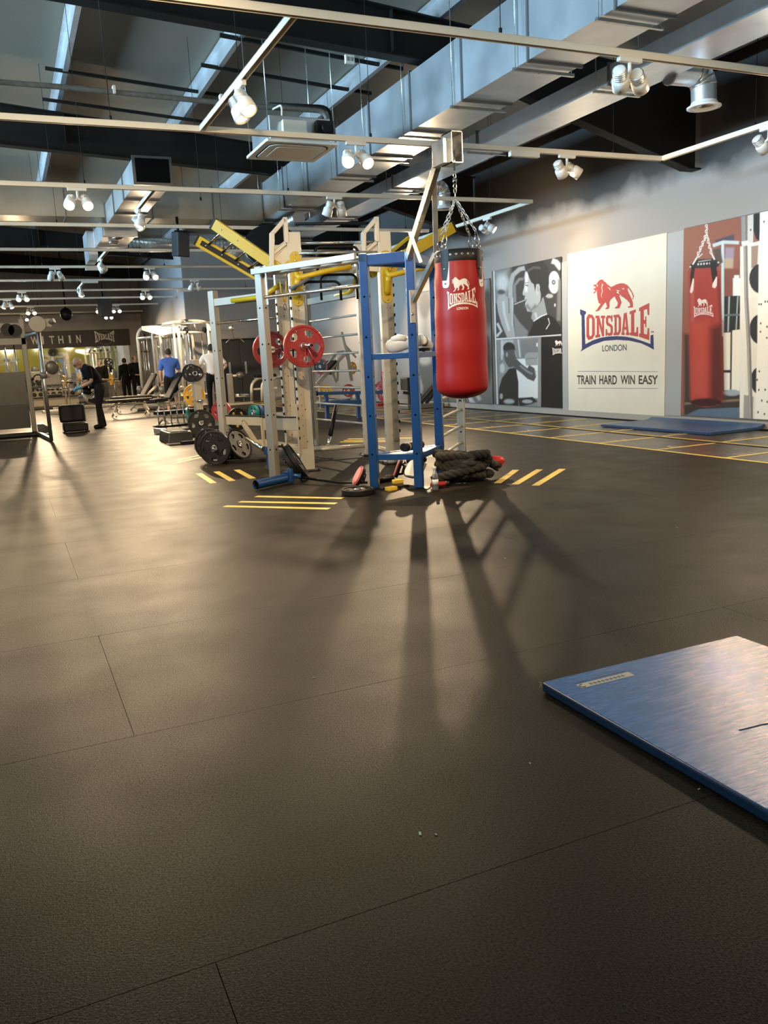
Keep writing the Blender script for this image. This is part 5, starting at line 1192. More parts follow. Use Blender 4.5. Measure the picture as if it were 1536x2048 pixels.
def glove(name, label, loc, rz, m_body, m_cuff, tilt=(0, 0), size=1.0, group=None, strip=None):
    t = thing(name, label, 'boxing glove', loc, group); t.rotation_euler = (tilt[0], tilt[1], rz)
    L = Matrix.Scale(size, 4)
    def part(nm, mb, m, p=t): o = bpy.data.objects.new(nm, mb.mesh(nm, m)); C.objects.link(o); o.parent = p; return o
    b = MB()
    b.lathe([(0, -.10), (.030, -.097), (.045, -.08), (.050, -.03), (.052, .02), (.060, .07), (.062, .11), (.052, .15), (.030, .172), (0, .178)], 22, L @ Matrix.Translation((0, 0, .055)) @ Matrix.Rotation(PI / 2, 4, 'Y') @ Matrix.Diagonal((.86, 1.12, 1, 1)))
    part('mitt', b, m_body)
    th = MB(); th.tube([L @ Vector(p) for p in ((-.01, .05, .05), (.05, .075, .055), (.10, .062, .06), (.125, .04, .06))], [.026 * size, .028 * size, .025 * size, .016 * size], 14); part('thumb', th, m_body)
    c = MB(); c.lathe([(.044, -.13), (.050, -.125), (.051, -.07), (.046, -.065)], 22, L @ Matrix.Translation((0, 0, .055)) @ Matrix.Rotation(PI / 2, 4, 'Y') @ Matrix.Diagonal((.86, 1.12, 1, 1))); c.lathe([(0, -.125), (.045, -.126)], 22, L @ Matrix.Translation((0, 0, .055)) @ Matrix.Rotation(PI / 2, 4, 'Y') @ Matrix.Diagonal((.86, 1.12, 1, 1))); part('cuff', c, m_cuff)
    if strip:
        s_ = MB(); s_.lathe([(.0515, -.10), (.0535, -.098), (.0535, -.078), (.0515, -.076)], 22, L @ Matrix.Translation((0, 0, .055)) @ Matrix.Rotation(PI / 2, 4, 'Y') @ Matrix.Diagonal((.86, 1.12, 1, 1))); part('wrist_strap', s_, strip)
    return t
zsh = 1.332; zs2 = .352
glove('boxing_glove', 'white boxing glove with black trim on the upper blue shelf, left one', (3.60, 7.44, zsh + .045), 2.6, LEATH_W, LEATH_W, strip=BLACK, size=1.15, tilt=(.9, .15))
glove('boxing_glove', 'white boxing glove nearer the punch bag on the upper blue shelf', (3.84, 7.62, zsh + .05), .9, LEATH_W, LEATH_W, strip=BLACK, size=1.1, tilt=(.8, .2))
pad_ = thing('focus_pad', 'cream focus pad with black edge under the white gloves', 'focus pad', (3.86, 7.66, zsh))
glove('boxing_glove', 'black glove with pale print on the lower blue shelf', (3.62, 7.46, zs2), .5, BLACK, BLACK, strip=mat('dull_print', (.3, .28, .24), .6))
def fpad(root, M4, m_face, m_back, m_rim, w_=.19, h=.25):
    q = rring(w_, h, .075, 6)
    def part(nm, mb, m): o = mb.build(nm, m, root); return o
    mb = MB(); mb.prism(q, .035, M4); part('pad_body', mb, m_back)
    mb = MB(); mb.prism([(x * .9, y * .9) for x, y in q], .012, M4 @ Matrix.Translation((0, 0, .035))); part('pad_face', mb, m_face)
    mb = MB(); mb.tube([M4 @ Vector((x, y, .036)) for x, y in q], .007, 6, closed=True); part('piping', mb, m_rim)
    mb = MB(); mb.tube([M4 @ Vector(p) for p in ((-.05, -.06, 0), (-.04, -.03, -.035), (.04, .03, -.035), (.05, .06, 0))], .014, 8); part('hand_strap', mb, m_back)
fpad(pad_, Matrix.Translation((3.86, 7.65, zsh - .02)) @ Matrix.Rotation(.7, 4, 'Z') @ Matrix.Translation((0, 0, .022)), LEATH_W, BLACK, LEATH_W, .14, .2)
PINK = mat('pink_vinyl', (.52, .12, .14), .45); 
fp1 = thing('focus_pad', 'black focus pad with pink rim tilted on the flat plate', 'focus pad', (3.0, 7.42, .06))
fpad(fp1, Matrix.Translation((3.04, 7.42, .155)) @ Matrix.Rotation(3.0, 4, 'Z') @ Matrix.Rotation(1.05, 4, 'Y'), PINK, BLACK, PINK, .19, .17)
fp2 = thing('focus_pad', 'pink and black focus pad standing behind the yellow sponges', 'focus pad', (3.70, 7.86, 0))
fpad(fp2, Matrix.Translation((3.70, 7.92, .12)) @ Matrix.Rotation(2.7, 4, 'Z') @ Matrix.Rotation(1.2, 4, 'Y'), PINK, BLACK, PINK, .20, .20)
fp3 = thing('focus_pad', 'white curved focus pad leaning behind the middle blue post', 'focus pad', (3.74, 7.66, 0))
fpad(fp3, Matrix.Translation((3.76, 7.66, .13)) @ Matrix.Rotation(.2, 4, 'Z') @ Matrix.Rotation(-.95, 4, 'Y'), LEATH_W, LEATH_W, BLACK, .20, .26)
cl_ = thing('glove', 'crumpled black training mitt on the floor behind the sponges', 'glove', (3.53, 7.95, 0))
mb = MB(); mb.ell((3.53, 7.95, .028), (.10, .06, .028)); mb.ell((3.45, 7.90, .03), (.05, .04, .03)); mb.ell((3.60, 7.98, .035), (.05, .05, .035)); mb.build('mitt', BLACKR, cl_)
for lab, p, rz in (('yellow sponge lying nearest the left blue post', (3.33, 7.36), .25), ('yellow sponge further back between the blue posts', (3.58, 7.74), -.1)):
    t = thing('sponge', lab, 'sponge', (p[0], p[1], 0)); MB().box((p[0], p[1], .022), (.105, .075, .034), rz).build('foam_block', mat('sponge_yellow', (.80, .52, .06), .8, bump=.4, bs=60), t, bevel=.006); MB().box((p[0], p[1], .0035), (.103, .073, .006), rz).build('scourer', mat('scourer', (.40, .28, .04), .9), t)
t = thing('hand_strap', 'small black strap on the floor right of the sponges', 'strap', (3.52, 7.42, 0)); p = G(808, 975); MB().tube([p + Vector((-.06, -.01, .012)), p + Vector((0, .02, .014)), p + Vector((.06, .01, .012))], .012, 8).build('webbing', BLACK, t)
bo = thing('water_bottle', 'clear plastic water bottle standing before the rope heap', 'bottle', (3.665, 7.06, 0))
GL = bpy.data.materials.new('clear_plastic'); GL.use_nodes = True; b_ = GL.node_tree.nodes['Principled BSDF']; b_.inputs['Transmission Weight'].default_value = .92; b_.inputs['Roughness'].default_value = .08; b_.inputs['IOR'].default_value = 1.2; b_.inputs['Base Color'].default_value = (.93, .95, .95, 1)
X = Matrix.Translation((3.665, 7.06, 0)); mb = MB(); mb.lathe([(0, .004), (.026, .002), (.031, .01), (.031, .04), (.029, .05), (.031, .06), (.031, .115), (.029, .125), (.031, .135), (.030, .15), (.018, .19), (.013, .205), (.013, .212), (.011, .212), (.011, .204), (.016, .188), (.028, .15), (.028, .01), (0, .008)], 24, X); mb.build('bottle_body', GL, bo)
MB().lathe([(.0316, .062), (.0318, .062), (.0318, .112), (.0316, .112)], 24, X).build('paper_label', mat('label_white', (.80, .80, .78), .5), bo)
MB().lathe([(0, .232), (.014, .232), (.015, .228), (.015, .207), (.0, .207)], 18, X).build('cap', WHITE, bo)
glove('boxing_glove', 'red boxing glove with black cuff on the floor beside the bottle', (3.79, 7.18, .002), 2.9, REDV, BLACK, size=.62)
glove('boxing_glove', 'black boxing glove with red fist on top of the rope, right side', (4.56, 7.56, .11), -.35, mat('red_glove', (.62, .03, .03), .35), BLACK, tilt=(0, .12), size=1.0)
glove('boxing_glove', 'small black mitt lying by the foot of the rear white post', (4.42, 9.02, .002), -.3, BLACK, BLACK, size=.8)

# landmine, plates on the floor and leaning
lm_ = thing('landmine', 'blue landmine sleeve with a long black bar lying on the floor', 'landmine', (2.5, 8.45, 0))
a, b_ = Vector((2.235, 8.34, .055)), Vector((2.62, 8.55, .062)); mb = MB(); mb.tube([a, b_], .048, 20, caps=False); mb.tube([b_, a], .040, 20, caps=False); mb.build('blue_sleeve', BLUE, lm_)
MB().lathe([(0, .02), (.040, .02)], 18, Matrix.Translation(a) @ rotmat(b_ - a)).build('sleeve_mouth', GLASSD, lm_)
kn = MB(); kn.box(b_ + Vector((.05, .03, .01)), (.10, .09, .11), .5); kn.tube([b_ + Vector((.06, .0, -.05)), b_ + Vector((.06, .0, .10))], .035, 14); kn.tube([b_ + Vector((.1, .03, .02)), b_ + Vector((.18, .0, .0))], .03, 12); kn.build('swivel_joint', BLUE, lm_, bevel=.004)
MB().tube([b_ + Vector((.17, .0, -.01)), Vector((3.05, 8.02, .03)), Vector((3.16, 7.70, .022)), ][:2] + [Vector((3.30, 7.88, .022))], .014, 10).build('black_bar', BLACK, lm_)
bp = Vector((2.93, 8.70, 0)); dA = Vector((.80, -.30, .50)).normalized(); up_ = (Vector((0, 0, 1)) - dA * dA.z).normalized()
for k, (lab, dx) in enumerate((('black grip plate leaning on the left silver post, right one', 0), ('black grip plate leaning on the left silver post, nearer the post', -.06))):
    R_ = .225; c = bp + Vector((dx, dx * -.2, 0)) + up_ * R_ + Vector((0, 0, .012)); plate(lab, c, dA, R_, .05, BLACKR, 5, 'plates leaning on the silver post', about=.4)
c = G(725, 988) + Vector((0, .12, .03)); plate('black grip plate lying flat by the left blue post', (2.99, 7.38, .029), (0, 0, 1), .165, .05, BLACKR, 5, about=.3)
# plates and peg stand by the rear-left post
for lab, px, py, y, ax_, R_, m_, kw in (
    ('black grip plate standing in front of the rear-left silver post', 430, 896, 10.85, (-.62, -.78, .04), .225, BLACKR, {}),
    ('black grip plate half hidden behind the front standing plate', 419, 888, 11.25, (-.60, -.80, .06), .215, BLACKR, {}),
    ('worn silver faced grip plate leaning right of the post', 478, 889, 11.05, (.55, -.72, .42), .225, BLACKR, {'face': mat('worn_silver', (.34, .31, .26), .4, .4, var=.3, vs=14)}),
    ('large black grip plate on the plate tree near the step', 403, 846, 14.0, (-.28, -.95, .03), .225, BLACKR, {}),
    ('small black plate on the top peg of the plate tree, left', 382, 746, 14.1, (-.55, -.83, 0), .15, BLACKR, {}),
    ('small black plate on the top peg of the plate tree, front', 390, 747, 13.85, (-.15, -.98, 0), .135, BLACKR, {}),
    ('amber yellow grip plate on the middle peg of the plate tree', 388, 790, 14.25, (-.1, -.99, 0), .18, YELP, {}),
    ('red plate standing behind the rear-left silver post', 443, 822, 13.2, (-.62, -.78, 0), .165, REDP, {}),
    ('black plate with yellow grips above the beige storage beam', 475, 838, 12.3, (.12, -.99, 0), .165, BLACKR, {'insert': YELP}),
    ('small green plate on edge above the storage beam', 508, 825, 12.4, (-.93, -.35, 0), .115, mat('green_rubber', (.03, .20, .17), .45), {}),
    ('small navy plate on edge beside the green plate', 517, 824, 12.4, (-.93, -.35, 0), .115, mat('navy_rubber', (.02, .08, .20), .45), {})):
    plate(lab, PY(px, py, y), ax_, R_, .05, m_, 5, about=.25, **kw)
cA = PY(432, 903, 10.85); t = thing('plate_stand', 'low black stand with a chrome peg holding the standing plates', 'plate stand', (cA.x, cA.y, 0))
MB().tube([cA + Vector((-.06, -.10, .03)), cA + Vector((.34, .45, .02))], .025, 12).build('peg', CHROME, t)
mb = MB(); mb.beam(cA + Vector((.30, .40, .02)), (cA.x + .30, cA.y + .40, .02), .05, .05, (0, 1, 0)); mb.build('stand_leg', BLACK, t)
mb = MB(); mb.beam((2.50, 10.95, .02), (3.05, 10.75, .02), .10, .035); mb.beam((2.55, 11.2, .018), (2.95, 11.45, .018), .08, .03); mb.build('stand_foot', BLACK, t)
t = thing('landmine', 'blue landmine joint with a chrome sleeve behind the left silver post', 'landmine', (2.95, 10.3, 0))
a, b_ = PY(493, 878, 10.6), PY(528, 898, 9.9); MB().tube([a, b_], .026, 14).build('chrome_sleeve', CHROME, t); MB().tube([b_ - (b_ - a).normalized() * .06, b_], .034, 14).build('sleeve_collar', CHROME, t)
kn = MB(); kn.box(b_ + Vector((.07, .0, -.02)), (.12, .09, .10), .4); kn.beam(b_ + Vector((.06, 0, -.03)), (b_.x + .06, b_.y, .0), .06, .06, (0, 1, 0)); kn.build('swivel_joint', BLUE, t, bevel=.004)
tp = PY(397, 800, 14.15); t = thing('plate_tree', 'silver plate tree post holding black and amber plates', 'plate tree', (tp.x, 14.2, 0))
MB().box((tp.x, 14.2, .72), (.12, .12, 1.36), .2).build('post', SILV, t, bevel=.006)
for z, l in ((1.15, .42), (.72, .34), (.24, .42)): MB().tube([(tp.x - .05, 14.3, z), (tp.x + .0, 14.2 - l, z)], .024, 12).build('peg', CHROME, t)
mb = MB(); mb.beam((tp.x - .35, 14.2, .03), (tp.x + .35, 14.25, .03), .08, .05); mb.beam((tp.x, 13.85, .03), (tp.x, 14.6, .03), .08, .05); mb.build('foot', BLACK, t)

# ================================================================== MACHINES ALONG THE HALL
# --- dual cable frame at far left
cm = thing('cable_machine', 'tall grey cable machine with dark shroud at left picture edge', 'cable machine', (.35, 18.4, 0))
GREYM = mat('machine_grey', (.20, .19, .165), .4, .3, var=.06); SHRD = mat('shroud_grey', (.06, .058, .05), .35, .1, var=.1); SHRD2 = mat('shroud_dark', (.020, .020, .019), .4)
x1 = .44; MB().box((x1, 19.4, 1.24), (.10, .12, 2.40)).build('upright', GREYM, cm, bevel=.01)
MB().box((-.55, 19.4, 1.24), (.10, .12, 2.40)).build('upright', GREYM, cm, bevel=.01)
cp_ = MB(); cp_.tube(fillet([(x1 + .04, 19.3, 2.06), (x1 + .04, 18.6, 2.06), (.68, 17.2, 2.06)], .1), .03, 10); cp_.build('top_link', GREYM, cm)
rp = MB(); rp.tube([(.66, 17.1, .02), (.66, 17.1, 2.10)], .035, 14); rp.build('guide_post', STEEL, cm)
cr_ = MB(); cr_.tube([(.66, 17.1, 1.20), (.66, 17.1, 1.32)], .065, 16); cb = cr_.build('sliding_carriage', GREYM, cm)
kb = MB(); kb.tube(fillet([(.66, 17.1, 1.26), (.52, 17.05, 1.28), (.46, 17.05, 1.20)], .05), .012, 8); kb.ell((.46, 17.05, 1.2), (.03, .03, .03)); kb.build('adjust_knob', BLACK, cb)
hd = MB(); hd.tube([(.66, 17.0, 2.20), (.66, 17.2, 2.20)], .15, 24); hd.box((.74, 17.1, 2.22), (.34, .08, .16)); hd.tube([(.88, 17.1, 2.22), (.96, 17.05, 2.26)], .05, 12); hd.build('pulley_housing', GREYM, cm, bevel=.006)
MB().box((-.05, 19.4, 2.31), (1.1, .10, .10)).build('top_beam', GREYM, cm, bevel=.006); MB().box((-.05, 19.4, 1.98), (1.1, .12, .14)).build('cross_beam', GREYM, cm, bevel=.006)
for x, z in ((.16, 2.22), (.30, 2.20)): MB().tube([(x, 19.28, z), (x, 19.33, z)], .13, 28).build('pulley_disc', BLACK, cm)
for x in (.06, .24): MB().tube([(x, 19.36, .3), (x, 19.36, 1.95)], .016, 10).build('guide_rod', CHROME, cm)
MB().box((-.02, 19.32, .78), (.80, .03, 1.14)).build('shroud_panel', SHRD, cm, bevel=.004)
MB().box((.0, 19.29, .42), (.74, .02, .50)).build('lower_shroud', SHRD2, cm, bevel=.004)
ws = MB()
for q in range(12): ws.box((.15, 19.42, .22 + q * .052), (.34, .12, .044))
ws.build('weight_stack', BLACK, cm, kind='stuff')
MB().box((0, 19.3, .05), (1.2, .45, .08)).build('base_frame', BLACK, cm, bevel=.01); ft = MB(); ft.prism([(.0, 0), (.26, 0), (.22, .14), (.12, .22), (0, .22)], .3, Matrix.Translation((.50, 19.45, .02)) @ Matrix.Rotation(PI / 2, 4, 'X')); ft.build('foot_cover', SHRD, cm)
ca = MB(); ca.tube([(.70, 17.02, 2.1), (.71, 17.02, 1.3)], .004, 5); ca.build('cable', BLACK, cm)
for y, x in ((19.0, .58), (18.2, .64)): MB().tube([(x, y, .03), (x, y, .10)], .05, 10).build('foot', BLACK, cm)
MB().beam((.5, 19.3, .05), (.66, 17.1, .05), .07, .07).build('base_rail', GREYM, cm)
# --- black padded seat block
pb_ = thing('padded_block', 'black padded block seat standing alone on the pale lit floor', 'seat', (1.35, 19.4, 0))
p0, p1 = PY(128, 862, 19.2), PY(177, 862, 19.2); cxp = (p0.x + p1.x) / 2
MB().box((cxp, 19.35, .115), (p1.x - p0.x, .55, .17)).build('base', BLACK, pb_, bevel=.03)
MB().box((cxp - .03, 19.55, .40), (.52, .22, .38)).build('cushion', BLACKR, pb_, bevel=.05)
for k in (-1, 1): MB().box((cxp + .24 * k, 19.3, .015), (.06, .4, .03)).build('foot', BLACKR, pb_)

def dumbbell(label, loc, rz, group):
    t = thing('dumbbell', label, 'dumbbell', loc, group); t.rotation_euler = (0, 0, rz)
    def part(nm, mb, m): o = bpy.data.objects.new(nm, mb.mesh(nm, m)); C.objects.link(o); o.parent = t
    h = MB(); h.tube([(-.08, 0, 0), (.08, 0, 0)], .016, 8); part('handle', h, CHROME)
    for s in (-1, 1):
        m_ = MB(); m_.tube([(.07 * s, 0, 0), (.085 * s, 0, 0), (.17 * s, 0, 0), (.18 * s, 0, 0)], [.05, .075, .075, .05], 12); part('weight_head', m_, BLACKR)
    return t
rk = thing('dumbbell_rack', 'two tier dumbbell rack before the far mirror', 'rack', (1.6, 33.6, 0))
for z, y in ((.92, 33.75), (.52, 33.5)):
    MB().box((1.55, y, z - .10), (1.7, .32, .03)).build('shelf', SHRD2, rk, bevel=.005)
for x in (.75, 2.38): mb = MB(); mb.beam((x, 33.4, .0), (x, 33.95, 1.05), .08, .06); mb.build('side_frame', GREYM, rk)
MB().box((1.55, 33.7, .26), (1.75, .5, .34)).build('lower_panel', mat('rack_panel', (.34, .29, .22), .5), rk)
first = None
for r_, (z, y) in enumerate(((.925, 33.75), (.525, 33.5))):
    for k in range(7):
        lab = '%s black dumbbell from the left on the %s tier of the far rack' % (['first', 'second', 'third', 'fourth', 'fifth', 'sixth', 'seventh'][k], ('upper', 'lower')[r_]); loc = (.90 + k * .222, y, z)
        if first is None: first = dumbbell(lab, loc, PI / 2, 'dumbbells on the far rack')
        else: dup(first, lab, loc)
# --- upholstered press machine behind the cable frame
pm_ = thing('press_machine', 'grey padded press machine left of the dumbbell rack', 'exercise machine', (1.35, 30, 0))
sp_ = lambda px, py, y: PY(px, py, y)
c = sp_(104, 735, 30); mb = MB(); mb.ell(c, (.21, .06, .22)); mb.build('head_pad', SHRD, pm_)
c = sp_(106, 755, 30); MB().box((c.x, 30.1, c.z), (.52, .10, .52)).build('back_pad', GREYM, pm_, bevel=.04)
MB().box((c.x - .05, 29.7, .55), (.5, .5, .10)).build('seat_pad', BLACKR, pm_, bevel=.03)
for s in (-1, 1): mb = MB(); mb.tube(fillet([(c.x + .35 * s, 30.2, .02), (c.x + .35 * s, 30.2, 1.1), (c.x + .2 * s, 29.8, 1.25)], .15), .03, 8); mb.build('frame_tube', SILV, pm_)
MB().tube([(c.x - .5, 29.8, .8), (c.x + .6, 29.8, .78)], .02, 8).build('press_bar', CHROME, pm_)
mb = MB(); mb.box((c.x, 30, .04), (.9, .8, .06)); mb.build('base_frame', SILV, pm_)
# upright poles and bar with amber plates
rc_ = thing('barbell_rack', 'chrome barbell rack with amber plates behind the bald man', 'barbell rack', (3, 31.5, 0))
for px in (139, 232): p = PY(px, 800, 31.5); MB().tube([(p.x, 31.5, .02), (p.x, 31.5, 1.55 if px < 200 else 1.3)], .03, 8).build('rack_post', STEEL, rc_)
pA, pB = PY(100, 765, 31.4), PY(235, 757, 31.4); zb = (pA.z + pB.z) / 2
MB().box(((pA.x + pB.x) / 2, 31.5, .06), (pB.x - pA.x, .4, .07)).build('base_frame', STEEL, rc_); 
for px in (139, 232): p = PY(px, 800, 31.5); MB().box((p.x, 31.43, zb - .04), (.05, .16, .03)).build('bar_hook', BLACK, rc_)
bz = thing('barbell', 'barbell with amber plates racked behind the bald man', 'barbell', (pA.x, 31.4, zb)); MB().tube([(pA.x, 31.4, zb), (pB.x, 31.4, zb)], .025, 8).build('bar_shaft', CHROME, bz)
for px, lab in ((128, 'amber plate on the left end of the racked far barbell'), (223, 'amber plate beside the bald man on the far barbell')): p = PY(px, 760, 31.4); plate(lab, (p.x, 31.4, zb), (1, .15, 0), .22, .05, YELP, 5)
p = PY(217, 725, 31.8); plate('black plate on a peg high above the amber plate', (p.x, 31.8, p.z), (-.2, -1, 0), .16, .05, BLACKR, 5)
MB().tube([(p.x, 31.9, p.z), (p.x, 31.6, p.z)], .02, 8).build('plate_peg', STEEL, rc_); MB().tube([(p.x, 31.95, .05), (p.x, 31.95, 1.7)], .025, 8).build('rack_post', STEEL, rc_)
# --- roller bench the bald man is wiping
wb_ = thing('roller_bench', 'silver bench with black foam rollers in front of the bald man', 'exercise bench', (1.95, 20.6, 0))
YW = 20.4
for a, b_ in (((158, 772), (176, 772)), ((178, 773), (196, 770)), ((166, 783), (182, 783))): MB().tube([PY(*a, YW), PY(*b_, YW)], .07, 14).build('foam_roller', BLACKR, wb_)
MB().tube([PY(172, 762, YW), PY(176, 790, YW)], .025, 8).build('roller_stem', CHROME, wb_)
mb = MB(); p = [PY(166, 786, YW), PY(176, 803, YW), PY(190, 806, YW)]; mb.tube(fillet([p[0], p[1], p[2]], .15), .05, 10); mb.build('curved_frame', SILV2, wb_)
mb = MB(); p = [PY(184, 782, YW), PY(190, 790, YW), PY(186, 802, YW)]; mb.tube(fillet(p, .08), .035, 10); mb.build('curved_arm', CHROME, wb_)
p = PY(193, 806, YW); mb = MB(); mb.tube([p, (p.x, YW, .03)], .03, 10); mb.lathe([(0, .04), (.06, .03), (.06, 0)], 12, Matrix.Translation((p.x, YW, 0))); mb.build('support_leg', SILV, wb_)
p = PY(166, 803, YW); mb = MB(); mb.tube([p + Vector((0, .1, -.05)), (p.x, YW + .1, .03)], .03, 10); mb.build('support_leg', SILV, wb_)
MB().beam(PY(176, 800, YW), PY(196, 805, YW), .22, .08).build('seat_pad', BLACKR, wb_)
# --- flat benches and incline benches
def bench(label, c, rz, L=1.3, h=.45, inc=0, name='bench'):
    t = thing(name, label, 'bench', (*c, 0)); t.rotation_euler = (0, 0, rz)
    def part(nm, mb, m, bev=0):
        o = bpy.data.objects.new(nm, mb.mesh(nm, m)); C.objects.link(o); o.parent = t
        if bev: b_ = o.modifiers.new('bevel', 'BEVEL'); b_.width = bev; b_.segments = 2
    if not inc: mb = MB(); mb.box((0, 0, h), (L, .30, .08)); part('pad', mb, BLACKR, .02)
    else:
        mb = MB(); mb.box((-.42, 0, h), (.42, .30, .08)); part('seat_pad', mb, BLACKR, .02)
        mb = MB(); mb.beam((-.15, 0, h + .02), (-.15 + .85 * math.cos(inc), 0, h + .85 * math.sin(inc)), .30, .08); part('back_pad', mb, BLACKR, .02)
        mb = MB(); mb.beam((-.10, 0, h - .02), (.35, 0, h + .3), .05, .05); part('strut', mb, SILV2)
    for x in (-L * .36, L * .36):
        mb = MB(); mb.tube(fillet([(x, -.24, .03), (x, -.2, .06), (x, 0, .14), (x, .2, .06), (x, .24, .03)], .06), .025, 8); mb.tube([(x, 0, .12), (x * .8, 0, h - .04)], .03, 8); part('leg', mb, SILV2)
    mb = MB(); mb.beam((-L * .36, 0, h - .1), (L * .36, 0, h - .1), .06, .05); part('spine', mb, SILV2)
    return t
bench('flat bench with a shiny dark pad right of the bald man', (3.05, 24.0), .1, 1.25)
bench('second flat bench just behind the first one', (3.45, 26.6), .1, 1.2)
bench('incline bench with a pale lit back left of the blue shirted man', (4.0, 27.2), .35, 1.3, .42, .95)
bench('incline bench with a pale lit back in front of the blue shirted man', (4.15, 23.6), .35, 1.3, .42, .98)
bench('low flat bench lying behind the plate tree', (3.6, 19.6), .25, 1.2, .28)
# bin with mesh front
mbx = thing('storage_bin', 'grey mesh sided storage bin near the far mirror', 'bin', (4.3, 35.8, 0)); a, b_ = PY(221, 790, 35.5), PY(263, 790, 35.5)
MB().box(((a.x + b_.x) / 2, 35.8, .42), (b_.x - a.x, .5, .8)).build('bin_body', GREYM, mbx, bevel=.01)
gm = MB()
for q in range(14): gm.box((a.x + .06 + q * (b_.x - a.x - .12) / 13, 35.54, .44), (.015, .012, .66))
for q in range(9): gm.box(((a.x + b_.x) / 2, 35.54, .14 + q * .075), (b_.x - a.x - .1, .012, .012))
gm.build('wire_mesh', STEEL, mbx, kind='stuff'); MB().box(((a.x + b_.x) / 2, 35.8, .84), (b_.x - a.x + .04, .54, .04)).build('rim', SILV, mbx)
# --- step platform, low frame, peg stand, clutter
st = thing('step_platform', 'dark grey aerobic step platform on the pale lit floor', 'step platform', (2.5, 14.9, 0))
X = Matrix.Translation((2.62, 14.45, 0)) @ Matrix.Rotation(.0, 4, 'Z')
mb = MB(); mb.add([X @ Vector(p) for p in ((-.22, 0, 0), (.22, 0, 0), (.22, .95, 0), (-.22, .95, 0), (-.19, .03, .19), (.19, .03, .19), (.19, .92, .19), (-.19, .92, .19))], [(0, 1, 2, 3)[::-1], (4, 5, 6, 7), (0, 1, 5, 4), (1, 2, 6, 5), (2, 3, 7, 6), (3, 0, 4, 7)]); mb.build('body', SHRD2, st, bevel=.015)
MB().box((2.62, 14.93, .196), (.30, .80, .014)).build('top_grip', mat('step_grip', (.055, .05, .045), .7, bump=.4, bs=80), st, bevel=.004)
MB().box((2.62, 14.46, .008), (.50, .12, .014)).build('foot_rim', SILV2, st); MB().box((2.60, 14.72, .2045), (.14, .05, .002)).build('worn_logo', mat('worn_cream', (.5, .42, .34), .6), st)
lf = thing('lifting_frame', 'low black steel frame on the floor behind the step platform', 'floor frame', (3.1, 15.3, 0))
for a, b_ in (((2.95, 14.6), (3.7, 15.4)), ((2.9, 15.5), (3.9, 15.7)), ((2.75, 16.6), (3.9, 16.8))): MB().beam((*a, .05), (*b_, .05), .08, .09).build('rail', SHRD2, lf, bevel=.006)
MB().beam((2.62, 17.1, .06), (2.95, 15.55, .06), .09, .10).build('edge_board', SILV2, lf, bevel=.006); MB().box((3.3, 16.2, .03), (.7, .8, .05), .1).build('wood_board', mat('board_brown', (.20, .13, .08), .5, var=.2, vs=9), lf)
pg = thing('peg_stand', 'small stand of chrome pegs on a black oval base', 'stand', (3.25, 19.0, 0))
mb = MB(); mb.ell((3.25, 18.9, .03), (.42, .22, .04)); mb.build('oval_base', SHRD2, pg)
for q in range(5): MB().tube([(2.98 + q * .14, 18.9, .04), (2.98 + q * .14, 18.92, .46)], .012, 8).build('peg', CHROME, pg)
pgt = MB(); pgt.beam((2.94, 18.91, .46), (3.6, 18.91, .46), .02, .02); pgt.build('top_rail', CHROME, pg)
p = PY(377, 828, 18.2); plate('tall green plate leaning beside the chrome peg stand', (p.x, 18.2, .21), (.94, -.3, .12), .21, .05, MATS['green_rubber'], 5)
fl_ = thing('floor_pad', 'crumpled dark strap and towel on the floor under the benches', 'towel', (2.9, 21.3, 0)); p = G(297, 821)
mb = MB(); rr = random.Random(8)
for q in range(7): mb.ell(p + Vector((-.25 + .09 * q, rr.uniform(-.06, .06), .03)), (.09, .08, rr.uniform(.03, .06)))
mb.build('strap_heap', BLACKR, fl_); mb = MB()
for q in range(5): mb.ell(p + Vector((.35 + .1 * q, rr.uniform(-.06, .06), .035)), (.09, .1, rr.uniform(.025, .05)))
mb.build('grey_towel', GREYM, fl_)

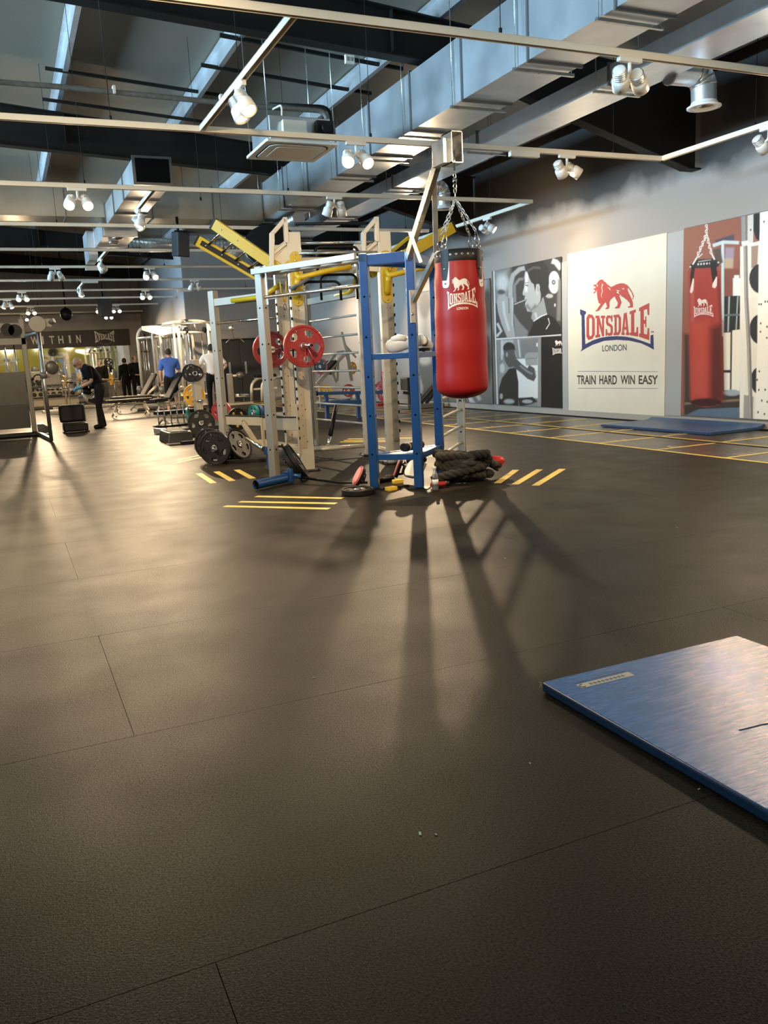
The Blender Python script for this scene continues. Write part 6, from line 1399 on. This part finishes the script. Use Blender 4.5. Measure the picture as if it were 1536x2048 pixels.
# --- two cable towers
def tower(label, c, rz, h, W=1.0, D=1.0):
    t = thing('cable_tower', label, 'cable machine', (*c, 0)); t.rotation_euler = (0, 0, rz)
    def part(nm, mb, m): o = bpy.data.objects.new(nm, mb.mesh(nm, m)); C.objects.link(o); o.parent = t; return o
    for sx_ in (-1, 1):
        for sy_ in (-1, 1):
            mb = MB(); x, y = sx_ * W / 2, sy_ * D / 2
            mb.tube(fillet([(x, y, .04), (x, y, h - .30), (x * .86, y * .86, h - .06), (x * .45, y * .45, h), (x * .12, y * .12, h)], .22, 8), .048, 12); part('arched_post', mb, SILV2)
            mb = MB(); mb.tube([(x * .72, y * .99, .25), (x * .72, y * .99, h - .38)], .016, 8); mb.tube([(x * .40, y * .99, .25), (x * .40, y * .99, h - .38)], .016, 8); part('guide_rods', mb, CHROME)
            ws = MB()
            for q in range(10): ws.box((x * .56, y * .99, .30 + q * .055), (.20, .14, .048))
            part('weight_stack', ws, BLACKR)['kind'] = 'stuff'
            sh = MB(); sh.box((x * .56, y * 1.13, .70), (.30, .02, 1.05)); part('shroud', sh, GREYM)
            pu = MB(); pu.tube([(x * .56 - .03, y * 1.05, h - .30), (x * .56 + .03, y * 1.05, h - .30)], .09, 16); part('pulley', pu, BLACK)
            gr = MB(); gr.ell((x * 1.15, y * 1.1, .62), (.10, .10, .11)); part('counterweight', gr, GREYM)
    for a, b_ in (((-W / 2, -D / 2), (W / 2, -D / 2)), ((-W / 2, D / 2), (W / 2, D / 2)), ((-W / 2, -D / 2), (-W / 2, D / 2)), ((W / 2, -D / 2), (W / 2, D / 2))):
        for z in (h - .36, .09):
            mb = MB(); mb.tube([(*a, z), (*b_, z)], .035, 10); part('cross_tube', mb, SILV2)
        mb = MB(); mb.tube(fillet([(a[0] * 1.0, a[1], .42), (a[0] * 1.25, a[1] * 1.25, .42), (b_[0] * 1.25, b_[1] * 1.25, .42), (b_[0], b_[1], .42)], .12), .035, 10); part('seat_tube', mb, SILV2)
    mb = MB(); mb.lathe([(0, h + .06), (.12, h + .05), (.16, h), (.12, h - .12), (0, h - .14)], 20); part('crown_hub', mb, CHROME)
    for k in range(4):
        a = k * PI / 2 + .6; mb = MB(); mb.tube(fillet([(.1 * math.cos(a), .1 * math.sin(a), h), (.3 * math.cos(a), .3 * math.sin(a), h - .05), (.36 * math.cos(a), .36 * math.sin(a), h - .3)], .1), .03, 8); part('hub_arm', mb, STEEL)
    return t
T1 = PY(372, 690, 26.2); tw = tower('four sided silver cable tower behind the white shirted man', (T1.x + .1, 26.6), .35, PY(372, 641, 26.2).z, 1.15, 1.1)
T2 = PY(328, 690, 28.4); tower('second silver cable tower further back and left', (T2.x - .1, 27.8 + .6), .35, PY(328, 652, 28.4).z, 1.1, 1.0)
xo = thing('crossover_bar', 'long silver crossover bar with hanging pulley ball and lat handle', 'cable machine', (5.4, 25.9, 2.7))
a, b_ = PY(325, 649, 25.7), PY(471, 643, 25.7); MB().tube([a, b_], .035, 10).build('crossbar', STEEL, xo)
for px in (346, 415): p = PY(px, 648, 25.7); MB().tube([p, (p.x, 25.7, .02)], .035, 10).build('support_post', SILV2, xo)
pb2 = PY(463, 656, 25.7); MB().ell(pb2, (.09, .07, .09)).build('pulley_ball', STEEL, xo); MB().tube([pb2, PY(468, 676, 25.7)], .005, 5).build('cable', BLACK, xo)
lh = MB(); lh.tube(fillet([PY(452, 686, 25.7), PY(459, 678, 25.7), PY(480, 676, 25.7), PY(488, 685, 25.7)], .1), .016, 8); lh.build('lat_handle', CHROME, xo)
p = PY(329, 652, 25.7); mb = MB(); mb.prism([(0, 0), (-.55, .18), (-.55, .30), (.5, .30), (.5, .12)], .04, Matrix.Translation((p.x - .1, 25.8, p.z - .28)) @ Matrix.Rotation(PI / 2, 4, 'X')); mb.build('white_arm_plate', WHITE, xo)
# pole rack further left of the towers
pr = thing('bar_stand', 'thin upright bars standing in a rack near the dark figures', 'bar rack', (5, 31, 0))
for px, y0_, y1_ in ((278, 684, 790), (288, 682, 790), (294, 690, 790)):
    a = PY(px, y0_, 31.5); MB().tube([(a.x, 31.5, .06), (a.x, 31.5, a.z)], .02, 8).build('upright_bar', STEEL, pr)
a, b_ = PY(274, 704, 31.5), PY(296, 702, 31.5); MB().box(((a.x + b_.x) / 2, 31.5, a.z), (.5, .05, .06)).build('label_bar', SHRD2, pr); MB().box(((a.x + b_.x) / 2, 31.5, .04), (.9, .5, .08)).build('base', SHRD2, pr)
p = PY(305, 770, 30.8); mb = MB(); mb.tube(fillet([(p.x - .1, 30.8, .9), (p.x + .05, 30.8, 1.05), (p.x + .45, 30.6, .2)], .1), .05, 10); mb.build('slanted_arm', SHRD, pr)
# --- leg machine before the black door, low chrome roller
lg = thing('leg_machine', 'white framed leg machine before the black door', 'exercise machine', (7.6, 27.4, 0))
for px in (503, 524, 538):
    p = PY(px, 800, 27.2); mb = MB(); mb.tube(fillet([(p.x, 27.2, .02), (p.x + .04, 27.2, .62), (p.x + .30, 27.3, .80), (p.x + .6, 27.4, .78)], .2), .05, 10); mb.build('arched_leg', SILV2, lg)
p = PY(515, 778, 27.2); MB().box((p.x + .25, 27.3, p.z), (.9, .1, .06)).build('cross_rail', SILV2, lg); MB().box((p.x + .35, 27.4, .86), (.7, .35, .10)).build('seat_pad', BLACKR, lg, bevel=.03)
rl = thing('roller_machine', 'grey machine with a long chrome roller left of the white leg machine', 'exercise machine', (6.6, 26.4, 0))
MB().tube([PY(465, 791, 26.4), PY(498, 790, 26.4)], .06, 12).build('chrome_roller', CHROME, rl)
p = PY(462, 790, 26.4); mb = MB(); mb.box((p.x, 26.4, .5), (.16, .2, 1.0)); mb.build('column', GREYM, rl, bevel=.02); mb = MB(); mb.ell((p.x + .35, 26.4, .92), (.14, .12, .12)); mb.build('round_pad', SHRD, rl); MB().tube([(p.x, 26.4, .92), (p.x + .3, 26.4, .92)], .04, 8).build('pad_arm', SILV2, rl); MB().box((p.x + .25, 26.4, .04), (.8, .5, .06)).build('base', SILV, rl)
# --- hack squat sled and plates behind the rig
hk = thing('hack_squat', 'silver angled leg press sled behind the rig ladder', 'exercise machine', (8.6, 22.5, 0))
YH = 22.0
def hb(a, b_, w_=.09, m=SILV, nm='frame_beam', y=YH, y2=None): MB().beam(PY(*a, y), PY(*b_, y2 or y), w_, w_).build(nm, m, hk, bevel=.006)
hb((634, 768), (696, 700), .10); hb((640, 752), (672, 706), .08, y=22.6); hb((672, 706), (696, 702), .08, y=22.4); hb((683, 664), (702, 742), .07); hb((694, 700), (703, 762), .08); hb((676, 716), (674, 762), .07); hb((662, 735), (672, 765), .06); hb((690, 690), (712, 715), .05)
MB().box((PY(680, 762, YH).x, YH + .1, .12), (1.3, .8, .08)).build('base_frame', SILV, hk)
for px in (640, 700): p = PY(px, 770, YH); MB().box((p.x, YH, p.z / 2), (.08, .08, p.z)).build('support_leg', SILV, hk)
MB().beam(PY(650, 742, YH - .1), PY(668, 722, YH - .1), .4, .06).build('back_pad', BLACKR, hk)
for px, py, y, ax_, R_, m_, lab, kw in ((641, 733, 21.6, (-.7, -.7, 0), .21, BLACKR, 'black plate with red rim on the sled, left of the ladder', {}), (652, 783, 20.6, (-.3, -.9, .3), .17, YELP, 'amber grip plate hanging low behind the rig ladder', {}), (704, 736, 23.0, (.4, -.9, 0), .18, YELP, 'amber plate with dark centre on the sled, right side', {}), (697, 781, 20.8, (-.3, -.95, .1), .17, REDP, 'red grip plate standing behind the blue bench frame', {}), (660, 735, 24.5, (0, -1, 0), .22, BLACKR, 'black plate hanging behind the silver sled', {})):
    plate(lab, PY(px, py, y), ax_, R_, .05, m_, 5, **kw)
mb = MB(); mb.tube([PY(641, 733, 21.57) + Vector((.20 * math.cos(a) * .7, -.20 * math.cos(a) * .7, .20 * math.sin(a))) for a in [2 * PI * q / 26 for q in range(26)]], .018, 8, closed=True); rrim = mb.build('red_rim', REDP, hk)
rst = thing('kettle_stack', 'tall red plate stack on a red stand behind the left blue post', 'weight stack', (9.4, 20.5, 0))
YS = 20.6
for q, (px, py, R_) in enumerate(((763, 775, .17), (757, 778, .15), (768, 790, .18))): plate(['red plate at the top of the red stand', 'red plate at the left of the red stand', 'red plate low on the red stand'][q], PY(px, py, YS - .15 * q), (-.75, -.65, 0), R_, .06, REDP, 5, 'red plates on the red stand')
p = PY(769, 800, YS); MB().box((p.x, YS, .35), (.12, .14, .68)).build('stand_post', REDP, rst, bevel=.02); MB().box((p.x - .05, YS, .035), (.5, .45, .07)).build('stand_foot', REDP, rst, bevel=.01); MB().tube([(p.x, YS, .70), (p.x, YS, .90)], .06, 12).build('stand_horn', REDP, rst)
# blue bench frame
bf = thing('steel_bench', 'low blue steel bench frame seen through the rig ladder', 'exercise bench', (6.5, 16.8, 0)); YB2 = 16.9
MB().beam(PY(634, 787, YB2), PY(767, 784, YB2), .12, .07).build('upper_beam', BLUE, bf, bevel=.005); MB().beam(PY(640, 808, YB2 - .3), PY(730, 803, YB2 - .3), .12, .09).build('lower_beam', BLUE, bf, bevel=.005)
for px in (652, 715):
    p = PY(px, 787, YB2); MB().box((p.x, YB2, p.z / 2), (.07, .09, p.z)).build('leg', BLUE, bf)
for px in (633, 639): p = PY(px, 787 if px < 636 else 808, YB2 - .15); MB().lathe([(0, -.02), (.05, -.02), (.05, .02), (0, .02)], 12, Matrix.Translation(p) @ rotmat((1, 0, 0))).build('end_cap', BLACK, bf)
MB().tube([PY(660, 800, YB2 - .3), PY(700, 798, YB2 - .3)], .02, 8).build('chrome_rod', CHROME, bf)
# seat machine glimpsed between core posts
mg = thing('seat_machine', 'silver post machine with black seat glimpsed between rig posts', 'exercise machine', (6.4, 20, 0)); YM = 19.6
mb = MB(); mb.tube(fillet([PY(591, 750, YM), PY(592, 780, YM), PY(585, 812, YM), (PY(585, 812, YM).x, YM, .03)], .1), .05, 10); mb.build('seat_post', SILV2, mg)
MB().beam(PY(583, 820, YM), PY(600, 802, YM), .30, .06).build('seat_pad', BLACKR, mg, bevel=.015); MB().ell(PY(589, 746, YM), (.08, .08, .08)).build('knob', BLACK, mg)
p = PY(590, 822, YM); MB().box((p.x, YM, .04), (.8, .6, .07)).build('base', SILV, mg); p = PY(583, 775, YM + .4); mb = MB(); mb.tube(fillet([(p.x, YM + .4, .05), (p.x - .1, YM + .4, .5), (p.x + .25, YM + .3, .78)], .2), .04, 8); mb.build('arched_leg', SILV2, mg)
# bench press print-free dark machine right of core
bp_ = thing('seated_machine', 'dark machine frame with slanted rails beside the far mural', 'exercise machine', (9.2, 18.6, 0)); YQ = 18.4
for a, b_ in (((842, 806), (872, 770)), ((852, 806), (880, 772)), ((805, 785), (842, 790))): MB().beam(PY(*a, YQ), PY(*b_, YQ), .07, .07).build('rail', SHRD2, bp_)
p = PY(820, 770, YQ); MB().box((p.x, YQ, .62), (.34, .4, .30)).build('stack_cover', SHRD2, bp_, bevel=.02); MB().box((p.x + .3, YQ, .06), (1.0, .5, .10)).build('base', GREYM, bp_, bevel=.01); MB().box((p.x, YQ, .28), (.1, .1, .4)).build('post', SHRD2, bp_)

# ================================================================== PEOPLE
def human(label, loc, rz, H, J, shirt, trousers, hair, sleeve='short', shorts=False, glovec=None, glasses=False, beard=None, head_turn=(0, 0), lum=SKIN):
    """J: joint positions in metres for a 1.75 m person (x right, y forward, z up)"""
    k = H / 1.75; root = thing('person', label, 'person', loc); root.rotation_euler = (0, 0, rz)
    bm = bmesh.new(); lay = bm.verts.layers.skin.verify(); V = {}
    def v(n, p, r): q = bm.verts.new(Vector(p) * k); q[lay].radius = (r * k, r * k); V[n] = q; return q
    def e(a, b_): bm.edges.new((V[a], V[b_]))
    for n, r in (('pelvis', .135), ('waist', .125), ('chest', .150), ('upper', .125), ('neck', .055), ('chin', .058)): v(n, J[n], r)
    V['pelvis'][lay].use_root = True
    for a, b_ in (('pelvis', 'waist'), ('waist', 'chest'), ('chest', 'upper'), ('upper', 'neck'), ('neck', 'chin')): e(a, b_)
    for s in 'LR':
        for n, r in (('sh', .068), ('el', .045), ('wr', .030), ('pa', .034), ('hip', .098), ('kn', .060), ('an', .042), ('heel', .042), ('toe', .034)): v(n + s, J[n + s], r)
        for a, b_ in (('upper', 'sh'), ('sh', 'el'), ('el', 'wr'), ('wr', 'pa')): e(a if a == 'upper' else a + s, b_ + s)
        for a, b_ in (('pelvis', 'hip'), ('hip', 'kn'), ('kn', 'an'), ('an', 'heel'), ('heel', 'toe')): e(a if a == 'pelvis' else a + s, b_ + s)
        # upper-arm mid radius
        d = (Vector(J['pa' + s]) - Vector(J['wr' + s])).normalized(); side = d.cross(Vector((0, 0, 1))); side = side.normalized() if side.length > .1 else Vector((1, 0, 0)); dn = side.cross(d)
        for q in range(4):
            p0 = Vector(J['pa' + s]) + side * (-.027 + .018 * q); ln = (.068, .082, .086, .072)[3 - q]
            v('f%d0' % q + s, p0 + d * .03, .010); v('f%d1' % q + s, p0 + d * (.03 + ln * .5) - dn * .006, .0092); v('f%d2' % q + s, p0 + d * (.03 + ln * .92) - dn * .028, .008)
            e('pa' + s, 'f%d0' % q + s); e('f%d0' % q + s, 'f%d1' % q + s); e('f%d1' % q + s, 'f%d2' % q + s)
        t0 = Vector(J['pa' + s]) - d * .02 + side * .03 * (1 if s == 'L' else -1); v('t0' + s, t0 + side * .012 * (1 if s == 'L' else -1), .012); v('t1' + s, t0 + d * .035 + side * .03 * (1 if s == 'L' else -1), .010); v('t2' + s, t0 + d * .07 + side * .028 * (1 if s == 'L' else -1) - dn * .01, .009)
        e('pa' + s, 't0' + s); e('t0' + s, 't1' + s); e('t1' + s, 't2' + s)
    me = bpy.data.meshes.new('skel'); bm.to_mesh(me); bm.free(); o = bpy.data.objects.new('skel', me); C.objects.link(o)
    o.modifiers.new('s', 'SKIN').use_smooth_shade = True; o.modifiers.new('u', 'SUBSURF').levels = 2
    bpy.context.view_layer.update(); dg = bpy.context.evaluated_depsgraph_get(); body = bpy.data.meshes.new_from_object(o.evaluated_get(dg)); bpy.data.objects.remove(o)
    bm = bmesh.new(); bm.from_mesh(body)
    # head with features, joined to the neck
    hc = Vector(J['head']) * k; HX = Matrix.Translation(hc) @ Matrix.Rotation(head_turn[1], 4, 'Z') @ Matrix.Rotation(-head_turn[0], 4, 'X')
    hm = MB()
    hm.ell((0, -.005, .02), (.074, .096, .104), 20, 14, HX @ Matrix.Scale(k, 4)); hm.ell((0, .022, -.055), (.054, .066, .068), 16, 10, HX @ Matrix.Scale(k, 4))
    hm.ell((0, .095, -.018), (.013, .022, .024), 8, 6, HX @ Matrix.Scale(k, 4))
    for s in (-1, 1):
        hm.ell((.076 * s, -.01, -.01), (.010, .020, .030), 8, 6, HX @ Matrix.Scale(k, 4)); hm.ell((.030 * s, .080, .012), (.014, .010, .009), 8, 6, HX @ Matrix.Scale(k, 4)); hm.ell((.031 * s, .083, .03), (.02, .01, .008), 8, 6, HX @ Matrix.Scale(k, 4))
    hm.ell((0, .080, -.062), (.024, .010, .007), 8, 6, HX @ Matrix.Scale(k, 4)); hm.ell((0, .082, -.075), (.02, .010, .008), 8, 6, HX @ Matrix.Scale(k, 4))
    vs = [bm.verts.new(p) for p in hm.v]
    for f in hm.f:
        if len(set(f)) == len(f):
            try: bm.faces.new([vs[i] for i in f]).smooth = True
            except ValueError: pass
    bm.to_mesh(body); bm.free(); body.name = 'body'; body.materials.clear(); body.materials.append(lum)
    bo_ = bpy.data.objects.new('body', body); C.objects.link(bo_); bo_.parent = root
    # clothes: shells lifted off the body, cut by the nearest bone
    bones = [('torso', 'pelvis', 'waist'), ('torso', 'waist', 'chest'), ('torso', 'chest', 'upper'), ('neck', 'neck', 'chin'), ('hipz', 'pelvis', 'pelvis')]
    for s in 'LR': bones += [('torso', 'upper', 'sh' + s), ('arm', 'sh' + s, 'el' + s), ('fore', 'el' + s, 'wr' + s), ('hand', 'wr' + s, 'pa' + s), ('leg', 'hip' + s, 'kn' + s), ('hipz', 'pelvis', 'hip' + s), ('shin', 'kn' + s, 'an' + s), ('foot', 'an' + s, 'heel' + s), ('foot', 'heel' + s, 'toe' + s), ('hand', 'pa' + s, 'f12' + s)]
    JJ = dict(J)
    for s in 'LR': JJ['f12' + s] = tuple(Vector(J['pa' + s]) + (Vector(J['pa' + s]) - Vector(J['wr' + s])).normalized() * .11)
    hcz = Vector(J['head'])
    def region(p):
        p = p / k; best = None
        if (p - hcz).length < .135: return 'head', 0
        for nm, a, b_ in bones:
            A, B = Vector(JJ[a]), Vector(JJ[b_]); d = B - A; t_ = max(0, min(1, (p - A).dot(d) / max(d.length_squared, 1e-9))); dist = (p - A - d * t_).length - (.05 if nm in ('torso', 'hipz') else 0)
            if best is None or dist < best[0]: best = (dist, nm, t_)
        return best[1], best[2]
    n0 = len(body.vertices); cents = []
    reg = [region(p.center) for p in body.polygons]
    def shell(nm, m, test, off):
        idx = [i for i, r_ in enumerate(reg) if test(*r_)]
        if not idx: return
        mp = {}; vs = []; fs = []
        for i in idx:
            f = []
            for vi in body.polygons[i].vertices:
                if vi not in mp: mp[vi] = len(vs); vs.append(body.vertices[vi].co + body.vertices[vi].normal * off * k)
                f.append(mp[vi])
            fs.append(f)
        me2 = bpy.data.meshes.new(nm); me2.from_pydata(vs, [], fs); me2.materials.append(m); me2.polygons.foreach_set('use_smooth', [True] * len(fs)); me2.update()
        c = bpy.data.objects.new(nm, me2); C.objects.link(c); c.parent = root
        so_ = c.modifiers.new('t', 'SOLIDIFY'); so_.thickness = .006; so_.offset = 0
    shell('shirt', shirt, lambda n, t_: n == 'torso' or (n == 'arm' and (t_ < .8 if sleeve == 'short' else True)) or (sleeve == 'long' and n == 'fore') , .014)
    shell('trousers', trousers, lambda n, t_: n in ('hipz', 'leg') or (n == 'shin' and (not shorts)), .010) if not shorts else shell('shorts', trousers, lambda n, t_: n == 'hipz' or (n == 'leg' and t_ < .85), .016)
    shell('shoe', BLACK, lambda n, t_: n == 'foot', .012)
    if glovec: shell('rubber_glove', glovec, lambda n, t_: n == 'hand', .004)
    if hair:
        hh = MB(); prof_ = [(math.sin(PI / 2 * i / 7), math.cos(PI / 2 * i / 7)) for i in range(8)] + [(1.0, -.25), (.97, -.5)]
        hh.lathe([(r_, z) for r_, z in prof_], 20, HX @ Matrix.Scale(k, 4) @ Matrix.Translation((0, -.022, .024)) @ Matrix.Rotation(.38, 4, 'X') @ Matrix.Diagonal((.083, .098, .108, 1))); c = bpy.data.objects.new('hair', hh.mesh('hair', hair)); C.objects.link(c); c.parent = root
    if glasses:
        gg = MB(); S_ = HX @ Matrix.Scale(k, 4)
        for s in (-1, 1): gg.tube([S_ @ Vector((.031 * s + .020 * math.cos(a), .098, .012 + .016 * math.sin(a))) for a in [2 * PI * q / 12 for q in range(12)]], .003, 5, closed=True); gg.tube([S_ @ Vector((.05 * s, .096, .015)), S_ @ Vector((.08 * s, -.01, .018))], .003, 5)
        c = bpy.data.objects.new('glasses', gg.mesh('glasses', BLACK)); C.objects.link(c); c.parent = root
    if beard:
        gg = MB(); gg.ell((0, .062, -.088), (.034, .034, .034), 12, 8, HX @ Matrix.Scale(k, 4)); c = bpy.data.objects.new('beard', gg.mesh('beard', beard)); C.objects.link(c); c.parent = root
    return root
def stand(**kw):
    J = dict(pelvis=(0, 0, .95), waist=(0, .0, 1.08), chest=(0, 0, 1.25), upper=(0, -.01, 1.42), neck=(0, .0, 1.50), chin=(0, .02, 1.56), head=(0, .025, 1.63))
    for s, x in (('L', -1), ('R', 1)):
        J['sh' + s] = (.19 * x, -.01, 1.42); J['el' + s] = (.24 * x, -.03, 1.14); J['wr' + s] = (.25 * x, .04, .90); J['pa' + s] = (.25 * x, .07, .83)
        J['hip' + s] = (.095 * x, 0, .90); J['kn' + s] = (.11 * x, .02, .50); J['an' + s] = (.12 * x, -.02, .085); J['heel' + s] = (.12 * x, -.03, .05); J['toe' + s] = (.135 * x, .15, .045)
    J.update(kw); return J
BLK = mat('cloth_black', (.006, .006, .006), .85, spec=.2); GRYT = mat('cloth_charcoal', (.017, .016, .015), .85, spec=.2); WHT = mat('cloth_white', (.82, .80, .76), .8); BLUC = mat('cloth_blue', (.03, .10, .42), .75); HAIRD = mat('hair_dark', (.012, .009, .007), .7)
# bald man in a black polo bending over the bench, facing left
g = G(203, 856)
human('bald man in black polo shirt and blue gloves bending to wipe a bench', (g.x, g.y, 0), PI / 2 + .15, 1.76,
      stand(pelvis=(0, -.06, .95), waist=(0, .0, 1.08), chest=(0, .10, 1.24), upper=(0, .20, 1.37), neck=(0, .27, 1.42), chin=(0, .32, 1.44), head=(0, .36, 1.47),
            shL=(-.18, .20, 1.35), elL=(-.24, .16, 1.06), wrL=(-.12, .36, .95), paL=(-.08, .43, .92), shR=(.18, .20, 1.35), elR=(.25, .13, 1.07), wrR=(.14, .35, .96), paR=(.09, .42, .93),
            hipL=(-.095, -.06, .90), hipR=(.095, -.06, .90), knL=(-.11, .04, .50), knR=(.11, -.02, .50), anL=(-.12, .02, .085), anR=(.12, -.10, .085), heelL=(-.12, .01, .05), heelR=(.12, -.11, .05), toeL=(-.13, .19, .045), toeR=(.13, .07, .045)),
      BLK, GRYT, None, glovec=mat('glove_blue', (.07, .38, .58), .5), glasses=True, beard=mat('beard_grey', (.30, .24, .2), .8), head_turn=(.65, 0))
# man in blue T-shirt, back to us
g = G(352, 826)
human('dark haired man in royal blue T-shirt and black shorts, back turned', (g.x - .1, g.y - .2, 0), -.1, 1.80, stand(elL=(-.25, .02, 1.13), wrL=(-.24, .14, .92), paL=(-.23, .18, .86), elR=(.25, .02, 1.13), wrR=(.22, .16, .95), paR=(.20, .22, .90)), BLUC, BLK, HAIRD, shorts=True, head_turn=(.25, .1))
# man in white T-shirt, hands on hips
g = G(428, 824)
human('dark haired man in white T-shirt and black trousers, hands on hips', (g.x + .05, g.y, 0), -.15, 1.86, stand(elL=(-.36, -.09, 1.19), wrL=(-.20, .0, 1.02), paL=(-.16, .06, 1.0), elR=(.38, -.09, 1.19), wrR=(.20, .0, 1.02), paR=(.16, .06, 1.0)), WHT, BLK, HAIRD, head_turn=(.2, .15))
a = PY(252, 760, 34.0); human('person in a dark hooded jacket near the far mirror, seen from behind', (a.x, 34.0, 0), .4, 1.72, stand(), BLK, BLK, HAIRD, sleeve='long')
a = PY(273, 760, 33.6); human('person in dark jacket facing us near the thin upright bars', (a.x, 33.6, 0), PI + .2, 1.78, stand(elL=(-.25, .04, 1.13), wrL=(-.10, .24, 1.05), paL=(-.05, .27, 1.05), elR=(.25, .04, 1.13), wrR=(.10, .24, 1.05), paR=(.05, .27, 1.05)), BLK, BLK, HAIRD, sleeve='long')
bpy.context.view_layer.update()
